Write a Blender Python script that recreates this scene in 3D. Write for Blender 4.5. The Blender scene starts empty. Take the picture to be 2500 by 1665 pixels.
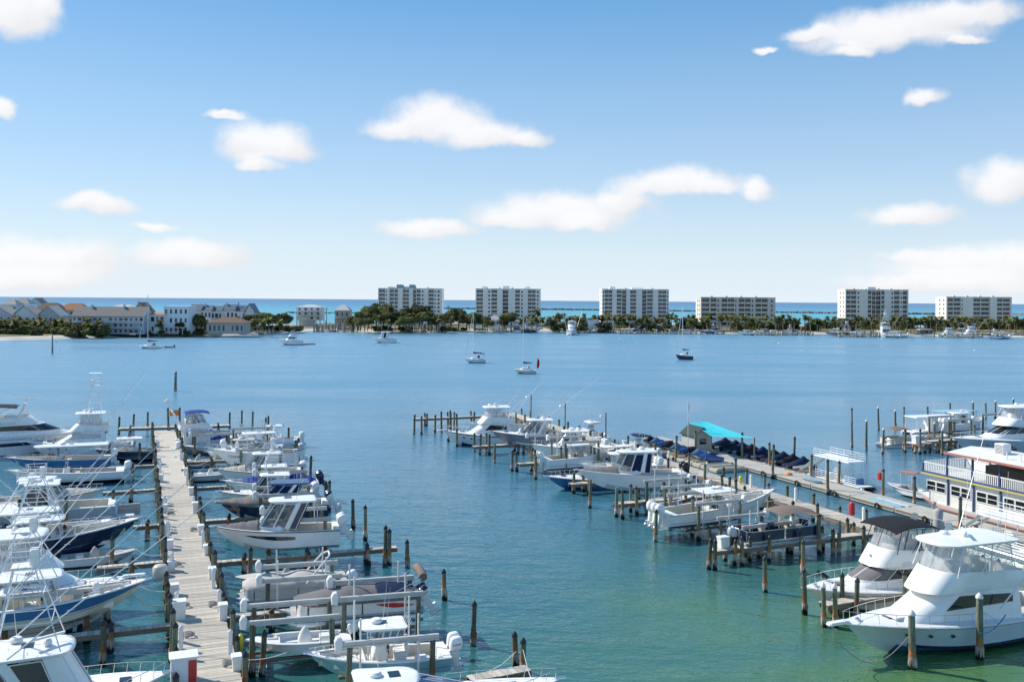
import bpy, bmesh, math, random
from mathutils import Vector, Matrix
R=math.radians; sin=math.sin; cos=math.cos; pi=math.pi
random.seed(7)
sc=bpy.context.scene; COL=sc.collection
# ---------------------------------------------------------------- camera
FPX=2300.0; CAMZ=20.0; YAW=math.atan2(910,FPX); ROLL=math.atan2(18,2500)
cd=bpy.data.cameras.new('camera'); cam=bpy.data.objects.new('camera',cd); COL.objects.link(cam); sc.camera=cam
cd.sensor_width=36; cd.lens=36*FPX/2500; cd.shift_y=-(832.5-733)/2500; cd.clip_start=.5; cd.clip_end=90000
cam.matrix_world=Matrix.Translation((0,0,CAMZ)) @ Matrix.Rotation(-YAW,4,'Z') @ Matrix.Rotation(R(90),4,'X') @ Matrix.Rotation(ROLL,4,'Z')
def W(px,py,z=0.0):
    'point of the scene at height z that the photograph shows at this pixel'
    dx,dy=px-1250.,py-733.; c,s=cos(ROLL),sin(ROLL)
    x=dx*c+dy*s; y=-dx*s+dy*c; d=FPX*(CAMZ-z)/y; r=x*d/FPX
    return Vector((r*cos(YAW)+d*sin(YAW), d*cos(YAW)-r*sin(YAW), z))
def WD(px,d,z=0.0):
    r=(px-1250.)*d/FPX
    return Vector((r*cos(YAW)+d*sin(YAW), d*cos(YAW)-r*sin(YAW), z))
# ---------------------------------------------------------------- sky, sun, exposure
SUN_AZ,SUN_EL=R(-42),R(41)
w=bpy.data.worlds.new('World'); sc.world=w; w.use_nodes=True; nt=w.node_tree; N=nt.nodes; Lk=nt.links
for n in list(N): N.remove(n)
def nd(t,**k):
    n=N.new(t)
    for a,b in k.items(): setattr(n,a,b)
    return n
def mth(op,a,b=None,c=None):
    n=nd('ShaderNodeMath',operation=op)
    for i,x in enumerate((a,b,c)):
        if x is None: continue
        if isinstance(x,(int,float)): n.inputs[i].default_value=x
        else: Lk.new(x,n.inputs[i])
    return n.outputs[0]
sky=nd('ShaderNodeTexSky',sky_type='NISHITA'); sky.sun_disc=False; sky.sun_elevation=SUN_EL; sky.sun_rotation=SUN_AZ
sky.air_density=1.0; sky.dust_density=.35; sky.ozone_density=2.6
hs=nd('ShaderNodeHueSaturation'); hs.inputs['Saturation'].default_value=1.12; hs.inputs['Value'].default_value=1.0
Lk.new(sky.outputs[0],hs.inputs['Color'])
tc=nd('ShaderNodeTexCoord'); sx=nd('ShaderNodeSeparateXYZ'); Lk.new(tc.outputs['Generated'],sx.inputs[0])
az=mth('SUBTRACT',mth('ARCTAN2',sx.outputs[0],sx.outputs[1]),YAW); az=mth('WRAP',az,R(36),R(-36)); el=mth('ARCSINE',sx.outputs[2])
q=nd('ShaderNodeCombineXYZ'); Lk.new(az,q.inputs[0]); Lk.new(el,q.inputs[1])
def noise(vec,scale,detail,rough=.55):
    n=nd('ShaderNodeTexNoise'); n.inputs['Scale'].default_value=scale; n.inputs['Detail'].default_value=detail; n.inputs['Roughness'].default_value=rough
    Lk.new(vec,n.inputs['Vector']); return n
n1=noise(q.outputs[0],16,5,.55)
def vm(op,a,b=None,c=None):
    n=nd('ShaderNodeVectorMath',operation=op)
    for i,x in enumerate((a,b,c)):
        if x is None: continue
        if isinstance(x,tuple): n.inputs[i].default_value=x
        else: Lk.new(x,n.inputs[i])
    return n
dq=vm('MULTIPLY_ADD',vm('SUBTRACT',n1.outputs['Color'],(.5,.5,.5)).outputs[0],(.045,.03,0),q.outputs[0]).outputs[0]
CL=[(20,20,110,62),(85,10,50,40),(0,245,34,28),(600,322,112,56),(640,335,80,40),(515,262,50,14),(595,378,60,20),
 (1000,268,130,62),(1110,300,110,48),(1205,312,58,28),(910,288,78,34),(985,528,120,24),(1285,478,200,50),(1180,500,100,32),(1340,510,80,30),(1545,415,160,36),(1640,425,80,26),(1420,455,90,38),
 (1738,425,42,36),(2040,58,215,56),(2200,18,150,40),(1950,112,60,20),(1880,72,90,20),(1755,112,28,10),(2210,84,60,12),(2118,222,46,20),(2085,482,112,28),(2305,402,105,48),
 (2290,590,300,50),(2120,572,100,18),(2200,640,300,30),(90,598,260,52),(440,583,150,40),(230,482,95,24),(350,523,50,10),(60,645,250,30)]
fld=None; fl2=None
for (cx,cy,rx,ry) in CL:
    k=1.062; cx*=k; cy*=k; rx*=k*1.12; ry*=k*1.2
    A=math.atan2(cx-1250,FPX); E_=math.atan2((733-cy)*cos(A),FPX)
    ix,iy=FPX/rx/cos(A)**2,FPX/ry
    v_=vm('MULTIPLY_ADD',dq,(ix,iy,0),(-A*ix,-(E_-.25/iy)*iy,0)).outputs[0]
    l=vm('LENGTH',vm('MAXIMUM',v_,vm('MULTIPLY',v_,(-1,-1.75,0)).outputs[0]).outputs[0]).outputs['Value']
    l2=vm('LENGTH',vm('ADD',v_,(.18,-.55,0)).outputs[0]).outputs['Value']
    fld=l if fld is None else mth('SMOOTH_MIN',fld,l,.3); fl2=l2 if fl2 is None else mth('SMOOTH_MIN',fl2,l2,.3)
n2=noise(q.outputs[0],30,10,.62)
f=mth('ADD',mth('SUBTRACT',1.0,fld),mth('MULTIPLY',mth('SUBTRACT',n2.outputs['Fac'],.5),.75))
al=nd('ShaderNodeMapRange',interpolation_type='SMOOTHSTEP'); Lk.new(f,al.inputs[0]); al.inputs[1].default_value=-.12; al.inputs[2].default_value=.55; al.inputs[4].default_value=.95
# cloud body: white, greyed towards the underside as painted-in shade
sh=nd('ShaderNodeMapRange',interpolation_type='SMOOTHSTEP'); Lk.new(mth('ADD',fl2,mth('MULTIPLY',mth('SUBTRACT',n2.outputs['Fac'],.5),.9)),sh.inputs[0]); sh.inputs[1].default_value=.25; sh.inputs[2].default_value=1.35; sh.inputs[3].default_value=7.1; sh.inputs[4].default_value=6.0
cc_=nd('ShaderNodeCombineXYZ'); 
for i,kk in enumerate((1.0,1.0,1.02)): Lk.new(mth('MULTIPLY',sh.outputs[0],kk),cc_.inputs[i])
gm_=nd('ShaderNodeMix',data_type='RGBA',blend_type='MULTIPLY'); gm_.inputs[0].default_value=1; Lk.new(hs.outputs[0],gm_.inputs[6]); gm_.inputs[7].default_value=(.66,.905,1.02,1)
# pale sea haze low in the sky, the same all round
hz=nd('ShaderNodeMix',data_type='RGBA'); Lk.new(mth('EXPONENT',mth('DIVIDE',mth('ABSOLUTE',el),-.105)),hz.inputs[0]); Lk.new(gm_.outputs[2],hz.inputs[6]); hz.inputs[7].default_value=(6.3,6.8,7.5,1)
# even the sky out round the horizon: clear azure by height, the same in every direction
er=nd('ShaderNodeValToRGB'); Lk.new(mth('DIVIDE',mth('ABSOLUTE',el),1.5708),er.inputs[0]); ee=er.color_ramp.elements
ES=[(0,(.545,.62,.675)),(.032,(.50,.595,.67)),(.085,(.345,.49,.655)),(.2,(.115,.305,.555)),(1,(.06,.17,.40))]
ee[0].color=(*ES[0][1],1); ee[1].color=(*ES[-1][1],1)
for ps,cl in ES[1:-1]:
    k_=ee.new(ps); k_.color=(*cl,1)
e10=vm('SCALE',er.outputs[0]); e10.inputs['Scale'].default_value=10.
ev=nd('ShaderNodeMix',data_type='RGBA'); ev.inputs[0].default_value=.65; Lk.new(hz.outputs[2],ev.inputs[6]); Lk.new(e10.outputs[0],ev.inputs[7])
mx=nd('ShaderNodeMix',data_type='RGBA'); Lk.new(al.outputs[0],mx.inputs[0]); Lk.new(ev.outputs[2],mx.inputs[6]); Lk.new(cc_.outputs[0],mx.inputs[7])
bg=nd('ShaderNodeBackground'); bg.inputs[1].default_value=.1; Lk.new(mx.outputs[2],bg.inputs[0])
wo=nd('ShaderNodeOutputWorld'); Lk.new(bg.outputs[0],wo.inputs[0])
sd=bpy.data.lights.new('sun','SUN'); sd.energy=3.9; sd.angle=R(.53); sd.color=(1,.95,.86)
so=bpy.data.objects.new('sun',sd); COL.objects.link(so)
SV=Vector((sin(SUN_AZ)*cos(SUN_EL),cos(SUN_AZ)*cos(SUN_EL),sin(SUN_EL))); so.rotation_euler=SV.to_track_quat('Z','Y').to_euler(); so.location=(0,0,60)
vs=sc.view_settings; vs.view_transform='Standard'; vs.look='None'; vs.exposure=.47; vs.gamma=1; vs.use_curve_mapping=False
# ---------------------------------------------------------------- materials
MATS={}
def mat(name,col,rough=.5,metal=0,var=.08,nscale=3.,bump=0,bscale=30.,spec=.5,coat=0,stretch=None,rnd=0,dirt=0,trans=0):
    if name in MATS: return MATS[name]
    m=bpy.data.materials.new(name); m.use_nodes=True; t=m.node_tree; p=t.nodes['Principled BSDF']
    p.inputs['Roughness'].default_value=rough; p.inputs['Metallic'].default_value=metal; p.inputs['Specular IOR Level'].default_value=spec; p.inputs['Coat Weight'].default_value=coat
    tx=t.nodes.new('ShaderNodeTexCoord'); mp=t.nodes.new('ShaderNodeMapping'); t.links.new(tx.outputs['Object'],mp.inputs[0])
    if stretch: mp.inputs['Scale'].default_value=stretch
    oi=t.nodes.new('ShaderNodeObjectInfo')
    n=t.nodes.new('ShaderNodeTexNoise'); n.inputs['Scale'].default_value=nscale; n.inputs['Detail'].default_value=6; n.inputs['Roughness'].default_value=.65; t.links.new(mp.outputs[0],n.inputs['Vector'])
    hv=t.nodes.new('ShaderNodeHueSaturation'); hv.inputs['Color'].default_value=(*col,1)
    mr=t.nodes.new('ShaderNodeMapRange'); t.links.new(n.outputs['Fac'],mr.inputs[0]); mr.inputs[1].default_value=.25; mr.inputs[2].default_value=.75; mr.inputs[3].default_value=1-var; mr.inputs[4].default_value=1+var
    val=mr.outputs[0]
    if rnd:
        r2=t.nodes.new('ShaderNodeMapRange'); t.links.new(oi.outputs['Random'],r2.inputs[0]); r2.inputs[3].default_value=1-rnd; r2.inputs[4].default_value=1+rnd
        mm=t.nodes.new('ShaderNodeMath'); mm.operation='MULTIPLY'; t.links.new(val,mm.inputs[0]); t.links.new(r2.outputs[0],mm.inputs[1]); val=mm.outputs[0]
    t.links.new(val,hv.inputs['Value']); t.links.new(hv.outputs[0],p.inputs['Base Color'])
    if dirt:
        n3=t.nodes.new('ShaderNodeTexNoise'); n3.inputs['Scale'].default_value=.9; n3.inputs['Detail'].default_value=8; n3.inputs['Roughness'].default_value=.75; t.links.new(tx.outputs['Object'],n3.inputs['Vector'])
        m3=t.nodes.new('ShaderNodeMapRange'); t.links.new(n3.outputs['Fac'],m3.inputs[0]); m3.inputs[1].default_value=.5; m3.inputs[2].default_value=.8; m3.inputs[4].default_value=dirt
        mi=t.nodes.new('ShaderNodeMix'); mi.data_type='RGBA'; t.links.new(m3.outputs[0],mi.inputs[0]); t.links.new(hv.outputs[0],mi.inputs[6]); mi.inputs[7].default_value=(.22,.19,.14,1); t.links.new(mi.outputs[2],p.inputs['Base Color'])
    if bump:
        b=t.nodes.new('ShaderNodeBump'); b.inputs['Strength'].default_value=bump; b.inputs['Distance'].default_value=.03; nb=t.nodes.new('ShaderNodeTexNoise'); nb.inputs['Scale'].default_value=bscale; nb.inputs['Detail'].default_value=4
        t.links.new(mp.outputs[0],nb.inputs['Vector']); t.links.new(nb.outputs['Fac'],b.inputs['Height']); t.links.new(b.outputs[0],p.inputs['Normal'])
    if trans: p.inputs['Subsurface Weight'].default_value=0
    MATS[name]=m; return m
def gel(name,col,r=.28): return mat('gelcoat_'+name,col,r,var=.04,nscale=1.3,coat=.25,dirt=.16)
def fab(name,col): return mat('canvas_'+name,col,.85,var=.14,nscale=2.2,bump=.35,bscale=4.,spec=.2)
WHITE=gel('white',(.87,.855,.82)); CREAM=gel('cream',(.66,.61,.52)); NAVY=gel('navy',(.012,.022,.06),.18); GRAY=gel('grey',(.23,.245,.28)); SKYB=gel('sky_blue',(.22,.45,.52)); BLUE=gel('blue',(.035,.15,.34)); LGRAY=gel('light_grey',(.5,.51,.53)); BLACK=mat('black_paint',(.012,.012,.014),.35,var=.1); ROYAL=gel('royal_blue',(.03,.11,.36)); REDG=gel('red',(.5,.03,.03))
PALEB=gel('pale_ice_blue',(.55,.66,.7))
BOTB=mat('antifouling_blue',(.015,.05,.12),.7,dirt=.3); BOTK=mat('antifouling_black',(.015,.015,.018),.7,dirt=.2); BOTW=gel('bottom_white',(.55,.54,.5)); BOTN=mat('antifouling_navy',(.012,.02,.07),.6,dirt=.15); BOTT=mat('antifouling_teal',(.02,.13,.22),.6,dirt=.2)
DECKW=mat('nonskid_white',(.76,.75,.72),.6,var=.06,nscale=2,bump=.1,bscale=60,dirt=.2); DECKC=mat('nonskid_cream',(.58,.54,.46),.6,var=.08,nscale=2,dirt=.2); DECKG=mat('nonskid_grey',(.42,.41,.39),.65,var=.1,dirt=.25); TEAK=mat('teak',(.3,.19,.1),.6,var=.25,nscale=6,stretch=(1,12,1))
CUSH=mat('vinyl_cushion_white',(.74,.72,.68),.5,var=.05); CUSHT=mat('vinyl_cushion_tan',(.5,.42,.33),.5,var=.08)
GLASS=mat('dark_glass',(.012,.016,.02),.06,var=.2,spec=.8); ALU=mat('anodised_aluminium',(.78,.78,.78),.35,metal=.85,var=.05); WALU=mat('white_coated_aluminium',(.8,.8,.8),.35,var=.03); STEEL=mat('stainless_steel',(.7,.7,.7),.22,metal=1,var=.04)
CVG=fab('grey',(.17,.16,.16)); CVB=fab('taupe',(.21,.185,.165)); CVK=fab('black',(.02,.02,.024)); CVN=fab('navy',(.014,.025,.07)); CVR=fab('royal_blue',(.025,.05,.26)); CVBE=fab('beige',(.5,.46,.41)); CVW=fab('white',(.72,.71,.68)); CVBR=fab('brown',(.2,.155,.13)); CVTQ=fab('turquoise',(.05,.5,.56)); CVLB=fab('slate_blue',(.1,.17,.28)); CVLG=fab('light_grey',(.42,.4,.39))
def clear_mat(name,tint,a,rough=.08):
    m=bpy.data.materials.new(name); m.use_nodes=True; t=m.node_tree; p=t.nodes['Principled BSDF']; p.inputs['Base Color'].default_value=(*tint,1); p.inputs['Roughness'].default_value=rough; p.inputs['Specular IOR Level'].default_value=.7
    tr=t.nodes.new('ShaderNodeBsdfTransparent'); mi=t.nodes.new('ShaderNodeMixShader')
    n=t.nodes.new('ShaderNodeTexNoise'); n.inputs['Scale'].default_value=2.2; n.inputs['Detail'].default_value=5; tx=t.nodes.new('ShaderNodeTexCoord'); t.links.new(tx.outputs['Object'],n.inputs['Vector'])
    mr=t.nodes.new('ShaderNodeMapRange'); t.links.new(n.outputs['Fac'],mr.inputs[0]); mr.inputs[1].default_value=.3; mr.inputs[2].default_value=.7; mr.inputs[3].default_value=a-.12; mr.inputs[4].default_value=a+.12
    t.links.new(mr.outputs[0],mi.inputs[0]); t.links.new(tr.outputs[0],mi.inputs[1]); t.links.new(p.outputs[0],mi.inputs[2]); t.links.new(mi.outputs[0],t.nodes['Material Output'].inputs[0]); 
    b=t.nodes.new('ShaderNodeBump'); b.inputs['Strength'].default_value=.5; b.inputs['Distance'].default_value=.05; t.links.new(n.outputs['Fac'],b.inputs['Height']); t.links.new(b.outputs[0],p.inputs['Normal'])
    return m
VINYL=clear_mat('clear_vinyl',(.55,.58,.6),.5,.12); TINT=clear_mat('tinted_glass',(.05,.08,.1),.6,.05)
PLANK=mat('weathered_plank',(.5,.445,.37),.8,var=.3,nscale=2.2,stretch=(1.2,9,9),rnd=.2,bump=.2,bscale=14,spec=.25); BEAMW=mat('weathered_beam',(.2,.165,.13),.8,var=.35,nscale=3,stretch=(1,6,6),bump=.3,bscale=10,spec=.2)
LBEAM=mat('lift_beam_galvanised',(.56,.55,.52),.5,var=.16,nscale=2,dirt=.45,metal=.15); PLAST=mat('white_plastic',(.8,.8,.78),.4,var=.04,dirt=.12); PVC=mat('pvc_pole',(.78,.76,.72),.45,var=.1,dirt=.3); CONC=mat('concrete_float',(.43,.41,.36),.85,var=.15,nscale=1.5,bump=.2,bscale=20,dirt=.3)
RUBBER=mat('black_rubber',(.015,.015,.015),.7); REDP=mat('red_paint',(.55,.03,.025),.4); YEL=mat('yellow_plastic',(.75,.62,.04),.45); ORANGE=mat('orange_paint',(.7,.2,.02),.5); ROPE=mat('rope',(.32,.3,.26),.9); ROPEW=mat('white_rope',(.7,.68,.62),.9); ROPEB=mat('blue_rope',(.03,.1,.35),.9); CAPK=mat('black_pile_cap',(.02,.02,.022),.45); CAPW=mat('white_pile_cap',(.75,.75,.73),.45)
def pile_mat():
    m=bpy.data.materials.new('treated_pile'); m.use_nodes=True; t=m.node_tree; p=t.nodes['Principled BSDF']; p.inputs['Roughness'].default_value=.85; p.inputs['Specular IOR Level'].default_value=.2
    tx=t.nodes.new('ShaderNodeTexCoord'); s=t.nodes.new('ShaderNodeSeparateXYZ'); t.links.new(tx.outputs['Object'],s.inputs[0])
    mp=t.nodes.new('ShaderNodeMapping'); mp.inputs['Scale'].default_value=(9,9,.9); t.links.new(tx.outputs['Object'],mp.inputs[0])
    n=t.nodes.new('ShaderNodeTexNoise'); n.inputs['Scale'].default_value=1.6; n.inputs['Detail'].default_value=6; t.links.new(mp.outputs[0],n.inputs['Vector'])
    nf=t.nodes.new('ShaderNodeTexNoise'); nf.inputs['Scale'].default_value=14; nf.inputs['Detail'].default_value=4; t.links.new(tx.outputs['Object'],nf.inputs['Vector'])
    oi=t.nodes.new('ShaderNodeObjectInfo')
    def M_(op,a,b):
        k=t.nodes.new('ShaderNodeMath'); k.operation=op
        for i,x in enumerate((a,b)):
            if isinstance(x,(int,float)): k.inputs[i].default_value=x
            else: t.links.new(x,k.inputs[i])
        return k.outputs[0]
    zz=M_('ADD',s.outputs[2],M_('MULTIPLY',M_('SUBTRACT',n.outputs['Fac'],.5),.9)); zz=M_('ADD',zz,M_('MULTIPLY',M_('SUBTRACT',oi.outputs['Random'],.5),.5))
    cr=t.nodes.new('ShaderNodeValToRGB'); t.links.new(M_('DIVIDE',zz,4.0),cr.inputs[0]); e=cr.color_ramp.elements
    stops=[(0,(.012,.012,.01)),(.05,(.02,.018,.013)),(.075,(.22,.19,.16)),(.16,(.3,.25,.2)),(.2,(.2,.09,.04)),(.26,(.24,.11,.04)),(.32,(.13,.115,.07)),(.4,(.105,.115,.08)),(.8,(.13,.135,.11)),(1,(.19,.175,.145))]
    e[0].position=0; e[0].color=(*stops[0][1],1); e[1].position=1; e[1].color=(*stops[-1][1],1)
    for a,c in stops[1:-1]:
        k=e.new(a); k.color=(*c,1)
    hv=t.nodes.new('ShaderNodeHueSaturation'); t.links.new(cr.outputs[0],hv.inputs['Color'])
    mr=t.nodes.new('ShaderNodeMapRange'); t.links.new(n.outputs['Fac'],mr.inputs[0]); mr.inputs[1].default_value=.25; mr.inputs[2].default_value=.75; mr.inputs[3].default_value=.45; mr.inputs[4].default_value=1.5
    m2=t.nodes.new('ShaderNodeMapRange'); t.links.new(nf.outputs['Fac'],m2.inputs[0]); m2.inputs[1].default_value=.3; m2.inputs[2].default_value=.7; m2.inputs[3].default_value=.75; m2.inputs[4].default_value=1.25
    t.links.new(M_('MULTIPLY',M_('MULTIPLY',mr.outputs[0],m2.outputs[0]),M_('ADD',.95,M_('MULTIPLY',M_('FRACT',M_('MULTIPLY',oi.outputs['Random'],7.3),0),.95))),hv.inputs['Value']); t.links.new(hv.outputs[0],p.inputs['Base Color'])
    b=t.nodes.new('ShaderNodeBump'); b.inputs['Strength'].default_value=.6; b.inputs['Distance'].default_value=.03; t.links.new(nf.outputs['Fac'],b.inputs['Height']); t.links.new(b.outputs[0],p.inputs['Normal'])
    return m
PILE=pile_mat(); PALEP=mat('sun_bleached_pile',(.36,.33,.28),.85,var=.35,nscale=2,rnd=.4)
# ---------------------------------------------------------------- mesh builder
class M:
    def __init__(s): s.v=[]; s.f=[]; s.m=[]
    def add(s,v,f,mi=0):
        o=len(s.v); s.v+= [tuple(p) for p in v]; s.f+=[tuple(o+i for i in q) for q in f]; s.m+=[mi]*len(f)
    def grid(s,rows,mi=0,close=False):
        n=len(rows[0]); o=len(s.v)
        for r in rows: s.v+=[tuple(p) for p in r]
        for i in range(len(rows)-1):
            k=mi[i] if isinstance(mi,(list,tuple)) else mi
            for j in range(n if close else n-1):
                j2=(j+1)%n; s.f.append((o+i*n+j,o+i*n+j2,o+(i+1)*n+j2,o+(i+1)*n+j)); s.m.append(k)
        return s
    def poly(s,pts,mi=0): s.add(pts,[tuple(range(len(pts)))],mi)
    def box(s,x0,x1,y0,y1,z0,z1,mi=0):
        s.add([(x,y,z) for x in (x0,x1) for y in (y0,y1) for z in (z0,z1)],[(0,1,3,2),(4,6,7,5),(0,4,5,1),(2,3,7,6),(0,2,6,4),(1,5,7,3)],mi); return s
    def bbox(s,x0,x1,y0,y1,z0,z1,b=.03,mi=0):
        'box with bevelled upright and top edges'
        def ring(i,z): return [(x0+b+i,y0+i,z),(x1-b-i,y0+i,z),(x1-i,y0+b+i,z),(x1-i,y1-b-i,z),(x1-b-i,y1-i,z),(x0+b+i,y1-i,z),(x0+i,y1-b-i,z),(x0+i,y0+b+i,z)]
        s.grid([ring(0,z0),ring(0,z1-b),ring(b*.6,z1)],mi,True); s.poly(ring(b*.6,z1),mi); s.poly(ring(0,z0),mi); return s
    def tube(s,pts,r,n=6,mi=0,r1=None,caps=True):
        pts=[Vector(p) for p in pts]; rings=[]; up=None
        for i,p in enumerate(pts):
            d=(pts[min(i+1,len(pts)-1)]-pts[max(i-1,0)]); d=d.normalized() if d.length>1e-9 else Vector((0,0,1))
            if up is None: up=Vector((0,0,1)) if abs(d.z)<.9 else Vector((1,0,0))
            a=d.cross(up); a=a.normalized() if a.length>1e-6 else d.orthogonal().normalized(); b=a.cross(d); up=b
            rr=r if r1 is None else r+(r1-r)*i/max(1,len(pts)-1)
            rings.append([p+a*rr*cos(2*pi*k/n)+b*rr*sin(2*pi*k/n) for k in range(n)])
        s.grid(rings,mi,True)
        if caps: s.poly(rings[0][::-1],mi); s.poly(rings[-1],mi)
        return s
    def lathe(s,prof,n=10,c=(0,0,0),mi=0,sx=1,sy=1):
        rings=[[(c[0]+r*sx*cos(2*pi*k/n),c[1]+r*sy*sin(2*pi*k/n),c[2]+z) for k in range(n)] for r,z in prof]
        s.grid(rings,mi,True); s.poly(rings[0][::-1],mi if not isinstance(mi,(list,tuple)) else mi[0]); s.poly(rings[-1],mi if not isinstance(mi,(list,tuple)) else mi[-1]); return s
    def xf(s,mtx): s.v=[tuple(mtx@Vector(p)) for p in s.v]; return s
    def mesh(s,name,mats,ang=35):
        me=bpy.data.meshes.new(name); me.from_pydata(s.v,[],s.f)
        for m in (mats if isinstance(mats,(list,tuple)) else [mats]): me.materials.append(m)
        me.polygons.foreach_set('material_index',s.m)
        bm=bmesh.new(); bm.from_mesh(me); bmesh.ops.remove_doubles(bm,verts=bm.verts,dist=1e-4); bmesh.ops.recalc_face_normals(bm,faces=bm.faces); bm.to_mesh(me); bm.free()
        if ang:
            me.polygons.foreach_set('use_smooth',[True]*len(me.polygons)); me.set_sharp_from_angle(angle=R(ang))
        return me
    def build(s,name,mats,parent=None,ang=35,loc=None): return ob(name,s.mesh(name,mats,ang),parent,loc)
def ob(name,data,parent=None,loc=None,rot=None):
    o=bpy.data.objects.new(name,data); COL.objects.link(o)
    if parent is not None: o.parent=parent
    if loc is not None: o.location=loc
    if rot is not None: o.rotation_euler=rot
    return o
def tag(o,label,cat,group=None,kind=None):
    if label: o['label']=label
    if cat: o['category']=cat
    if group: o['group']=group
    if kind: o['kind']=kind
    return o
def thing(name,label,cat,loc=(0,0,0),rz=0,group=None):
    o=ob(name,None,None,loc,(0,0,rz)); o.empty_display_size=.3; return tag(o,label,cat,group)
def copy_tree(o,parent=None,lod=0):
    c=o.copy(); COL.objects.link(c)
    if parent is not None: c.parent=parent
    for ch in list(CH.get(o.name,())): copy_tree(ch,c)
    return c
CH={}
def index_children():
    CH.clear()
    for o in bpy.data.objects:
        if o.parent is not None: CH.setdefault(o.parent.name,[]).append(o)
CACHE={}
def cached(key,fn):
    if key not in CACHE: CACHE[key]=fn()
    return CACHE[key]
def text(name,body,size,material,parent,loc,rot,ext=.004):
    cu=bpy.data.curves.new(name,'FONT'); cu.body=body; cu.size=size; cu.extrude=ext; cu.align_x='CENTER'; cu.align_y='CENTER'; cu.materials.append(material); cu.resolution_u=2
    o=ob(name,cu,parent,loc,rot); bpy.context.view_layer.update(); me=bpy.data.meshes.new_from_object(o.evaluated_get(bpy.context.evaluated_depsgraph_get())); me.name=name; bpy.data.objects.remove(o)
    return ob(name,me,parent,loc,rot)
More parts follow.
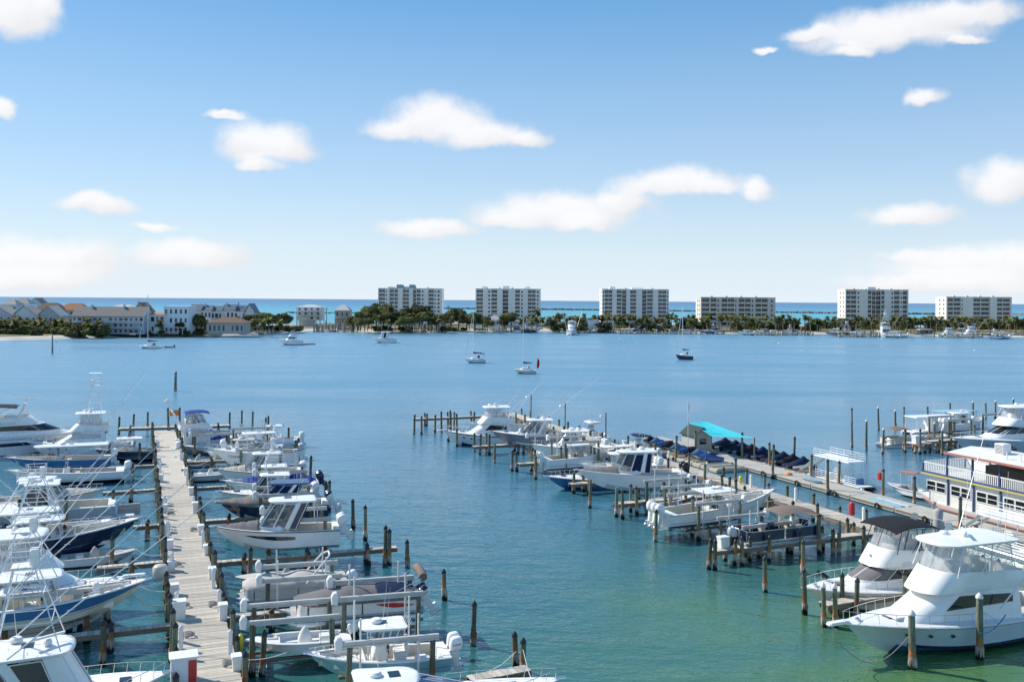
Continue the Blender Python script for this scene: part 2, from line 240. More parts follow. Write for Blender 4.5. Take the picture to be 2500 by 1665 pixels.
# ---------------------------------------------------------------- water
def water_mat(name,stops,k,b1,rough,spec,big=.5,ior=1.33,near_green=False):
    'stops: base colour by distance along local y (metres) divided by k'
    m=bpy.data.materials.new(name); m.use_nodes=True; t=m.node_tree; p=t.nodes['Principled BSDF']; L=t.links.new
    rough0=rough; rough=rough if not isinstance(rough,tuple) else rough[0]
    p.inputs['Roughness'].default_value=rough; p.inputs['IOR'].default_value=ior; p.inputs['Specular IOR Level'].default_value=spec
    tx=t.nodes.new('ShaderNodeTexCoord'); s=t.nodes.new('ShaderNodeSeparateXYZ'); L(tx.outputs['Object'],s.inputs[0])
    nb=t.nodes.new('ShaderNodeTexNoise'); nb.inputs['Scale'].default_value=.018; nb.inputs['Detail'].default_value=5; mp=t.nodes.new('ShaderNodeMapping'); mp.inputs['Scale'].default_value=(.55,1.6,1); L(tx.outputs['Object'],mp.inputs[0]); L(mp.outputs[0],nb.inputs['Vector'])
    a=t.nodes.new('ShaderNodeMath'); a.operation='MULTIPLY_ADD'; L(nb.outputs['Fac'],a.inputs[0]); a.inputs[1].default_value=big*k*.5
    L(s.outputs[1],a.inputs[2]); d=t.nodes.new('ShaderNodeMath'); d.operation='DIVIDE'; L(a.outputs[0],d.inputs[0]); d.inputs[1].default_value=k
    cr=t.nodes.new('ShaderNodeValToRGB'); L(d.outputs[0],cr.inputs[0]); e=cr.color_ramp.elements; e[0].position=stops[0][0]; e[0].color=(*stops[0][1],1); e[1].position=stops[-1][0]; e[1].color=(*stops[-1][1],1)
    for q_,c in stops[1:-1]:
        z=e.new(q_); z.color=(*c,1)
    if near_green:
        # greener base colour in patches by the near right docks
        s1=t.nodes.new('ShaderNodeMapRange'); s1.interpolation_type='SMOOTHSTEP'; L(s.outputs[0],s1.inputs[0]); s1.inputs[1].default_value=-8; s1.inputs[2].default_value=18
        s2=t.nodes.new('ShaderNodeMapRange'); s2.interpolation_type='SMOOTHSTEP'; L(s.outputs[1],s2.inputs[0]); s2.inputs[1].default_value=92; s2.inputs[2].default_value=48
        nn=t.nodes.new('ShaderNodeTexNoise'); nn.inputs['Scale'].default_value=.09; nn.inputs['Detail'].default_value=4; L(tx.outputs['Object'],nn.inputs['Vector']); s3=t.nodes.new('ShaderNodeMapRange'); L(nn.outputs['Fac'],s3.inputs[0]); s3.inputs[1].default_value=.35; s3.inputs[2].default_value=.65; s3.inputs[3].default_value=.3
        m1=t.nodes.new('ShaderNodeMath'); m1.operation='MULTIPLY'; L(s1.outputs[0],m1.inputs[0]); L(s2.outputs[0],m1.inputs[1]); m2=t.nodes.new('ShaderNodeMath'); m2.operation='MULTIPLY'; L(m1.outputs[0],m2.inputs[0]); L(s3.outputs[0],m2.inputs[1])
        mc=t.nodes.new('ShaderNodeMix'); mc.data_type='RGBA'; L(m2.outputs[0],mc.inputs[0]); L(cr.outputs[0],mc.inputs[6]); mc.inputs[7].default_value=(.085,.185,.045,1); L(mc.outputs[2],p.inputs['Base Color'])
    else: L(cr.outputs[0],p.inputs['Base Color'])
    # gust patches: ruffled water scatters more of the sky
    ng=t.nodes.new('ShaderNodeTexNoise'); ng.inputs['Scale'].default_value=.03; ng.inputs['Detail'].default_value=7; ng.inputs['Roughness'].default_value=.62; mg=t.nodes.new('ShaderNodeMapping'); mg.inputs['Scale'].default_value=(.35,1.5,1); mg.inputs['Rotation'].default_value=(0,0,.12); L(tx.outputs['Object'],mg.inputs[0]); L(mg.outputs[0],ng.inputs['Vector'])
    if isinstance(rough0,tuple):
        rr=t.nodes.new('ShaderNodeMapRange'); rr.interpolation_type='SMOOTHSTEP'; L(a.outputs[0],rr.inputs[0]); rr.inputs[1].default_value=rough0[2]; rr.inputs[2].default_value=rough0[3]; rr.inputs[3].default_value=rough0[0]; rr.inputs[4].default_value=rough0[1]; gm=t.nodes.new('ShaderNodeMapRange'); L(ng.outputs['Fac'],gm.inputs[0]); gm.inputs[1].default_value=.3; gm.inputs[2].default_value=.7; gm.inputs[3].default_value=.55; gm.inputs[4].default_value=1.4
        mm=t.nodes.new('ShaderNodeMath'); mm.operation='MULTIPLY'; L(rr.outputs[0],mm.inputs[0]); L(gm.outputs[0],mm.inputs[1]); L(mm.outputs[0],p.inputs['Roughness'])
    prev=None
    for (scl,dist,stg,st) in b1:
        n=t.nodes.new('ShaderNodeTexNoise'); n.inputs['Scale'].default_value=scl; n.inputs['Detail'].default_value=3; n.inputs['Roughness'].default_value=.55; n.inputs['Distortion'].default_value=.4
        mq=t.nodes.new('ShaderNodeMapping'); mq.inputs['Scale'].default_value=st; mq.inputs['Rotation'].default_value=(0,0,.35); L(tx.outputs['Object'],mq.inputs[0]); L(mq.outputs[0],n.inputs['Vector'])
        b=t.nodes.new('ShaderNodeBump'); b.inputs['Distance'].default_value=dist; L(n.outputs['Fac'],b.inputs['Height'])
        # wind lanes: the ripples are stronger in some patches
        r=t.nodes.new('ShaderNodeMapRange'); L(nb.outputs['Fac'],r.inputs[0]); r.inputs[1].default_value=.3; r.inputs[2].default_value=.7; r.inputs[3].default_value=stg*.35; r.inputs[4].default_value=stg; L(r.outputs[0],b.inputs['Strength'])
        if prev: L(prev,b.inputs['Normal'])
        prev=b.outputs[0]
    L(prev,p.inputs['Normal']); return m
Rz=Matrix.Rotation(-YAW,3,'Z')
def sheet(name,x0,x1,y0,y1,z,m):
    me=M(); me.add([(x0,y0,0),(x1,y0,0),(x1,y1,0),(x0,y1,0)],[(0,1,2,3)])
    o=me.build(name,m,None,0,(0,0,z)); o.rotation_euler=(0,0,-YAW); return tag(o,None,None,None,'structure')
HW=water_mat('harbour_water',[(0,(.05,.15,.05)),(.08,(.04,.145,.075)),(.12,(.028,.125,.105)),(.17,(.024,.12,.15)),(.28,(.065,.2,.29)),(.5,(.11,.265,.375)),(.8,(.13,.285,.4)),(1,(.14,.3,.41))],500.,[(.22,.4,.6,(.6,1.5,1)),(1.1,.14,.8,(.7,1.3,1)),(4.5,.035,1.,(1,1,1))],(.05,.33,75.,260.),.65,.13,1.55,True)  # far stops brightened and bluer, standing in for reflected sky
SW=water_mat('gulf_water',[(0,(.1,.38,.44)),(.2,(.09,.36,.45)),(.3,(.08,.28,.41)),(.5,(.075,.21,.35)),(1,(.085,.2,.32))],9000.,[(.06,1.5,.8,(.5,1.5,1)),(.3,.4,.8,(.7,1.3,1))],.35,.22,.1)
water=sheet('harbour_water',-900,900,-60,830,0,HW); tag(water,'blue green rippled harbour water','water')
sea=sheet('sea',-45000,45000,640,62000,-.12,SW); tag(sea,'turquoise and blue open sea reaching the horizon','sea')
# ---------------------------------------------------------------- piles, lifts, docks
def pile_mesh(h,r=.15,seed=0,pm=None):
    def f():
        rd=random.Random(seed*31+int(h*10)); m=M(); n=9; rings=[]
        zs=[-1.2,-.1,.12,.3,.5,.68,.85,1.05,h*.6+.4,h]
        zs=sorted(set([z for z in zs if z<h]+[h])); bx,by=rd.uniform(-.05,.05),rd.uniform(-.05,.05)
        for z in zs:
            barn=.06 if .05<z<.8 else 0
            rings.append([(bx*z/h*1.5+(r*(1.04-.03*z)+barn*rd.uniform(.1,1.2))*cos(2*pi*k/n),by*z/h*1.5+(r*(1.04-.03*z)+barn*rd.uniform(.1,1.2))*sin(2*pi*k/n),z) for k in range(n)])
        m.grid(rings,0,True); m.poly(rings[-1]); return (m.mesh('piling',pm or PILE,50),bx*1.5,by*1.5)
    return cached(('pile',h,r,seed,pm),f)
def pile(parent,x,y,h,name='piling',cap=CAPK,r=.15,seed=None,pm=None):
    if seed is None: seed=random.randrange(4)
    h=round(h*8)/8; me,bx,by=pile_mesh(h,r,seed,pm); o=ob(name,me,parent,(x,y,0),(random.uniform(-.022,.022),random.uniform(-.022,.022),0))
    if cap is not None:
        cm=cached(('cap',cap.name,r),lambda:M().lathe([(r*1.12,-.06),(r*1.12,.02),(r*.62,.16),(.01,.26)],9).mesh('pile_cap',cap,40)); ob('pile_cap',cm,o,(bx,by,h))
    return o
def mooring(px,py,h,label,group='mooring pilings standing free in the water',cap=CAPK,r=.15,name='mooring_piling'):
    p=W(px,py,0); o=pile(None,p.x,p.y,h,name,cap,r); return tag(o,label,'piling',group)
LIFTG='boat lifts in the slips'
def motor_cover_mesh():
    def f():
        m=M(); prof=[(-.17,0),(-.2,.5),(-.1,.72),(.06,.72),(.2,.5),(.17,.05)]
        m.grid([[(x*s_,y,z*s2+dz) for x,z in prof] for y,s_,s2,dz in ((-.2,.8,.9,.03),(-.15,1,1,0),(.15,1,1,0),(.2,.8,.9,.03))],0,True)
        m.poly([(x*.8,-.2,z*.9+.03) for x,z in prof]); m.poly([(x*.8,.2,z*.9+.03) for x,z in prof]); return m.mesh('motor_cover',PLAST,45)
    return cached('mcov',f)
def lift(label,c,half,y0,y1,zb,keelz,rz=0,motor=-1,poles=True,ph=None,beams=(0,1),cx=0,piles=True):
    'c centre of the slip; beams run along local x over two piles each'
    t=thing('boat_lift',label,'boat lift',(c[0],c[1],0),rz,LIFTG)
    full=half; half=min(half,2.45); t.location=Vector(t.location)+Matrix.Rotation(rz,3,'Z')@Vector((-(full-half)*.55*motor,0,0))
    for bi in beams:
        y=(y0,y1)[bi]
        m=M(); m.bbox(-half,half,y-.1,y+.1,zb-.05,zb+.02,.015); m.box(-half,half,y-.035,y+.035,zb-.2,zb-.05); m.bbox(-half,half,y-.09,y+.09,zb-.26,zb-.2,.015)
        m.build('lift_beam',LBEAM,t)
        ob('motor_cover',motor_cover_mesh(),t,((half+.12)*motor,y,zb-.4))
        if piles:
            for sx_ in (-1,1):
                pile(t,sx_*(half-.35),y,zb-.26,cap=None)
                M().tube([(sx_*(half-1.0),y,zb-.2),(sx_*(half-1.0),y,keelz)],.018,5).build('lift_cable',STEEL,t)
    for sx_ in (-1,1):
        m=M(); m.box(sx_*(half-1.0)-.1,sx_*(half-1.0)+.1,y0,y1,keelz-.22,keelz-.02); m.build('cradle_beam',LBEAM,t)
    for yy in ((y0+y1)/2-.6,(y0+y1)/2+.6):
        M().bbox(-half*.95,half*.95,yy-.1,yy+.1,keelz-.02,keelz+.14,.02).build('bunk',BEAMW,t)
    if poles:
        for sx_ in (-1,1):
            for yy in (y0+.3,y1-.3):
                M().tube([(sx_*(half-1.0),yy,keelz-.1),(sx_*(half-1.0),yy,ph or zb+1.0)],.05,7).build('guide_pole',PVC,t)
    return t
def plank_mesh(w,l,t=.05): return cached(('plank',w,l,t),lambda:M().bbox(-l/2,l/2,-w/2,w/2,-t,0,.008).mesh('plank',PLANK,30))
def finger(label,x0,x1,yc,wd,z,piles,group='finger piers between the slips',rz=0,ph=1.6,planks=True,cap=CAPK):
    'finger pier along local x from x0 to x1'
    c=((x0+x1)/2,yc); L_=x1-x0; t=thing('finger_pier',label,'pier',(c[0],c[1],0),rz,group)
    n=max(2,int(L_/.32)); 
    for i in range(n):
        o=ob('plank',plank_mesh(.305,wd),t,(-L_/2+(i+.5)*L_/n,random.uniform(-.015,.015),z+random.uniform(-.006,.006)),(0,0,R(90)+random.uniform(-.01,.01)))
    for s_ in (-1,1): M().bbox(-L_/2,L_/2,s_*(wd/2-.07)-.05,s_*(wd/2-.07)+.05,z-.34,z-.055,.015).build('stringer',BEAMW,t)
    for (u,s_,h) in piles: pile(t,-L_/2+u*L_,s_*(wd/2+.16),h,cap=cap)
    return t
def slab_finger(label,p0,p1,wd,z,npile,group='finger piers between the slips',h=None,cap=CAPK,mt=None):
    d=(p1-p0); L_=d.length; rz=math.atan2(d.y,d.x); c=(p0+p1)/2; u=[(i+.5)/npile for i in range(npile)] if npile else []
    pl=[(a,s_,h or z+.1) for a in u for s_ in (-1,1)]
    t=thing('finger_pier',label,'pier',(c.x,c.y,0),rz,group); n=max(2,int(L_/.34))
    for i in range(n): ob('plank',plank_mesh(.325,wd),t,(-L_/2+(i+.5)*L_/n,random.uniform(-.015,.015),z+random.uniform(-.006,.006)),(0,0,R(90)+random.uniform(-.01,.01)))
    for s_ in (-1,1): M().bbox(-L_/2,L_/2,s_*(wd/2-.07)-.05,s_*(wd/2-.07)+.05,z-.34,z-.055,.015).build('stringer',BEAMW,t)
    for (a,s_,hh) in pl: pile(t,-L_/2+a*L_,s_*(wd/2+.16),hh,cap=cap)
    return t
# ---------------------------------------------------------------- boats
class Hull:
    def __init__(s,L,B,fs,fb,dr=.45,rake=None,full=.42,bowp=2.3,tr=.9,flare=1.7,spow=2.,bmin=.02,stem=2.6):
        s.stem=stem
        s.L,s.B,s.fs,s.fb,s.dr,s.full,s.bowp,s.tr,s.flare,s.spow,s.bmin=L,B,fs,fb,dr,full,bowp,tr,flare,spow,bmin; s.rake=L*.045 if rake is None else rake
    def b(s,t):
        v=s.B/2*(s.tr+(1-s.tr)*min(1,t/s.full)**.8)
        if t>s.full: v*=max(0,1-((t-s.full)/(1-s.full))**s.bowp)
        return max(v,s.bmin)
    def zs(s,t): return s.fs+(s.fb-s.fs)*t**s.spow
    def zc(s,t): return .03+s.fb*.87*max(0,(t-.45)/.55)**s.stem
    def bc(s,t): return max(s.b(t)*.93*(1-.75*max(0,(t-.45)/.55)**1.6),s.bmin*.7)
    def zk(s,t): return min(-s.dr+(s.dr+s.fb*.78)*max(0,(t-.5)/.5)**s.stem,s.zc(t)-.01)
    def pt(s,t,f,sd=1):
        e=1+(s.flare-1)*t*t; bc,bs=s.bc(t),s.b(t); x=t*(s.L-s.rake*(1-f)**1.25); return (x,sd*(bc+(bs-bc)*f**e),s.zc(t)+(s.zs(t)-s.zc(t))*f)
    def x(s,t): return t*s.L
    def half(s,t,z):
        'half breadth of the hull at height z'
        zc,zk=s.zc(t),s.zk(t)
        if z>=zc: return abs(s.pt(t,min(1,(z-zc)/max(.01,s.zs(t)-zc)))[1])
        return s.bc(t)*max(0,(z-zk)/max(.01,zc-zk))
    def build(s,parent,bottom,boot,side,stripe,rail=None,fr=(0,.14,.42,.72,.9,1.)):
        m=M(); T=[i/14 for i in range(7)]+[.5+.5*i/26 for i in range(1,27)]
        rows={}
        for sd in (1,-1):
            g=[]
            g.append([(t*(s.L-s.rake*1.08),0,s.zk(t)) for t in T])
            for f in fr: g.append([s.pt(t,f,sd) for t in T])
            f0=len(m.f); m.grid(g,[0,1,2,2,2,3]); rows[sd]=g
            for i in range(len(T)-1):      # antifouling ends at the waterline even where the chine climbs to the stem
                zm=(g[0][i][2]+g[0][i+1][2]+g[1][i][2]+g[1][i+1][2])/4
                if zm>.16: m.m[f0+i]=1 if fr[1]>.3 else 2
                if fr[1]<.3 and (g[1][i][2]+g[1][i+1][2])/2>.3: m.m[f0+len(T)-1+i]=2
        m.poly([g[0] for g in rows[1]]+[g[0] for g in rows[-1]][:0:-1],2)
        o=m.build('hull',[bottom,boot,side,stripe],parent,40)
        if rail is not None:
            r=M()
            for sd in (1,-1): r.tube([Vector(s.pt(t,.97,sd))+Vector((.0,sd*.02,0)) for t in T],.035,5)
            r.build('rub_rail',rail,parent)
        return o
    def deck(s,parent,opens,gw=.22,camber=.06,mats=(None,None),lift=0.02):
        ts=sorted(set([i/24 for i in range(25)]+[.97,.985]+[t+d for (a,b_,z) in opens for t,d in ((a,-1e-4),(a,1e-4),(b_,-1e-4),(b_,1e-4))])); ts=[min(max(t,0),1) for t in ts]
        m=M(); rows=[]
        for t in ts:
            zf=None
            for (a,b_,z) in opens:
                if a<t<b_: zf=z
            bs=s.b(t); bi=max(bs-gw,bs*.3); z=s.zs(t)+lift; zc=zf if zf is not None else z+camber*min(1,bs/(s.B*.4)); zi=zf if zf is not None else z+.01
            yi=bi*.995
            if zf is not None:
                zi=zc=max(zf,s.zk(min(1,t*1.03))+.12); yi=max(.01,min(yi,s.half(min(1,t*1.05),zi)-.06))
            half=[(bs,s.zs(t)),(bs-.02,z),(bi,z+.005),(yi,zi),(0,zc)]
            rows.append([(s.x(t),y,zz) for y,zz in half]+[(s.x(t),-y,zz) for y,zz in half[-2::-1]])
        cols=list(map(list,zip(*rows))); m.grid(cols,0); m.poly(rows[0],0); nT=len(ts)-1
        for c in (2,3,4,5):
            for k in range(nT):
                tm=(ts[k]+ts[k+1])/2
                if any(a<tm<b_ for a,b_,z in opens): m.m[c*nT+k]=1
        return m.build('deck',[mats[0],mats[1] or mats[0]],parent,30)
def plan(xa,xf,w,wf,nose,r=.25,e=.75):
    P=[]
    for k in range(7):
        a=k/6*pi/2; P.append((xf-nose+nose*cos(a)**e,wf*sin(a)**e))
    for k in range(1,7): P.append((xf-nose+(xa+r-xf+nose)*k/6,wf+(w-wf)*k/6))
    for k in (1,2):
        a=k/2*pi/2; P.append((xa+r-r*sin(a),w-r+r*cos(a)))
    P+= [(xa,(w-r)*.5),(xa,0)]
    return P
class House:
    'a lofted deckhouse: plan outline at the foot, another at the head'
    def __init__(s,bot,top,z0,z1): s.bp,s.tp,s.z0,s.z1=bot,top,(z0 if isinstance(z0,tuple) else (z0,z0)),(z1 if isinstance(z1,tuple) else (z1,z1))
    def at(s,i,h,sd=1):
        i=max(0,min(len(s.bp)-1.0001,i)); k=int(i); u=i-k
        def L(P): return (P[k][0]+(P[k+1][0]-P[k][0])*u,P[k][1]+(P[k+1][1]-P[k][1])*u)
        b,t=L(s.bp),L(s.tp)
        def zz(P,z,x): a,f=P[-1][0],P[0][0]; return z[0]+(z[1]-z[0])*(x-a)/(f-a)
        zb,zt=zz(s.bp,s.z0,b[0]),zz(s.tp,s.z1,t[0])
        return Vector((b[0]+(t[0]-b[0])*h,sd*(b[1]+(t[1]-b[1])*h),zb+(zt-zb)*h))
    def build(s,name,mt,parent,crown=.06,floor=False,rnd=.05,roof=True):
        m=M(); n=len(s.bp); full=[(i,1) for i in range(n)]+[(i,-1) for i in range(n-2,0,-1)]
        r0=[s.at(i,0,sd) for i,sd in full]; r1=[s.at(i,1,sd) for i,sd in full]; H_=max(.05,r1[0].z-r0[0].z); q_=min(.5,rnd/H_)
        r9=[a.lerp(b,1-q_) for a,b in zip(r0,r1)]; cen=sum(r1,Vector())/len(r1)
        ins=[p+(Vector((cen.x,cen.y,p.z))-p).normalized()*rnd for p in r1]
        rows=[r0,r9,ins]; m.grid(rows,0,True)
        if roof:
            sp=[Vector((p.x*.97+cen.x*.03,p.y*.5,p.z+crown*.75)) for p in ins]; sp2=[Vector((p.x*.94+cen.x*.06,0,p.z+crown)) for p in ins]; m.grid([ins,sp,sp2],0,True)
        if floor: m.poly(r0[::-1])
        return m.build(name,mt,parent,38)
    def panel(s,name,mt,parent,i0,i1,h0,h1,sd=1,off=.02,frame=None,fr=.025,n=None,h0b=None,h1b=None):
        'h0b,h1b: heights at the i1 end'
        n=n or max(2,int(abs(i1-i0)*2)); m=M(); rows=[]; h0b=h0 if h0b is None else h0b; h1b=h1 if h1b is None else h1b
        for k in range(n+1):
            u=k/n; i=i0+(i1-i0)*u; p0=s.at(i,0,sd); p1=s.at(i,1,sd); tg=s.at(i+.05,.5,sd)-s.at(i-.05,.5,sd); nn=(p1-p0).cross(tg); nn=nn.normalized() if nn.length else Vector((0,0,1))
            if nn.y*sd<0 and abs(nn.y)>.3 or (abs(nn.y)<=.3 and nn.x*(1 if i<8 else -1)<0): nn=-nn
            a,b=h0+(h0b-h0)*u,h1+(h1b-h1)*u
            rows.append([s.at(i,a,sd)+nn*off,s.at(i,(a+b)/2,sd)+nn*off,s.at(i,b,sd)+nn*off])
        m.grid(rows); o=m.build(name,mt,parent,60)
        if frame is not None:
            f=M(); f.tube([r[0] for r in rows],fr,5); f.tube([r[-1] for r in rows],fr,5); f.tube([rows[0][0],rows[0][-1]],fr,5); f.tube([rows[-1][0],rows[-1][-1]],fr,5); f.build(name+'_frame',frame,o)
        return o
def outboard(parent,x,y,z,tilt,cowl=WHITE,leg=WHITE,band=None,s=1.):
    def legm():
        m=M()
        m.grid([[(-.42,-.13,.1),(-.02,-.16,.1),(-.02,.16,.1),(-.42,.13,.1)],[(-.4,-.1,-.45),(-.06,-.1,-.45),(-.06,.1,-.45),(-.4,.1,-.45)],[(-.42,-.05,-.8),(-.12,-.05,-.8),(-.12,.05,-.8),(-.42,.05,-.8)],[(-.4,-.04,-1.15),(-.2,-.04,-1.15),(-.2,.04,-1.15),(-.4,.04,-1.15)]],0,True)
        m.box(-.58,-.1,-.13,.13,-.72,-.68); m.tube([(.02,0,-.95),(-.06,0,-.95),(-.5,0,-.95)],.075,7); m.box(-.05,.12,-.12,.12,-.25,.15); m.box(.06,.22,-.16,.16,-.1,.05)
        return m.mesh('outboard',leg,40)
    def cow():
        m=M(); 
        def ring(z,x0,x1,w): return [(x0+(x1-x0)*.5+(x1-x0)*.5*math.copysign(abs(cos(a))**.6,cos(a)),w*math.copysign(abs(sin(a))**.6,sin(a)),z) for a in [2*pi*k/14 for k in range(14)]]
        rr=[ring(.08,-.5,.02,.2),ring(.14,-.6,.06,.25),ring(.34,-.66,.05,.27),ring(.55,-.68,.0,.25),ring(.7,-.64,-.06,.2),ring(.77,-.54,-.16,.12)]
        m.grid(rr,[0,0,0,1,1],True); m.poly(rr[-1],1); m.poly(rr[0][::-1],0); return m.mesh('cowling',[cowl,band or cowl],50)
    def prop():
        m=M(); m.tube([(-.5,0,-.95),(-.62,0,-.95)],.05,6)
        for k in range(3):
            a=2*pi*k/3; m.add([(-.56,.03*cos(a),-.95+.03*sin(a)),(-.52,.19*cos(a+.5),-.95+.19*sin(a+.5)),(-.58,.2*cos(a),-.95+.2*sin(a)),(-.6,.17*cos(a-.5),-.95+.17*sin(a-.5))],[(0,1,2,3)])
        return m.mesh('propeller',STEEL,40)
    o=ob('outboard',cached(('obl',leg.name),legm),parent,(x,y,z),(0,tilt,0)); o.scale=(s,s,s)
    ob('cowling',cached(('obc',cowl.name,(band or cowl).name),cow),o); ob('propeller',cached('obp',prop),o); return o
def rail_run(parent,H,t0,t1,h,n,name='bow_rail',mt=STEEL,r=.018,inset=.1,join=True,mid=False):
    m=M(); P={}
    for sd in (1,-1):
        top=[]
        for k in range(n+1):
            t=t0+(t1-t0)*k/n; b=max(H.b(t)-inset,.03); hh=h if k else .05; p=Vector((H.x(t)-(.12 if t>.97 else 0),sd*b,H.zs(t)+.02)); q=p+Vector((.06,-sd*.02,hh)); top.append(q)
            if k: m.tube([p,q],r*.8,5)
        m.tube(top,r,5); P[sd]=top
        if mid: m.tube([a-Vector((0,0,h*.45)) for a in top[1:]],r*.7,5)
    if join: m.tube([P[1][-1],(P[1][-1]+P[-1][-1])/2+Vector((.1,0,0)),P[-1][-1]],r,5)
    return m.build(name,mt,parent)
def antenna(parent,p,h,lean=(0,0),r=.014): return M().tube([p,Vector(p)+Vector((lean[0],lean[1],h))],r,5,r1=r*.5).build('antenna',PLAST,parent)
def radome(parent,p,r=.3): return M().lathe([(r*.7,0),(r,.04),(r,.14),(r*.75,.22),(.02,.25)],12,p).build('radar_dome',PLAST,parent)
def openarray(parent,p,l=1.2,a=.6):
    m=M(); m.lathe([(.16,0),(.2,.05),(.17,.22),(.1,.28)],9,p); q=Vector(p)+Vector((0,0,.34)); d=Vector((cos(a),sin(a),0))*l/2; e=Vector((-sin(a),cos(a),0))*.06
    v=[q-d-e,q+d-e,q+d+e,q-d+e]; m.add(v+[k+Vector((0,0,.1)) for k in v],[(0,1,2,3),(4,5,6,7),(0,1,5,4),(1,2,6,5),(2,3,7,6),(3,0,4,7)]); return m.build('radar_array',PLAST,parent)
def outriggers(parent,p,L_,up,aft,out,r=.04):
    for sd in (1,-1):
        a=Vector((p[0],sd*p[1],p[2])); d=Vector((-aft,sd*out,up)).normalized()*L_; m=M(); m.tube([a,a+d*.35,a+d*.7,a+d],r,5,r1=r*.35)
        m.tube([a+d*.3+Vector((.16,0,0)),a+d*.3-Vector((.16,0,0))],.012,4); m.tube([a+d*.6+Vector((.12,0,0)),a+d*.6-Vector((.12,0,0))],.01,4); m.build('outrigger',WALU,parent)
def tower(parent,x0,x1,w,z0,z1,mt=WALU,belly=True,seat=True):
    'open ladder tower over a roof'
    m=M(); xm=(x0+x1)/2-.2
    for sd in (1,-1):
        m.tube([(x0,sd*w,z0),(xm-.45,sd*.42,z1)],.03,6); m.tube([(x1,sd*w,z0),(xm+.45,sd*.42,z1)],.03,6); m.tube([(x0,sd*w,z0),(x0+.9*(xm-.45-x0)/1.3,sd*(w*.4+.3),z0+(z1-z0)*.6),(xm+.45,sd*.42,z1)],.02,5)
        for k in (.35,.68):
            m.tube([(x0+(xm-.45-x0)*k,sd*(w+(.42-w)*k),z0+(z1-z0)*k),(x1+(xm+.45-x1)*k,sd*(w+(.42-w)*k),z0+(z1-z0)*k)],.02,5)
    for k in (0.35,.68,1):
        for a,b in ((x0,xm-.45),(x1,xm+.45)): m.tube([(a+(b-a)*k,-(w+(.42-w)*k),z0+(z1-z0)*k),(a+(b-a)*k,(w+(.42-w)*k),z0+(z1-z0)*k)],.02,5)
    for k in range(9): z=z0+(z1-z0)*(k+.5)/9; a=x0+(xm-.45-x0)*(k+.5)/9; m.tube([(a,.12,z),(a,.42,z)],.014,4)
    o=m.build('tower_frame',mt,parent)
    m=M(); m.bbox(xm-.55,xm+.55,-.5,.5,z1,z1+.07,.03); m.build('tower_platform',WHITE,parent)
    if belly:
        m=M(); a=.62
        for h in (.55,.95): m.tube([(xm+a,-a,z1+h),(xm+a,a,z1+h),(xm-a,a,z1+h),(xm-a,-a,z1+h),(xm+a,-a,z1+h)],.02,5)
        for dx in (-a,a):
            for dy in (-a,a): m.tube([(xm+dx,dy,z1+.05),(xm+dx,dy,z1+.95)],.018,5)
        m.build('tower_rail',mt,parent); m=M(); m.bbox(xm+.2,xm+.6,-.3,.3,z1+.07,z1+.8,.06); m.build('tower_console',WHITE,parent)
    return xm
def slab(name,mt,parent,xa,xf,w,wf,nose,z,th=.1,crown=.08,r=.25,e=.75):
    return House(plan(xa+.06,xf-.06,w-.06,wf-.06,nose,r,e),plan(xa,xf,w,wf,nose,r,e),z,z+th).build(name,mt,parent,crown,True,th*.4)
def cover(parent,H,prof,mt,t0=0.,t1=1.,drop=.12,name='cover',wrink=.04,seed=1,over=.03):
    'canvas stretched over the sheer with ridge heights prof=[(t,h)...]'
    rd=random.Random(seed); T=[t0+(t1-t0)*k/26 for k in range(27)]; rows=[]
    def ph(t):
        for (a,h),(b,g) in zip(prof,prof[1:]):
            if a<=t<=b: u=(t-a)/(b-a); u=u*u*(3-2*u); return h+(g-h)*u
        return prof[-1][1]
    for t in T:
        b=H.b(t)+over; z=H.zs(t); h=ph(t); x=min(H.x(t),H.L)+(.04 if t>.99 else 0); wv=rd.uniform(-wrink,wrink)
        half=[(b,z-drop),(b+.01,z+.01),(b*.8,z+.04+h*.36+wv*.4),(b*.45,z+.05+h*.8+wv),(0,z+.06+h+wv*.5)]
        rows.append([(x,y,q) for y,q in half]+[(x,-y,q) for y,q in half[-2::-1]])
    m=M(); m.grid(rows); m.poly(rows[0]); m.poly(rows[-1]); return m.build(name,mt,parent,60)
def place(px,py,zb,L,head):
    'root position so that the bow tip shows at this pixel'
    p=W(px,py,zb); return Vector((p.x-L*cos(R(head)),p.y-L*sin(R(head)),0))
def root(name,label,cat,pos,z,head,group=None): return thing(name,label,cat,(pos[0],pos[1],z),R(head),group)
def seat(parent,x,w,z,mt=CUSH,base=WHITE,d=.55,name='helm_seat',back=True):
    m=M(); m.bbox(x-d/2,x+d/2,-w/2,w/2,z,z+.5,.05); o=m.build(name,base,parent); m=M(); m.bbox(x-d/2-.02,x+d/2+.04,-w/2-.02,w/2+.02,z+.5,z+.64,.05)
    if back: m.bbox(x-d/2-.1,x-d/2+.06,-w/2,w/2,z+.6,z+1.05,.05)
    m.build('seat_cushion',mt,o); return o
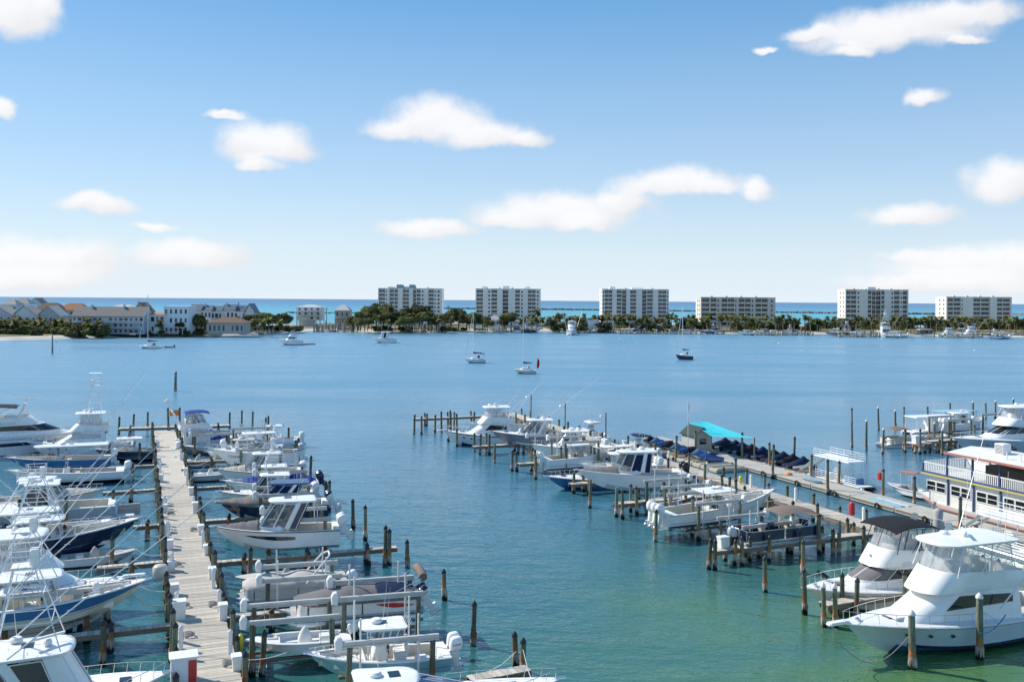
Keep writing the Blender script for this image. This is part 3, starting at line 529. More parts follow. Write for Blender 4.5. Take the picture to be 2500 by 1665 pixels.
def center_console(label,pos,z,head,L=7.5,B=2.5,fs=.75,fb=1.25,side=WHITE,bottom=BOTW,boot=WHITE,stripe=WHITE,rail=WHITE,n=2,tilt=.0,cowl=WHITE,leg=WHITE,band=None,top='white',topx=(.36,.6),topz=2.15,floor=DECKC,inside=DECKW,trig=False,tow=None,ant=(1.8,),dome=False,brail=True,cush=CUSH,bow_cover=None,legm=WALU,con=WHITE,glass=TINT,name='center_console_boat',spow=2.,full=.42,bowp=2.3,group=None,topmat=WHITE,curtain=None,reg=None,rods=True,skipcon=False,tl=1,fr=(0,.14,.42,.72,.9,1.)):
    t=root(name,label,'boat',pos,z,head,group); H=Hull(L,B,fs,fb,full=full,bowp=bowp,spow=spow); H.build(t,bottom,boot,side,stripe,rail,fr); zf=.28
    H.deck(t,[(.07,.60,zf),(.601,.9,zf+.16)],.2,.06,(inside,floor))
    zg=lambda u:H.zs(u)
    # transom well, motor bracket
    m=M(); m.bbox(-.02,.07*L,-B*.36,B*.36,fs*.5,fs+.06,.05); m.build('transom_bench',WHITE,t)
    for k in range(n): outboard(t,-.12,(k-(n-1)/2)*.68,fs-.05,tilt,cowl,leg,band,1.0 if L<9 else 1.12)
    xc=.5*L; cw=min(.5,B*.2)
    if not skipcon:
        h=House(plan(xc-.5,xc+.55,cw,cw*.92,.3,.1),plan(xc-.38,xc+.2,cw*.92,cw*.85,.2,.1),zf,zf+1.15); h.build('console',con,t,.03); m=M(); m.bbox(xc+.5,xc+1.0,-cw*.8,cw*.8,zf,zf+.48,.07); m.build('console_seat',cush,t)
        g=House(plan(xc-.3,xc+.25,cw*.95,cw*.9,.2,.1),plan(xc-.3,xc+.02,cw*.95,cw*.9,.2,.1),zf+1.15,zf+1.75); 
        for sd in (1,-1): g.panel('windshield',glass,t,0,9,0,1,sd,0.0,legm,.018)
        m=M(); c=Vector((xc-.55,-.1,zf+.95)); m.tube([c+Vector((-.06*sin(.5),.18*cos(a),.18*sin(a))) for a in [2*pi*k/10 for k in range(11)]],.014,4); m.build('steering_wheel',BLACK,t)
        seat(t,xc-1.15,cw*2.1,zf,cush)
        M().bbox(xc-.53,xc-.5,-cw*.8,cw*.8,zf+.62,zf+1.02,.01).build('dash_panel',BLACK,t); M().bbox(xc-.5,xc+.3,-cw-.02,cw+.02,zf+.28,zf+.33,.01).build('console_band',GRAY,t)
    # bow cushions
    xb=.74*L; m=M(); m.bbox(xb-.1*L,xb+.07*L,-H.b(.72)*.5,H.b(.72)*.5,zf+.16,zf+.45,.06); m.build('bow_cushion',cush,t)
    m=M()
    for sd in (1,-1): m.grid([[(H.x(u),sd*(H.b(u)-.24),zg(u)-.2),(H.x(u),sd*(H.b(u)-.27),zg(u)-.05),(H.x(u),sd*(H.b(u)-.3),zg(u)-.06),(H.x(u),sd*(H.b(u)-.3),zg(u)-.2)] for u in [.62+.27*k/8 for k in range(9)]])
    m.build('bow_bolster',cush,t)
    if top:
        x0,x1=topx[0]*L,topx[1]*L; zt=zf+topz; tw=B*.4; slab('t_top',topmat,t,x0,x1,tw,tw*.88,(x1-x0)*.22,zt,.1,.07); m=M()
        for sd in (1,-1):
            for (fx,txx) in ((xc-.55,x0+.45),(xc-.1,(x0+x1)/2),(xc+.42,x1-.55)): m.tube([(fx,sd*(cw+.08),zf),(fx+(txx-fx)*.25,sd*(cw+.12),zf+topz*.5),(txx,sd*(tw-.22),zt+.02)],.026,6)
            m.tube([(x0+.35,sd*(tw-.2),zt-.02),(x1-.4,sd*(tw-.2),zt-.02)],.02,5); m.tube([(xc-.55,sd*(cw+.1),zf+.9),(xc+.42,sd*(cw+.1),zf+1.25)],.018,5)
        m.build('t_top_frame',legm,t)
        if curtain is not None:
            g=House(plan(xc-.9,xc+.75,cw+.15,cw+.1,.3,.15),plan(xc-.9,x1-.4,tw-.2,tw-.25,.3,.15),zf+1.0,zt)
            for sd in (1,-1): g.panel('curtain',curtain,t,0,6,0,1,sd,.0,legm,.015); g.panel('curtain',curtain,t,6.1,11.8,0,1,sd,.0,legm,.015)
        M().bbox(x0+.3,x1-.5,-tw*.55,tw*.55,zt-.07,zt-.01,.02).build('underside_shade',GRAY,t); M().bbox((x0+x1)/2-.25,(x0+x1)/2+.25,-.25,.25,zt+.15,zt+.19,.02).build('top_hatch',GLASS,t)  # dark grey panel painted in as shade under the top
        if dome: radome(t,(x0+(x1-x0)*.62,0,zt+.16))
        for k,a in enumerate(ant): antenna(t,(x0+(x1-x0)*.45,(-1)**k*tw*.6,zt+.1),a,(-.25*a*.4,0))
        if rods:
            m=M()
            for k in range(5): y=-tw*.7+tw*1.4*k/4; m.tube([(x0+.02,y,zt-.05),(x0-.18,y,zt+.35)],.025,5)
            m.build('rod_holders',STEEL,t)
        if trig: outriggers(t,((x0+x1)/2-.1,tw*.9,zt+.15),trig,.75,.8*tl,.28)
        if tow: tower(t,x0+.2,x1-.3,tw*.85,zt+.12,zt+tow)
    if brail: rail_run(t,H,.62,.985,.22,6)
    M().bbox(L-.32,L+.12,-.1,.1,fb-.02,fb+.05,.03).build('anchor_roller',STEEL,t)
    for u in (.08,.5,.85):
        for sd in (1,-1):
            m=M(); p=Vector((H.x(u),sd*(H.b(u)-.1),H.zs(u)+.05)); m.tube([p-Vector((.12,0,0)),p+Vector((.12,0,0))],.02,5); m.build('cleat',STEEL,t)
    m=M()
    for sd in (1,-1):
        m.grid([[Vector(H.pt(u,.3,sd))+Vector((0,sd*.012,0)),Vector(H.pt(u,.335,sd))+Vector((0,sd*.012,0))] for u in [.01+.9*k/18 for k in range(19)]])
    m.build('pinstripe',STEEL if side is not WHITE else GRAY,t,60)
    for k,(xx,yy) in enumerate(((.2*L,.3),(.3*L,-.25))):
        if k<L/4-1: M().bbox(xx-.3,xx+.3,yy-.2,yy+.2,zf,zf+.38,.04).build('cooler',[WHITE,SKYB,LGRAY][int(L*7)%3],t)
    if bow_cover is not None: cover(t,H,[(.6,.5),(.72,.3),(.88,.12),(1,.0)],bow_cover,.6,1.,.1,'bow_cover')
    if reg:
        for sd in (1,-1):
            p=Vector(H.pt(.8,.62,sd)); q_=Vector(H.pt(.7,.62,sd)); d=(p-q_).normalized(); a=math.atan2(d.y,d.x); text('registration_number',reg[0],reg[1],BLACK,t,tuple((p+q_)/2+Vector((0,sd*.04,0))),(R(90-18),0,a if sd<0 else a+pi))
    return t,H
def express(label,pos,z,head,L=10,B=3.2,fs=1.,fb=1.6,side=WHITE,bottom=BOTB,boot=WHITE,stripe=WHITE,rail=BLACK,hard=WHITE,hardx=(.3,.56),hz=2.0,glass=GLASS,sideglass=TINT,n=2,tilt=0,cowl=WHITE,leg=WHITE,band=None,bow_cover=None,port=None,arch=None,rails=True,curtain=None,lower=None,name='express_cruiser',hatch=True,group=None,ant=(2.2,),dome=True,trig=0,bowopen=False,hullwin=None,spow=2.0,pil=WHITE,bimini=None,full=.42,cat='boat',tl=1):
    t=root(name,label,cat,pos,z,head,group); H=Hull(L,B,fs,fb,.5,full=full,spow=spow); H.build(t,bottom,boot,side,stripe,rail)
    op=[(.04,.5,.42)]
    if bowopen: op.append((.64,.9,.6))
    H.deck(t,op,.24,.12,(DECKW,DECKC)); zd=H.zs(.5)
    for k in range(n): outboard(t,-.12,(k-(n-1)/2)*.72,fs-.05,tilt,cowl,leg,band,1.1)
    m=M(); m.bbox(.01,.05*L,-B*.38,B*.38,.42,fs+.1,.06); m.build('transom_bench',CUSH,t)
    xf,xa=(.66*L,.34*L); w0=B*.4; hw=B*.36
    tr=House(plan(xa+.1*L,.76*L,w0,w0*.75,.16*L,.2),plan(xa+.12*L,.63*L,w0*.95,w0*.72,.1*L,.2),zd-.02,zd+.34); tr.build('trunk_cabin',WHITE,t,.08)
    g=House(plan(xa,xf,w0,w0*.86,.12*L,.15),plan(hardx[0]*L+.2,hardx[1]*L-.1,hw,hw*.86,.09*L,.15),(zd+.02,zd+.3),zd+hz-.1)
    for sd in (1,-1):
        g.panel('windshield',glass,t,0,3,.02,.98,sd,0,pil,.035); g.panel('windshield',glass,t,3.05,6.2,.02,.98,sd,0,pil,.035); g.panel('side_window',sideglass,t,6.4,9.2,.05,.95,sd,0,pil,.03)
        g.panel('cabin_pillar',pil,t,9.25,10.3,.0,1,sd,.01)
        if curtain is not None: g.panel('curtain',curtain,t,10.4,12,0.02,.98,sd,0,pil,.015); g.panel('curtain',curtain,t,12.05,15.9,0.02,.98,sd,0,pil,.015)
        m=M(); m.tube([g.at(12,0,sd),g.at(12,1,sd)],.035,6); m.build('hardtop_leg',pil,t)
    if hard is not None: slab('hardtop',hard,t,hardx[0]*L-.35,hardx[1]*L+.25,hw+.12,hw*.95,.12*L,zd+hz-.1,.13,.12,.3)
    seat(t,.43*L,1.2,.42); m=M(); m.bbox(.5*L,.56*L,-B*.3,B*.3,.42,zd+.5,.06); m.build('helm_console',WHITE,t)
    zt=zd+hz+.12; xm=(hardx[0]+hardx[1])/2*L
    if hatch and hard is not None: m=M(); m.bbox(xm+.0,xm+.55,-.35,.35,zt-.02,zt+.04,.02); m.build('roof_hatch',GLASS,t); 
    if dome: radome(t,(xm-.6,0,zt))
    for k,a in enumerate(ant): antenna(t,(xm-.3,(-1)**k*hw*.8,zt),a,(-.3,0))
    if trig: outriggers(t,(xm-.4,hw,zt),trig,.7,.85*tl,.25)
    if rails: rail_run(t,H,.5,.985,.5,8)
    M().bbox(L-.35,L+.22,-.14,.14,fb-.02,fb+.06,.03).build('anchor_roller',STEEL,t)
    if bow_cover is not None: cover(t,H,[(.64,.5),(.75,.34),(.88,.12),(.97,.0)],bow_cover,.62,.97,-.03,'bow_cover',over=-.16)
    elif hatch: m=M(); m.bbox(.8*L-.28,.8*L+.28,-.28,.28,H.zs(.8)+.1,H.zs(.8)+.17,.03); m.build('deck_hatch',GLASS,t)
    if hullwin:
        u0,u1,f0,f1=hullwin
        for sd in (1,-1):
            m=M(); n_=12; rows=[]
            for k in range(n_+1):
                u=u0+(u1-u0)*k/n_; mid=(f0+f1)/2; hh=(f1-f0)/2*(math.sin(pi*min(1,.12+k/n_*1.0)) if True else 1)**.5*(1 if k/n_>.3 else 1.0); a=Vector(H.pt(u,mid-hh*(1-.55*(k/n_)),sd)); b=Vector(H.pt(u,mid+hh*.6,sd)); o_=Vector((0,sd*.018,0)); rows.append([a+o_,b+o_])
            m.grid(rows); m.build('hull_window',GLASS,t,60)
    if lower:
        f0,f1,lm=lower
        for sd in (1,-1):
            m=M(); m.grid([[Vector(H.pt(u,f0,sd))+Vector((0,sd*.012,0)),Vector(H.pt(u,f1,sd))+Vector((0,sd*.012,0))] for u in [.01+.96*k/16 for k in range(17)]]); m.build('hull_stripe',lm,t,60)
    if bimini is not None:
        m=M(); x0,x1=.05*L,.34*L
        m.grid([[(x,y,zd+hz-.25+.12*(1-(y/(B*.42))**2)) for y in [B*.42*(k/4-1) for k in range(9)]] for x in (x0,x0+.3*(x1-x0),x0+.7*(x1-x0),x1)]); m.build('bimini',bimini,t,60)
    return t,H
def sportfish(label,pos,z,head,L=15,B=4.6,fs=1.15,fb=2.2,side=WHITE,bottom=BOTB,boot=NAVY,stripe=WHITE,rail=WHITE,cabwin=GLASS,front=None,encl=VINYL,top=WHITE,topz=2.0,tow=None,trig=8.,name='sportfishing_yacht',group=None,bridge=True,frame=WALU,ant=(2.5,2.5),pulpit=True,rails=True,dark_front=None,array=True,cabz=1.75,cx=(.26,.66),solidtop=True,frontcover=None,spow=1.9,topdome=True,bz=.95,tl=1,hullstripe=None,bxr=None):
    t=root(name,label,'boat',pos,z,head,group); H=Hull(L,B,fs,fb,.7,full=.4,spow=spow,flare=2.0,stem=3.6); H.build(t,bottom,boot,side,stripe,rail)
    H.deck(t,[(.02,.25,.5)],.28,.16,(DECKW,DECKC)); x0,x1=cx[0]*L,cx[1]*L; w0=B*.41; zd=H.zs(.5)-.12
    m=M(); m.bbox(x0-.5,x0-.05,-B*.33,B*.33,.5,1.3,.06); m.build('cockpit_mezzanine',WHITE,t)
    m=M(); m.bbox(-.05,.12,-B*.42,B*.42,.3,fs+.02,.05); m.build('transom_door',WHITE,t)
    cb=House(plan(x0,x1+.1*L,w0,w0*.7,.22*L,.15),plan(x0+.12,x1-.12*L,w0*.9,w0*.74,.1*L,.15),(H.zs(.3)-.02,zd+.12),zd+cabz); cb.build('cabin',WHITE,t,.1)
    for sd in (1,-1):
        if cabwin is not None: cb.panel('cabin_window',cabwin,t,5.2,11.3,.46,.9,sd,.025,None,.02,14,h0b=.56,h1b=.82)
        if front is not None: cb.panel('windshield',front,t,.1,5.4,.42,.93,sd,.02,WHITE,.03)
        cb.panel('salon_door',GLASS,t,14.3,15.9,.25,.9,sd,.02)
    zb=zd+cabz; bx0,bx1=(x0+.2,x1-.1*L) if bxr is None else (bxr[0]*L,bxr[1]*L); bw=w0*.93
    br=House(plan(bx0-.6,bx1+.05*L,bw,bw*.8,.11*L,.2),plan(bx0-.5,bx1-.02*L,bw,bw*.82,.08*L,.2),zb+.02,(zb+bz*.8,zb+bz)); br.build('flybridge',WHITE,t,.0,True,.06,roof=False)
    m=M(); m.bbox(bx0-.4,bx1-.1*L,-bw*.9,bw*.9,zb+.05,zb+.3,.05); m.build('flybridge_floor',DECKW,t)
    m=M(); m.bbox(bx1-.17*L,bx1-.1*L,-bw*.5,bw*.5,zb+.3,zb+bz+.15,.08); m.build('helm_console',WHITE,t); seat(t,bx1-.23*L,bw,zb+.25)
    tz=zb+bz+topz*.6
    if encl is not None:
        en=House(plan(bx0+.3,bx1-.02*L,bw*.96,bw*.8,.09*L,.15),plan(bx0+.35,bx1-.07*L,bw*.86,bw*.74,.08*L,.15),zb+bz*.82,tz)
        for sd in (1,-1):
            en.panel('enclosure_panel',encl,t,0,5.8,.04,.98,sd,0,frame,.022); en.panel('enclosure_panel',encl,t,6,9,.04,.98,sd,0,frame,.022); en.panel('enclosure_panel',encl,t,9.1,12,.04,.98,sd,0,frame,.022)
    m=M()
    for sd in (1,-1):
        for fx,tx in ((bx0+.2,bx0+.5),((bx0+bx1)/2-.3,(bx0+bx1)/2-.2),(bx1-.05*L,bx1-.09*L)): m.tube([(fx,sd*bw*.94,zb+bz*.8),(tx,sd*bw*.84,tz+.05)],.03,6)
        m.tube([((bx0+bx1)/2+.3,sd*bw*.94,zb+bz*.8),(bx0+1.2,sd*bw*.84,tz+.05)],.025,6)
    if solidtop or encl is not None: m.build('hardtop_frame',frame,t)
    if solidtop: slab('hardtop',top,t,bx0-.3,bx1-.01*L,bw*.98,bw*.88,.09*L,tz,.12,.14,.3)
    xm=(bx0+bx1)/2
    if topdome: radome(t,(xm+.5,-bw*.4,tz+.2),.28)
    if array: openarray(t,(xm-.1,.2,tz+.22),1.3,.9)
    for k,a in enumerate(ant): antenna(t,(bx0+.8,(-1)**k*bw*.8,tz+.15),a,(-.25,0),.018)
    if trig: outriggers(t,(x0+.28*(x1-x0),B*.44,zd+.8),trig,.82,.6*tl,.24,.05)
    if tow: xq=tower(t,bx0+.4,bx1-.12*L,bw*.82,tz+.15,tz+tow); tow>3 and slab('tower_top',WHITE,t,xq-.8,xq+.8,.75,.7,.3,tz+tow+1.6,.06,.05); tow>3 and M().tube([(xq-.5,.5,tz+tow),(xq-.5,.5,tz+tow+1.6)],.02,5).tube([(xq+.5,-.5,tz+tow),(xq+.5,-.5,tz+tow+1.6)],.02,5).tube([(xq-.5,-.5,tz+tow),(xq-.5,-.5,tz+tow+1.6)],.02,5).tube([(xq+.5,.5,tz+tow),(xq+.5,.5,tz+tow+1.6)],.02,5).build('tower_top_frame',frame,t)
    for sd in (1,-1):
        for u in (.62,.7,.78):
            p=Vector(H.pt(u,.62,sd)); M().lathe([(.02,0),(.13,0),(.13,.02),(.02,.03)],10).xf(Matrix.Translation(p)@Matrix.Rotation(R(-90)*sd,4,'X')@Matrix.Scale(1.5,4,(1,0,0))).build('portlight',GLASS,t)
        m=M(); m.tube([cb.at(7,1.02,sd)+Vector((0,0,-.2)),cb.at(11,1.02,sd)+Vector((0,0,-.2))],.02,5); m.build('cabin_handrail',STEEL,t)
        m=M(); m.grid([[Vector(H.pt(u,.9,sd))+Vector((0,sd*.014,0)),Vector(H.pt(u,.925,sd))+Vector((0,sd*.014,0))] for u in [.01+.95*k/20 for k in range(21)]]); m.build('hull_pinstripe',GRAY,t,60)
    m=M(); m.tube([(bx0-.5,-bw*.9,zb+bz*.75),(bx0-.55,-bw*.9,zb+bz+.25),(bx0-.55,bw*.9,zb+bz+.25),(bx0-.5,bw*.9,zb+bz*.75)],.025,5); m.build('bridge_rail',STEEL,t)
    M().bbox(bx1-.172*L,bx1-.168*L,-bw*.45,bw*.45,zb+bz-.25,zb+bz+.1,.01).build('dash_panel',BLACK,t)
    if rails: rail_run(t,H,.42,.985,.62,10,inset=.14)
    if pulpit:
        m=M(); m.bbox(L-.7,L+.75,-.22,.22,fb-.04,fb+.1,.08); m.build('bow_pulpit',WHITE,t); m=M(); m.tube([(L+.7,0,fb-.02),(L+.35,0,fb-.28),(L+.1,0,fb-.34)],.03,5); m.tube([(L+.3,-.2,fb-.3),(L+.12,0,fb-.42),(L+.3,.2,fb-.3)],.03,5); m.build('anchor',STEEL,t)
    u=.78; m=M(); m.bbox(H.x(u)-.3,H.x(u)+.3,-.3,.3,H.zs(u)+.14,H.zs(u)+.2,.03); m.build('deck_hatch',GLASS,t); m=M(); m.lathe([(.14,0),(.16,.1),(.1,.18)],8,(H.x(.92),0,H.zs(.92)+.06)); m.build('windlass',STEEL,t)
    if hullstripe:
        f0,f1,lm,u0,u1=hullstripe
        for sd in (1,-1):
            m=M(); m.grid([[Vector(H.pt(q_,f0,sd))+Vector((0,sd*.014,0)),Vector(H.pt(q_,f1,sd))+Vector((0,sd*.014,0))] for q_ in [u0+(u1-u0)*k/14 for k in range(15)]]); m.build('hull_stripe',lm,t,60)
    return t,H
def pontoon(label,pos,z,head,L=7.6,B=2.55,side=NAVY,panel2=None,bim=CVBR,bimx=(.35,.72),cov=None,covprof=None,motor=LGRAY,mleg=BLACK,seats=CUSHT,archm=None,stripe=None,tilt=.35,band=None,n=1,name='pontoon_boat',covdrop=.1,bimz=2.2,fence=.78,ends=True):
    t=root(name,label,'boat',pos,z,head)
    for y in ((-.95,.95) if L<7 else (-.98,0,.98)):
        m=M(); r=.31; m.tube([(.1,y*B/2.6,.0),(L*.84,y*B/2.6,0),(L*.93,y*B/2.6,.06)],r,12); m.tube([(L*.93,y*B/2.6,.06),(L*.97,y*B/2.6,.13),(L,y*B/2.6,.24)],r,12,r1=.05); m.build('pontoon_tube',ALU,t,50)
    m=M(); m.bbox(0,L*.97,-B/2,B/2,.33,.43,.03); m.build('deck_platform',DECKG,t)
    oo=plan(.35,L*.93,B/2-.05,B/2-.05,.55,.3,.65); h=House(oo,oo,.43,.43+fence)
    for sd in (1,-1):
        h.panel('fence_panel',side,t,0.9,6,.03,.96,sd,0,ALU,.022); h.panel('fence_panel',side,t,6.1,9,.03,.96,sd,0,ALU,.022); h.panel('fence_panel',side,t,9.1,13.9,.03,.96,sd,0,ALU,.022); h.panel('fence_panel',side,t,14,15.9,.03,.96,sd,0,ALU,.022)
        if stripe is not None:
            m=M(); rows=[]
            for k in range(11):
                u=k/10; p=h.at(9-u*2.2+3,.5+.3*u-.1*u*u,sd)+Vector((0,sd*.03,0)); hh=.2*sin(pi*min(1,u*.95+.03)); rows.append([p-Vector((0,0,hh)),p+Vector((0,0,hh*.35))])
            m.grid(rows); m.build('swoosh_stripe',stripe,t,60)
    if cov is None:
        for (a,b,y0,y1) in ((.45,1.3,-B*.42,B*.42),(L*.3,L*.36,-B*.42,-B*.08),(L*.66,L*.86,B*.14,B*.42),(L*.66,L*.86,-B*.42,-B*.14)):
            m=M(); m.bbox(a,b,y0,y1,.43,.9,.08); 
            m.build('seat',seats,t)
        for sd in (1,-1): m=M(); m.bbox(L*.64,L*.88,sd*B*.43-.08,sd*B*.43+.08,.9,1.25,.06); m.build('seat_back',seats,t)
        m=M(); m.bbox(L*.42,L*.5,B*.12,B*.42,.43,1.4,.08); m.build('helm_console',side,t); m=M(); m.bbox(L*.35,L*.4,B*.15,B*.38,.43,1.3,.08); m.build('helm_seat',seats,t)
    else:
        rd=random.Random(len(label)); rows=[]; T=[k/30 for k in range(31)]
        def ph(u):
            for (a,hh),(b,g) in zip(covprof,covprof[1:]):
                if a<=u<=b: q_=(u-a)/(b-a); q_=q_*q_*(3-2*q_); return hh+(g-hh)*q_
            return covprof[-1][1]
        for u in T:
            x=.25+(L*.95-.25)*u; bw=(B/2+.02)*(1 if u<.82 else max(.35,math.sqrt(max(0,1-((u-.82)/.18)**2*.86)))); zt=.43+fence; hh=ph(u); wv=rd.uniform(-.03,.03)
            half=[(bw,zt-covdrop),(bw+.01,zt),(bw*.82,zt+.05+hh*.42+wv),(bw*.45,zt+.06+hh*.85+wv*.6),(0,zt+.08+hh)]; rows.append([(x,y,q_) for y,q_ in half]+[(x,-y,q_) for y,q_ in half[-2::-1]])
        m=M(); m.grid(rows); m.poly(rows[0]); m.poly(rows[-1]); m.build('cover',cov,t,60)
    if bim is not None:
        x0,x1=bimx[0]*L,bimx[1]*L; m=M(); zt=.43+bimz
        m.grid([[(x0+(x1-x0)*u,y,zt-.28*abs(2*u-1)**2.2-.22*abs(y/(B*.5))**2.5) for y in [B*.5*(k/5-1) for k in range(11)]] for u in [k/8 for k in range(9)]]); m.build('bimini',bim,t,60); m=M()
        for sd in (1,-1):
            for u in (0.02,.35,.66,.98): m.tube([((x0+x1)/2,sd*B*.48,1.15),(x0+(x1-x0)*u,sd*B*.49,zt-.28*abs(2*u-1)**2.2-.24)],.018,5)
        m.build('bimini_frame',ALU,t)
    if archm is not None:
        m=M(); xa=L*.42
        for sd in (1,-1): m.tube([(xa,sd*B*.47,1.0),(xa-.75,sd*B*.46,1.9),(xa-1.3,sd*B*.4,2.5),(xa-1.65,sd*B*.2,2.75)],.055,7); m.tube([(xa-.9,sd*B*.47,1.1),(xa-.75,sd*B*.46,1.9)],.035,6)
        m.tube([(xa-1.65,B*.2,2.75),(xa-1.65,-B*.2,2.75)],.055,7); m.build('tow_arch',archm,t)
    for k in range(n): outboard(t,-.02,(k-(n-1)/2)*.7,.62,tilt,motor,mleg,band,1.05)
    return t
def skiff(label,pos,z,head,L=5.2,B=2.0,side=WHITE,inside=DECKW,cowl=WHITE,leg=BLACK,con=True,cov=None,tilt=.5,covprof=None,fs=.55,fb=.75,name='skiff',bottom=BOTW,motor=True,concov=CVW):
    t=root(name,label,'boat',pos,z,head); H=Hull(L,B,fs,fb,.25,bowp=2.6); H.build(t,bottom,side,side,side,WHITE)
    H.deck(t,[(.1,.68,.3)],.16,.04,(inside,inside))
    if con:
        m=M(); m.lathe([(.42,0),(.36,.4),(.2,.75),(.05,.92)],8,(L*.44,0,.3),0,1,.8); m.build('covered_console',concov,t,60); m=M(); m.bbox(L*.2,L*.3,-.45,.45,.3,.72,.06); m.build('bench_seat',CUSH,t)
    if cov is not None: cover(t,H,covprof or [(0,.15),(.4,.5),(.7,.2),(1,0)],cov)
    if motor: outboard(t,-.08,0,fs-.05,tilt,cowl,leg,None,.85)
    M().bbox(L*.7,L*.8,-.25,.25,H.zs(.75)+.04,H.zs(.75)+.1,.02).build('deck_hatch',DECKC,t); return t
def jetski(label,pos,z,head,covm=CVN,side=ROYAL,covered=True,group='personal watercraft on the rental dock'):
    t=thing('jet_ski',label,'jet ski',(pos[0],pos[1],z),R(head),group); key=(covm.name,side.name,covered)
    def f():
        H=Hull(3.3,1.2,.42,.62,.16,full=.4,bowp=2.2); T=[k/10 for k in range(11)]+[.97]; T=sorted(T); m=M()
        for sd in (1,-1): m.grid([[(u*(3.3-.5),0,H.zk(u)) for u in T]]+[[H.pt(u,q_,sd) for u in T] for q_ in (0,.5,1)],[1,0,0])
        hm=m.mesh('hull',[side,BLACK],45)
        pr=[(0,.02),(.12,.2),(.3,.42),(.5,.5),(.62,.78),(.7,.7),(.82,.34),(1,.02)] if covered else [(0,.02),(.15,.1),(.3,.3),(.5,.34),(.6,.4),(.72,.36),(.85,.2),(1,.02)]
        rows=[]
        def ph(u):
            for (a,hh),(b,g) in zip(pr,pr[1:]):
                if a<=u<=b: return hh+(g-hh)*(u-a)/(b-a)
            return 0
        for u in [k/14 for k in range(15)]:
            b=H.b(u)*(1.04 if covered else .95); zz=H.zs(u); hh=ph(u); half=[(b,zz-.1),(b*.97,zz+.02),(b*(.72 if covered else .5),zz+.05+hh*.4),(b*.38,zz+hh*.85),(0,zz+.03+hh)]; rows.append([(u*3.3,y,q_) for y,q_ in half]+[(u*3.3,-y,q_) for y,q_ in half[-2::-1]])
        m=M(); m.grid(rows); m.poly(rows[0]); m.poly(rows[-1]); cm=m.mesh('cover',covm if covered else side,60)
        m=M(); m.bbox(.55,1.75,-.2,.2,.75,.98,.08); sm=m.mesh('saddle',BLACK,45); m=M(); m.tube([(1.95,-.42,1.08),(2.05,-.2,1.12),(2.05,.2,1.12),(1.95,.42,1.08)],.03,5); m.tube([(2.05,0,.9),(2.05,0,1.12)],.05,5); bm_=m.mesh('handlebar',BLACK,45)
        return hm,cm,sm,bm_
    hm,cm,sm,bm_=cached(('jet',)+key,f); ob('hull',hm,t); ob('cover' if covered else 'upper_deck',cm,t)
    if not covered: ob('saddle',sm,t); ob('handlebar',bm_,t)
    return t
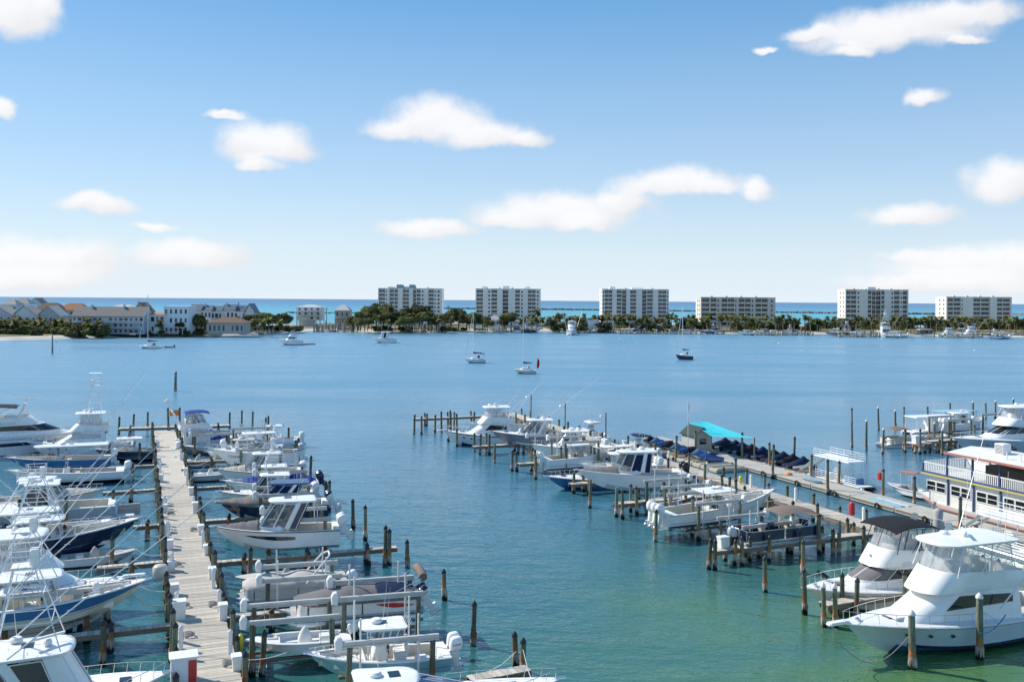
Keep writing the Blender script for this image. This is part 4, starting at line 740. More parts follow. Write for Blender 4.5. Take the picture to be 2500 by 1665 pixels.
def sailboat(label,pos,head,L=10,B=3.1,fs=.95,fb=1.3,side=WHITE,bottom=BOTB,boot=NAVY,sailc=CVN,mast=13.,dodger=CVN,bim=CVN,flag=None,stripe=WHITE,genoa=True,mx=.58,name='sailboat',extra=True,gm=CVW):
    t=root(name,label,'sailboat',pos,0,head); H=Hull(L,B,fs,fb,.5,full=.45,bowp=2.0,tr=.7,flare=1.2,spow=2.2,stem=3.0); H.build(t,bottom,boot,side,stripe,WHITE)
    H.deck(t,[(.06,.28,.45)],.3,.1,(DECKW,DECKC)); zd=H.zs(.5)
    tr=House(plan(.3*L,.72*L,B*.3,B*.22,.15*L,.2),plan(.31*L,.68*L,B*.27,B*.18,.13*L,.2),zd-.02,(zd+.5,zd+.36)); tr.build('coachroof',WHITE,t,.08)
    for sd in (1,-1): tr.panel('cabin_window',GLASS,t,5,11.3,.4,.75,sd,.015)
    zt=zd+.4; xm=mx*L; M().tube([(xm,0,zt),(xm,0,zt+mast)],.085,7,r1=.06).build('mast',WALU,t)
    m=M(); m.tube([(xm,0,zt+1.2),(xm-.42*L,0,zt+1.45)],.06,6); m.build('boom',WALU,t); m=M(); rr=[(xm-.05,.18,.7),(xm-.12*L,.19,.42),(xm-.28*L,.16,.3),(xm-.41*L,.1,.2)]
    m.grid([[(x,w_*cos(a),zt+1.25+(xm-x)*.05+hh*(.5+.5*sin(a))) for a in [2*pi*k/8 for k in range(8)]] for x,w_,hh in rr],0,True); m.build('sail_cover',sailc,t,60)
    m=M(); tp=zt+mast-.1
    for sd in (1,-1):
        m.tube([(xm,sd*.03,tp),(xm,sd*.75,zt+mast*.52),(xm-.1,sd*(B/2-.12),zd)],.018,4); m.tube([(xm,sd*.05,zt+mast*.52),(xm,sd*.75,zt+mast*.52)],.02,4)
    m.tube([(xm,0,tp),(.05,0,fs+.1)],.014,4); m.tube([(xm,0,tp),(L-.1,0,fb)],.014,4); m.build('standing_rigging',STEEL,t)
    if genoa: M().tube([(L-.2,0,fb+.25),(L-.35-(L-xm)*.45,0,zt+mast*.5),(xm+.25,0,tp-.4)],.12,6,r1=.05).build('furled_jib',gm,t)
    rail_run(t,H,.3,.985,.6,7,'lifelines',STEEL,.014,.08); m=M(); m.tube([(.25,-B*.3,fs),(.1,-B*.3,fs+.7),(.1,B*.3,fs+.7),(.25,B*.3,fs)],.02,5); m.build('stern_rail',STEEL,t)
    if dodger is not None:
        h=House(plan(.28*L,.4*L,B*.29,B*.27,.06*L,.1),plan(.27*L,.36*L,B*.27,B*.25,.05*L,.1),zd+.3,zd+1.0); h.build('dodger',dodger,t,.08)
    if bim is not None:
        m=M(); m.grid([[(x,y,zd+1.75-.12*(y/(B*.4))**2) for y in [B*.42*(k/3-1) for k in range(7)]] for x in (.03*L,.13*L,.26*L)]); m.build('bimini',bim,t,60); m=M()
        for sd in (1,-1):
            for x in (.04*L,.25*L): m.tube([(.14*L,sd*B*.4,zd),(x,sd*B*.41,zd+1.63)],.018,5)
        m.build('bimini_frame',STEEL,t)
    m=M(); m.tube([(.2,0,fs+.1),(.2,0,fs+1.0)],.04,5); m.tube([(.2+.03*sin(a),.35*cos(a),fs+.8+.35*sin(a)) for a in [2*pi*k/10 for k in range(11)]],.02,4); m.build('steering_wheel',STEEL,t)
    if flag is not None:
        M().tube([(.0,0,fs),(-.5,0,fs+3.6)],.025,5).build('flagstaff',WALU,t); m=M(); rows=[]
        for k in range(9): z_=fs+3.5-k*.36; rows.append([(-.48+k*.03,0,z_),(-.48+k*.02-.35*sin(k/8*pi)**.6-.06,.12*sin(k*1.1),z_-.12),(-.5-.55*sin(k/8*pi)**.6,.2*sin(k*1.1+.7),z_-.25)])
        m.grid(rows); m.build('flag',flag,t,60)
    return t
def ppt(px,py,z,xl,head):
    p=W(px,py,z); return Vector((p.x-xl*cos(R(head)),p.y-xl*sin(R(head)),0))
# ================================================================ left pier
PX0,PX1,PZ=2.0,4.8,1.2; PY0,PY1=40.,142.
pier=thing('main_pier','long weathered grey plank pier with white dock boxes along both edges','pier',((PX0+PX1)/2,0,0)); pw=PX1-PX0
y=PY0; k=0; far=M()
while y<PY1:
    if k<299:
        ob('plank',plank_mesh(.19,pw+.1),pier,(random.uniform(-.03,.03),y+.1,PZ+random.uniform(-.008,.008)),(0,random.uniform(-.003,.003),random.uniform(-.006,.006)))
    else:
        dx=random.uniform(-.03,.03); far.box(-pw/2-.05+dx,pw/2+.05+dx,y+.005,y+.195,PZ-.05,PZ+random.uniform(-.008,.008))
    y+=.205; k+=1
o=far.build('planks',PLANK,pier,0); o['kind']='stuff'
for s_ in (-1,1): M().bbox(s_*(pw/2-.12)-.07,s_*(pw/2-.12)+.07,PY0,PY1,PZ-.42,PZ-.06,.02).build('stringer',BEAMW,pier)
yy=PY0+1.5
while yy<PY1:
    for s_ in (-1,1):
        for dy in ((0,.9) if random.random()<.45 else (0,)): pile(pier,s_*(pw/2+.2),yy+dy+random.uniform(-.2,.2),random.choice((1.75,2.0,2.25,2.5)) if s_>0 else random.choice((1.75,2,2.5,2.75)))
    M().box(-pw/2,pw/2,yy-.08,yy+.08,PZ-.7,PZ-.43).build('cross_beam',BEAMW,pier); yy+=3.4
def dock_box(label,x,y,w=.62,d=.75,h=.72,name='dock_box',z=PZ,rz=0,group='white dock boxes along the pier edges'):
    def f():
        m=M(); m.grid([[(-w/2*.86,-d/2*.9,0),(w/2*.86,-d/2*.9,0),(w/2*.86,d/2*.9,0),(-w/2*.86,d/2*.9,0)],[(-w/2,-d/2,h),(w/2,-d/2,h),(w/2,d/2,h),(-w/2,d/2,h)]],0,True); return m.mesh('box_body',PLAST,30)
    def g():
        m=M(); m.bbox(-w/2-.04,w/2+.04,-d/2-.04,d/2+.04,h,h+.12,.04); return m.mesh('lid',PLAST,30)
    t=thing(name,label,'dock box',(x,y,z),rz,group); ob('box_body',cached(('dbb',w,d,h),f),t); ob('lid',cached(('dbl',w,d,h),g),t); return t
def pedestal(label,x,y,z=PZ,h=1.05,group='white power pedestals on the docks'):
    t=thing('power_pedestal',label,'power pedestal',(x,y,z),0,group)
    ob('post',cached(('ped',h),lambda:M().bbox(-.11,.11,-.11,.11,0,h,.03).mesh('post',PLAST,30)),t); ob('lamp_head',cached(('pedh',h),lambda:M().lathe([(.13,h),(.15,h+.05),(.13,h+.16),(.04,h+.24)],8).mesh('lamp_head',PLAST,40)),t); ob('socket_panel',cached(('peds',h),lambda:M().bbox(.11,.14,-.08,.08,h*.5,h*.85,.01).mesh('socket_panel',mat('grey_plastic',(.25,.25,.26),.5),30)),t); return t
def hose(label,x,y,z,mt,group='coiled hoses on the pier'):
    m=M(); n=60; m.tube([((.26+.03*sin(k*.9))*cos(k*.42)+x*0,(.26+.03*cos(k*1.3))*sin(k*.42),.03+k*.004) for k in range(n)],.022,5); o=m.build('coiled_hose',mt,None,50,(x,y,z)); return tag(o,label,'hose',group)
BXL='white dock box on the pier edge facing the raised boats'; BXR='white dock box on the pier edge facing the tower boats'
for yb in (49.6,57.6,66.3,72.5,79.,87.,95.,106.,116.,128.): dock_box(BXL,4.66+random.uniform(-.05,.1),yb,.46,.62,.6 if yb not in (57.6,87.) else .8)
for yb in (63.3,69.,75.,80.5,88.,91.,103.,114.,127.): dock_box(BXR,2.2+random.uniform(-.1,.1),yb,.5,.55,.6)
for yb in (51.8,59.2,64.,74.6,88.,100.,116.): pedestal('white power pedestal with a round cap on the plank pier',4.6,yb)
for yb in (53.4,59.6,69.,78.6,89.,108.): pedestal('white power pedestal with a round cap on the plank pier',2.2,yb)
dock_box('tall white locker standing on the plank pier beyond the red fronted cabinet',2.3,58.6,.75,.75,.95,'dock_locker')
t=thing('fire_cabinet','white flat-topped cabinet with a red front at the near end of the pier','cabinet',(2.15,48.9,PZ)); M().bbox(-.6,.6,-.45,.45,0,1.25,.03).build('cabinet_body',PLAST,t); M().bbox(-.68,.68,-.55,.55,1.25,1.33,.03).build('cabinet_roof',PLAST,t); M().bbox(.2,.58,-.49,-.455,.05,1.15,.01).build('red_door',REDP,t); M().bbox(-.5,.1,-.49,-.455,.1,1.1,.01).build('white_door',PLAST,t)
for i,(hx,hy) in enumerate(((4.35,50.2),(4.3,60.2),(2.7,55.2),(2.7,60.6),(2.6,70.),(4.2,80.2),(2.6,87.))): hose('coil of pale hose lying on the plank pier',hx,hy,PZ+.01,mat('hose_grey',(.3,.3,.29),.6))
def buoy(label,p,mt,r=.22,h=.7,name='buoy'):
    o=M().lathe([(.02,0),(r*.8,.08),(r,.2),(r,h-.2),(r*.8,h-.08),(.05,h)],10).build(name,mt,None,50,tuple(p)); return tag(o,label,'buoy')
buoy('yellow cylindrical buoy hung on a pile at the pier edge',(5.25,53.2,.75),YEL,.17,.95); buoy('orange red float lying at the edge of the plank pier',(1.85,52.3,1.15),REDP,.2,.4)
buoy('yellow buoy hung on a pile behind the large white centre console',W(1808,1180,1.2),YEL,.2,.8); buoy('orange float against the side of the concrete dock',W(1925,1168,.1),ORANGE,.45,.7)
buoy('big cream fender ball hanging beside the pier',(1.45,68.,1.0),CREAM,.5,1.0,'fender')
t=thing('orange_sign','orange rectangular sign between two piles at the pier head','sign',tuple(W(425,1050,1.2))); 
for dx in (-.75,.75): pile(t,dx,0,3.0)
M().bbox(-.6,.62,-.04,.04,2.05,2.85,.02).build('sign_board',ORANGE,t)
slab_finger('wide plank crossing at the far head of the long pier',W(290,1045,1.2),W(560,1037,1.2),1.6,1.2,5)
# ---------------------------------------------------------------- fingers on both sides of the left pier
for i,(px,py,ln,nm) in enumerate(((605,1498,5.2,'beside the covered grey pontoon boat'),(620,1362,13.5,'below the white hardtop cruiser, running far out'),(520,1268,4.6,'between the navy covered cruiser and the white hardtop cruiser'),(470,1190,7.,'in front of the boat with the royal blue cover'),(440,1128,6.,'beside the grey skiff'),(430,1075,7.,'near the flybridge cruiser with blue canvas'))):
    p=W(px,py,1.1); x0=4.95; slab_finger('narrow plank finger pier '+nm,Vector((x0,p.y,0)),Vector((x0+ln,p.y-(ln*.03),0)),.62,1.1,max(1,int(ln/4)))
for i,(px,py,ln,nm) in enumerate(((300,1535,6.5,'under the cream and blue raised boat'),(330,1375,4.5,'under the bow of the white flybridge yacht'),(375,1280,2.2,'at the bow of the navy tower boat'),(350,1195,5.,'behind the long grey hull'),(360,1135,5.,'by the boat with the long white top'))):
    p=W(px,py,1.1); slab_finger('narrow plank finger pier '+nm,Vector((1.85-ln,p.y,0)),Vector((1.85,p.y,0)),.6,1.1,max(1,int(ln/3.5)))
for (px,py,h) in ((250,1625,2.3),(262,1520,2.),(130,1500,2.2),(272,1390,2.2),(160,1350,2.),(55,1370,2.2),(275,1260,2.2),(160,1290,2.6),(45,1290,2.4),(265,1130,2.3),(340,1130,2.2),(30,1100,2.4),(130,1090,2.4),(290,1060,2.4),(325,1050,2.2),(360,1045,2.2)):
    mooring(px,py,h,'dark mooring piling between the boats with towers','mooring pilings on the tower boats side')
for (px,py,h) in ((1155,1575,2.4),(1260,1635,1.9),(1277,1660,2.0),(1085,1465,1.9),(940,1378,2.7),(950,1378,2.5),(995,1385,1.9),(892,1320,2.75),(640,1650,2.2),(803,1245,2.6),(795,1243,2.5),(757,1172,2.5),(728,1122,2.5),(720,1122,2.3),(704,1090,2.4),(655,1060,2.5),(648,1062,2.4),(616,1045,2.4),(590,1040,2.2),(560,1045,2.2),(700,1150,2.2),(610,1420,2.2),(862,1290,2.4)):
    mooring(px,py,h,'weathered mooring piling outside the raised boats of the long pier','mooring pilings outside the long pier')
# ---------------------------------------------------------------- boats on the right of the left pier (bow towards the pier)
G=174
r1,_=center_console('pale sky blue centre console with white t-top on a lift',place(745,1594,2.15,7.3,G),.95,G,7.3,2.5,.72,1.2,SKYB,BOTW,SKYB,WHITE,WHITE,2,.12,dome=True,ant=(2.0,2.0),topx=(.3,.64),topz=2.0)
lift('boat lift with white beams around the pale sky blue centre console',(11.3,47.6),3.6,-1.75,1.75,3.15,.45,R(G),1,beams=(1,))
def motor_mark(boat,words,size=.13):
    for o in [o for o in bpy.data.objects if o.parent is boat and o.name.startswith('outboard')]:
        for sd in (1,-1): text('brand_mark',words,size,BLACK,o,(-.32,sd*.272,.42),(R(90),0,0 if sd<0 else pi))
motor_mark(r1,'SUZUKI')
r2=skiff('low white flats skiff with covered console beside the blue centre console',place(600,1563,1.45,5.6,G),.75,G,5.6,2.0)
lift('boat lift with white beams over the low white skiff',(7.9,52.6),2.5,-1.4,1.5,2.95,.45,R(G),1,False)
r3=pontoon('covered pontoon boat with red swoosh and grey cover, white and black outboards',ppt(700,1478,2.2,7.9,G),1.3,G,7.9,2.55,WHITE,None,None,(.1,.25),CVG,[(0,.1),(.12,.35),(.3,.45),(.55,.55),(.75,.3),(1,.0)],WHITE,WHITE,stripe=REDG,tilt=.55,band=NAVY,n=2,fence=.75)
m=M(); m.tube([(.1,-1.1,2.3),(.12,-.5,2.42),(.12,.5,2.42),(.1,1.1,2.3)],.26,9); m.build('folded_bimini',CVBR,r3,60); m=M()
for sd in (1,-1): m.tube([(2.6,sd*1.2,1.2),(.2,sd*1.15,2.25)],.025,5); m.tube([(1.2,sd*1.2,1.2),(.2,sd*1.15,2.25)],.02,5)
m.build('bimini_frame',ALU,r3)
cvs=M(); cvs.grid([[(x,y,1.22+h*(1-(y/1.3)**2)) for y in [1.29*(k/3-1) for k in range(7)]] for x,h in ((.3,.1),(1.2,.5),(2.4,.62),(3.1,.4))]); cvs.build('dark_cover',CVN,r3,60)
motor_mark(r3,'YAMAHA')
lift('boat lift with white beams over the covered pontoon boat with red swoosh',(12.2,54.),3.9,-1.6,1.6,3.3,.9,R(G),1)
r5=pontoon('beige covered deck boat with white tow arch on a lift',ppt(585,1448,1.3,6.9,G),.75,G,7.1,2.5,LGRAY,None,None,(.3,.6),CVBE,[(0,.05),(.2,.3),(.45,.55),(.6,.35),(.75,.5),(.92,.2),(1,.0)],WHITE,BLACK,archm=WHITE,tilt=.4,fence=.7,covdrop=.16)
lift('boat lift with white beams over the beige covered deck boat',(9.2,60.3),3.2,-1.55,1.55,2.9,.4,R(G),1)
r6,_=express('white hardtop cruiser with black hull window and grey bow cover on a lift',place(517,1284,3.1,9.3,G),1.45,G,9.3,3.0,1.15,1.65,WHITE,BOTW,WHITE,WHITE,BLACK,WHITE,(.22,.54),2.1,TINT,TINT,2,.5,WHITE,WHITE,None,CVG,hullwin=(.36,.8,.45,.8),rails=False,dome=False,ant=(1.6,),pil=WHITE,curtain=NAVY)
lift('boat lift with grey beams under the white hardtop cruiser',(10.6,74.),4.0,-1.9,1.9,3.4,.9,R(G),1)
r7,_=express('navy cruiser with taupe bow canvas and navy hardtop on a lift',place(528,1222,2.6,9.4,G),1.05,G,9.4,2.9,1.05,1.5,NAVY,BOTW,NAVY,NAVY,ALU,CVLB,(.2,.5),1.75,CVN,CVN,2,.6,WHITE,WHITE,NAVY,None,rails=False,dome=False,curtain=CVN,pil=STEEL,hatch=False)
Hh=Hull(9.4,2.9,1.05,1.5); cover(r7,Hh,[(.5,1.0),(.62,.75),(.8,.3),(1,.02)],CVB,.5,1.,.16,'bow_cover')
lift('boat lift around the navy cruiser with taupe bow canvas',(11.2,84.6),4.0,-1.8,1.8,3.2,.6,R(G),1)
r8,_=center_console('white walkaround with royal blue bow cover and blue stern canvas',place(540,1172,2.4,9.2,G),1.1,G,9.2,2.7,.85,1.3,WHITE,BOTT,WHITE,WHITE,WHITE,2,.6,NAVY,NAVY,None,bow_cover=None,tow=2.0,ant=(),topx=(.32,.6))
cover(r8,Hull(9.2,2.7,.85,1.3),[(.48,.25),(.55,.5),(.68,.4),(.78,.1)],CVR,.48,.78,-.05,'royal_blue_cover',.09,over=-.1); cover(r8,Hull(9.2,2.7,.85,1.3),[(.02,.1),(.1,.5),(.22,.75),(.3,.6)],CVR,.02,.3,.05,'stern_canvas',.05)
lift('boat lift around the white walkaround with royal blue covers',(12.3,95.),4.0,-1.75,1.75,3.3,.7,R(G),1)
r9,_=express('tall white cuddy cruiser with navy bottom and number on its bow',place(514,1094,3.2,9.6,G),1.25,G,9.6,3.1,1.3,1.9,WHITE,BOTN,WHITE,WHITE,WHITE,None,(.34,.5),1.2,TINT,TINT,2,.3,LGRAY,WHITE,None,None,rails=True,dome=False,bimini=CVLB,spow=1.7,ant=(3.,3.))
H9=Hull(9.6,3.1,1.3,1.9,.5,spow=1.7)
for sd in (1,-1):
    p=Vector(H9.pt(.8,.55,sd)); q_=Vector(H9.pt(.66,.55,sd)); d=p-q_; a=math.atan2(d.y,d.x); text('registration_number','1255467',.5,BLACK,r9,tuple((p+q_)/2+Vector((0,sd*.1,0))),(R(72),0,a+pi if sd>0 else a))
lift('boat lift with long beams at the tall white cuddy cruiser',(12.,110.4),4.2,-1.9,1.9,3.2,.8,R(G),1)
skiff('small grey skiff with white foredeck tied beside the pier',ppt(585,1150,.9,5.6,-6),.15,-6,5.8,2.1,LGRAY,DECKW,BLACK,BLACK,True,tilt=.2,concov=CVW)
skiff('open white runabout with its outboard towards the pier',ppt(540,1118,.9,5.0,-6),.1,-6,5.4,2.1,WHITE,DECKC,WHITE,WHITE,True,tilt=.3,concov=CVBE)
r10,_=center_console('white centre console with long hardtop under the far lift beams',place(735,1075,2.2,9.,0),.9,0,9.,2.8,.9,1.5,WHITE,BOTK,BLACK,WHITE,WHITE,2,.2,topx=(.2,.66),ant=(1.5,))
lift('boat lift with white beams by the far white centre console',(14.5,124.),4.2,-1.9,1.9,3.3,.6,0,1)
skiff('white bay boat with white outboard at the pier head end',ppt(500,1090,.9,3.,180),.4,180,5.8,2.2,WHITE,DECKW,WHITE,WHITE,True,tilt=.4)
lift('small boat lift with white beams at the bay boat near the pier head',(8.6,126.6),2.6,-1.4,1.4,2.8,.2,0,-1,False)
r11,_=sportfish('flybridge cruiser with royal blue canvas and radar arch at the far pier',ppt(600,1062,1.7,11.,3),0,3,11.,3.7,1.1,1.8,WHITE,BOTK,WHITE,WHITE,WHITE,GLASS,None,VINYL,None,1.5,None,0,'flybridge_cruiser',solidtop=False,ant=(),array=False,topdome=False,pulpit=False,rails=True,frame=BLACK)
def soft_top(t,x0,x1,w,z,mt,th=.22,name='soft_top',crown=.2):
    m=M(); m.grid([[(x0+(x1-x0)*u,y,z-th*abs(2*u-1)**3-.15*abs(y/w)**3) for y in [w*(k/5-1) for k in range(11)]] for u in [k/8 for k in range(9)]]); 
    m.grid([[(x0+(x1-x0)*u,y,z-.05-th*abs(2*u-1)**3-.15*abs(y/w)**3) for y in [w*(k/5-1) for k in range(11)]] for u in [k/8 for k in range(9)]]); return m.build(name,mt,t,60)
soft_top(r11,3.2,6.2,1.45,5.3,CVR); cover(r11,Hull(11,3.7,1.1,1.8,.7,full=.4,spow=1.9),[(.58,1.3),(.7,.6),(.78,.1)],CVR,.58,.78,-.1,'blue_windshield_cover',over=-.5)
m=M(); m.tube([(2.6,-1.5,3.6),(1.6,-1.3,5.4),(1.5,0,5.6),(1.6,1.3,5.4),(2.6,1.5,3.6)],.12,6); m.tube([(1.5,0,5.6),(1.0,0,6.3)],.1,6); m.lathe([(.02,0),(.26,.1),(.3,.3),(.2,.5),(.02,.58)],9,(1.0,0,6.3)); m.build('radar_arch',WHITE,r11)
r12,_=center_console('white bay boat with outrigger rods at the outer end of the far slips',place(590,1068,1.6,7.5,180),.5,180,7.5,2.5,topx=(.3,.6),n=2,ant=(2.,),tilt=.2)
r13,_=express('white cuddy cruiser with tan bow cover behind the boat with royal blue covers',(16.2,102.6,0),.6,176,8.8,2.9,1.05,1.55,WHITE,BOTW,WHITE,WHITE,BLACK,WHITE,(.26,.54),1.8,TINT,TINT,2,.3,bow_cover=CVBE,dome=True)
r14,_=center_console('white centre console with beige top beyond the numbered cuddy cruiser',(15.6,117.4,0),.5,178,8.2,2.7,topx=(.3,.62),topmat=CVBE,n=2,tilt=.2,ant=(2.2,),dome=True)
r15=skiff('white skiff with blue cover at the outer end beyond the numbered cuddy cruiser',(17.4,132.,0),.2,178,6.2,2.2,WHITE,DECKW,WHITE,WHITE,True,concov=CVR)
r16,_=express('white boat with low hardtop and dark screen behind the navy covered cruiser',(15.4,90.2,0),.7,175,8.6,2.8,1.,1.45,WHITE,BOTW,WHITE,WHITE,BLACK,WHITE,(.28,.54),1.7,GLASS,TINT,2,.4,dome=False)
r17=skiff('open white flats boat between the beige deck boat and the white hardtop cruiser',(12.4,66.6,0),.1,174,6.2,2.2,WHITE,DECKC,WHITE,BLACK,True,tilt=.4,concov=CVLG)
# near bottom boat
r0,_=express('white cuddy boat with blue windshield and bow rail at the near finger pier',ppt(1000,1636,2.75,5.0,-5),0,-5,12.5,3.6,1.1,1.6,WHITE,BOTB,WHITE,WHITE,WHITE,WHITE,(.22,.42),1.3,mat('blue_glass',(.01,.05,.16),.06,var=.2,spec=.8),mat('blue_glass',(.01,.05,.16)),0,rails=True,dome=True,ant=(1.5,))
slab_finger('short pale finger pier with two tall piles beyond the bow rail of the cuddy boat',W(1145,1655,1.0),W(1290,1628,1.0),.8,1.0,0)
for i,(a,b) in enumerate(((W(1260,1590,2.3),W(1190,1640,1.2)),(W(1277,1585,2.3),W(1300,1665,1.4)))):
    tag(M().tube([a,(a+b)/2-Vector((0,0,.15)),b],.02,5).build('mooring_line',ROPEW,None),'white mooring line from a tall pile to the near cuddy boat','rope','white mooring lines at the near cuddy boat')
# ---------------------------------------------------------------- boats on the left of the left pier
l1,_=express('large white sportfisher with dark cabin windows and tall tower, nearest to the pier end',ppt(205,1562,3.9,6.1,0),0,0,9.9,4.2,1.25,1.9,WHITE,BOTB,WHITE,WHITE,WHITE,WHITE,(.14,.56),2.4,WHITE,GLASS,0,rails=True,dome=False,ant=(3.,),trig=11.5,tl=-1,curtain=GLASS,name='tower_fishing_boat')
tower(l1,2.4,5.2,1.35,3.95,7.6); openarray(l1,(4.6,-.3,3.98),1.5,.5); radome(l1,(3.2,.6,3.98))
l2,_=center_console('raised centre console with blue topsides over a cream lower hull and a tower',place(367,1411,3.3,10.5,0),1.55,0,10.5,3.1,1.0,1.75,BLUE,BOTW,CREAM,NAVY,WHITE,3,.1,topx=(.22,.56),tow=2.6,trig=10.,tl=-1,ant=(2.,),fr=(0,.4,.5,.72,.9,1.),topz=2.2)
lift('boat lift carrying the blue and cream centre console',(-3.6,61.6),4.6,-2.,2.,3.2,1.0,0,1,False,beams=(0,))
l3,_=sportfish('white flybridge yacht with cream bridge seats and grey side canvas',place(326,1405,2.0,14.,0),0,0,14.,4.5,1.2,2.0,WHITE,BOTB,WHITE,WHITE,WHITE,CVLG,None,VINYL,WHITE,2.0,None,11.,tl=-1,ant=(2.5,),array=True,cx=(.36,.76))
m=M(); m.bbox(6.6,7.1,-.7,-.3,3.75,4.0,.05); m.build('red_cushion',REDP,l3)
l4,_=center_console('navy hulled centre console with cream bow seating and a tower, bow to the pier',place(346,1262,2.7,12.,0),.5,0,12.,3.5,1.2,2.2,NAVY,BOTN,NAVY,NAVY,WHITE,3,.1,topx=(.25,.55),tow=3.2,trig=10.,tl=-1,ant=(2.5,),dome=True,topz=2.3,inside=DECKW,floor=DECKC)
l5,_=express('long light grey motor boat with blue cockpit canvas, stern to the pier',ppt(282,1222,1.6,0,180),0,180,12.,3.9,1.5,1.9,LGRAY,BOTK,LGRAY,LGRAY,WHITE,WHITE,(.4,.6),2.0,GLASS,GLASS,0,rails=True,dome=True)
m=M(); m.bbox(-1.6,-.1,-1.5,1.5,.3,.5,.05); m.build('swim_platform',DECKW,l5)
t=thing('raft_stack','stack of rolled pale rafts on the swim platform of the grey motor boat','raft',tuple(W(315,1262,.0)))
for k in range(4): M().tube([(-.95,-.3+.06*(k%2),.35+.26*k),(.95,-.3+.05*k,.35+.26*k)],.15,8).build('rolled_raft',CVBE,t,60)
l6,_=center_console('white open boat with cream loungers and an open grey floor, stern to the pier',place(14,1150,1.7,11.5,180),.3,180,11.5,3.3,.95,1.5,WHITE,BOTK,BLACK,LGRAY,WHITE,2,.2,top=None,inside=DECKW,cush=CUSHT,floor=DECKG)
l7,_=center_console('blue hulled boat with a long white rounded top and cream foredeck',place(12,1118,1.8,11.,180),.4,180,11.,3.2,1.,1.5,BLUE,BOTK,BLUE,BLUE,WHITE,2,.2,topx=(.02,.74),ant=(2.,),dome=True,topz=2.2,inside=DECKC)
l7b,_=center_console('navy and grey boat with white hardtop moored under the tuna tower yacht',place(225,1095,1.7,9.5,180),.3,180,9.5,3.,.95,1.4,NAVY,BOTK,GRAY,NAVY,WHITE,2,.2,topx=(.4,.72),inside=DECKG,ant=(1.5,))
l8,_=sportfish('white sportfishing yacht with the tallest tuna tower and long outriggers',place(62,1076,2.0,12.5,180),0,180,12.5,4.4,1.15,1.9,WHITE,BOTK,WHITE,WHITE,WHITE,VINYL,VINYL,VINYL,WHITE,2.0,3.5,10.5,ant=(2.,))
l9,_=sportfish('large white motor yacht with black folded bimini along the flybridge',ppt(160,1050,2.6,15.,0),0,0,18.,5.,2.0,2.6,WHITE,BOTK,WHITE,WHITE,WHITE,GLASS,GLASS,None,None,1.6,None,0,'motor_yacht',solidtop=False,ant=(2.,),array=False,topdome=False,pulpit=False,cx=(.1,.8),bxr=(.1,.62),hullstripe=(.5,.7,NAVY,.05,.7))
soft_top(l9,2.5,9.5,1.9,6.2,CVK,.2,'folded_bimini'); m=M()
for sd in (1,-1):
    for x in (3,5,7,9): m.tube([(6,sd*1.8,4.4),(x,sd*1.85,6.05)],.03,5)
m.build('bimini_frame',STEEL,l9); m=M(); m.tube([(9.5,-1.8,4.3),(10.4,-1.6,6.3),(10.4,1.6,6.3),(9.5,1.8,4.3)],.14,6); m.build('radar_arch',WHITE,l9); openarray(l9,(10.4,0,6.45),2.2,.1)
l10,_=center_console('white boat with pointed hardtop and half tower behind the navy tower boat',ppt(145,1236,3.4,6.4,0),.4,0,10.5,3.4,1.1,1.7,WHITE,BOTK,WHITE,WHITE,WHITE,3,.1,topx=(.2,.62),tow=2.2,trig=8.,ant=(2.,),topz=2.5)
l11,_=center_console('white centre console with cream seats moored inside the blue and cream boat',place(300,1462,1.5,9.,0),.1,0,9.,2.9,.95,1.5,WHITE,BOTB,WHITE,WHITE,WHITE,2,.1,topx=(.25,.58),trig=7.5,ant=(2.,),dome=True)
l12,_=express('white cuddy boat with tan canvas between the grey motor boat and the open boat',place(255,1192,1.6,9.5,0),.0,0,9.5,3.2,1.1,1.6,WHITE,BOTK,WHITE,WHITE,BLACK,WHITE,(.25,.55),1.7,TINT,TINT,2,.2,rails=True,dome=True,bow_cover=CVBE)
l13,_=center_console('white bay boat with grey t-top close behind the tall tuna tower yacht',place(330,1072,1.5,8.,0),.1,0,8.,2.7,topx=(.28,.6),n=2,ant=(2.,),topmat=CVLG)
l14=skiff('small white tender tied under the bow of the navy tower boat',ppt(330,1345,.7,5.2,0),.1,0,5.4,2.,WHITE,DECKC,BLACK,BLACK,True,concov=CVBE)
# ================================================================ centre pier
WX0,WX1=56.4,58.5
wk=thing('centre_walkway','narrow grey plank walkway behind the raised boats with white pedestals','pier',((WX0+WX1)/2,0,0)); ww=WX1-WX0; y=56.; k=0; far=M()
while y<146:
    if k<230: ob('plank',plank_mesh(.29,ww),wk,(random.uniform(-.03,.03),y+.15,1.2+random.uniform(-.008,.008)),(0,0,random.uniform(-.008,.008)))
    else: far.box(-ww/2,ww/2,y+.01,y+.3,1.15,1.2+random.uniform(-.008,.008))
    y+=.31; k+=1
if far.v: o=far.build('planks',PLANK,wk,0); o['kind']='stuff'
for s_ in (-1,1): M().bbox(s_*(ww/2-.1)-.06,s_*(ww/2-.1)+.06,56,146,.8,1.14,.02).build('stringer',BEAMW,wk)
yy=57.
while yy<146:
    for s_ in (-1,1): pile(wk,s_*(ww/2+.18),yy+random.uniform(-.3,.3),random.choice((1.5,2,2.5)))
    yy+=3.6
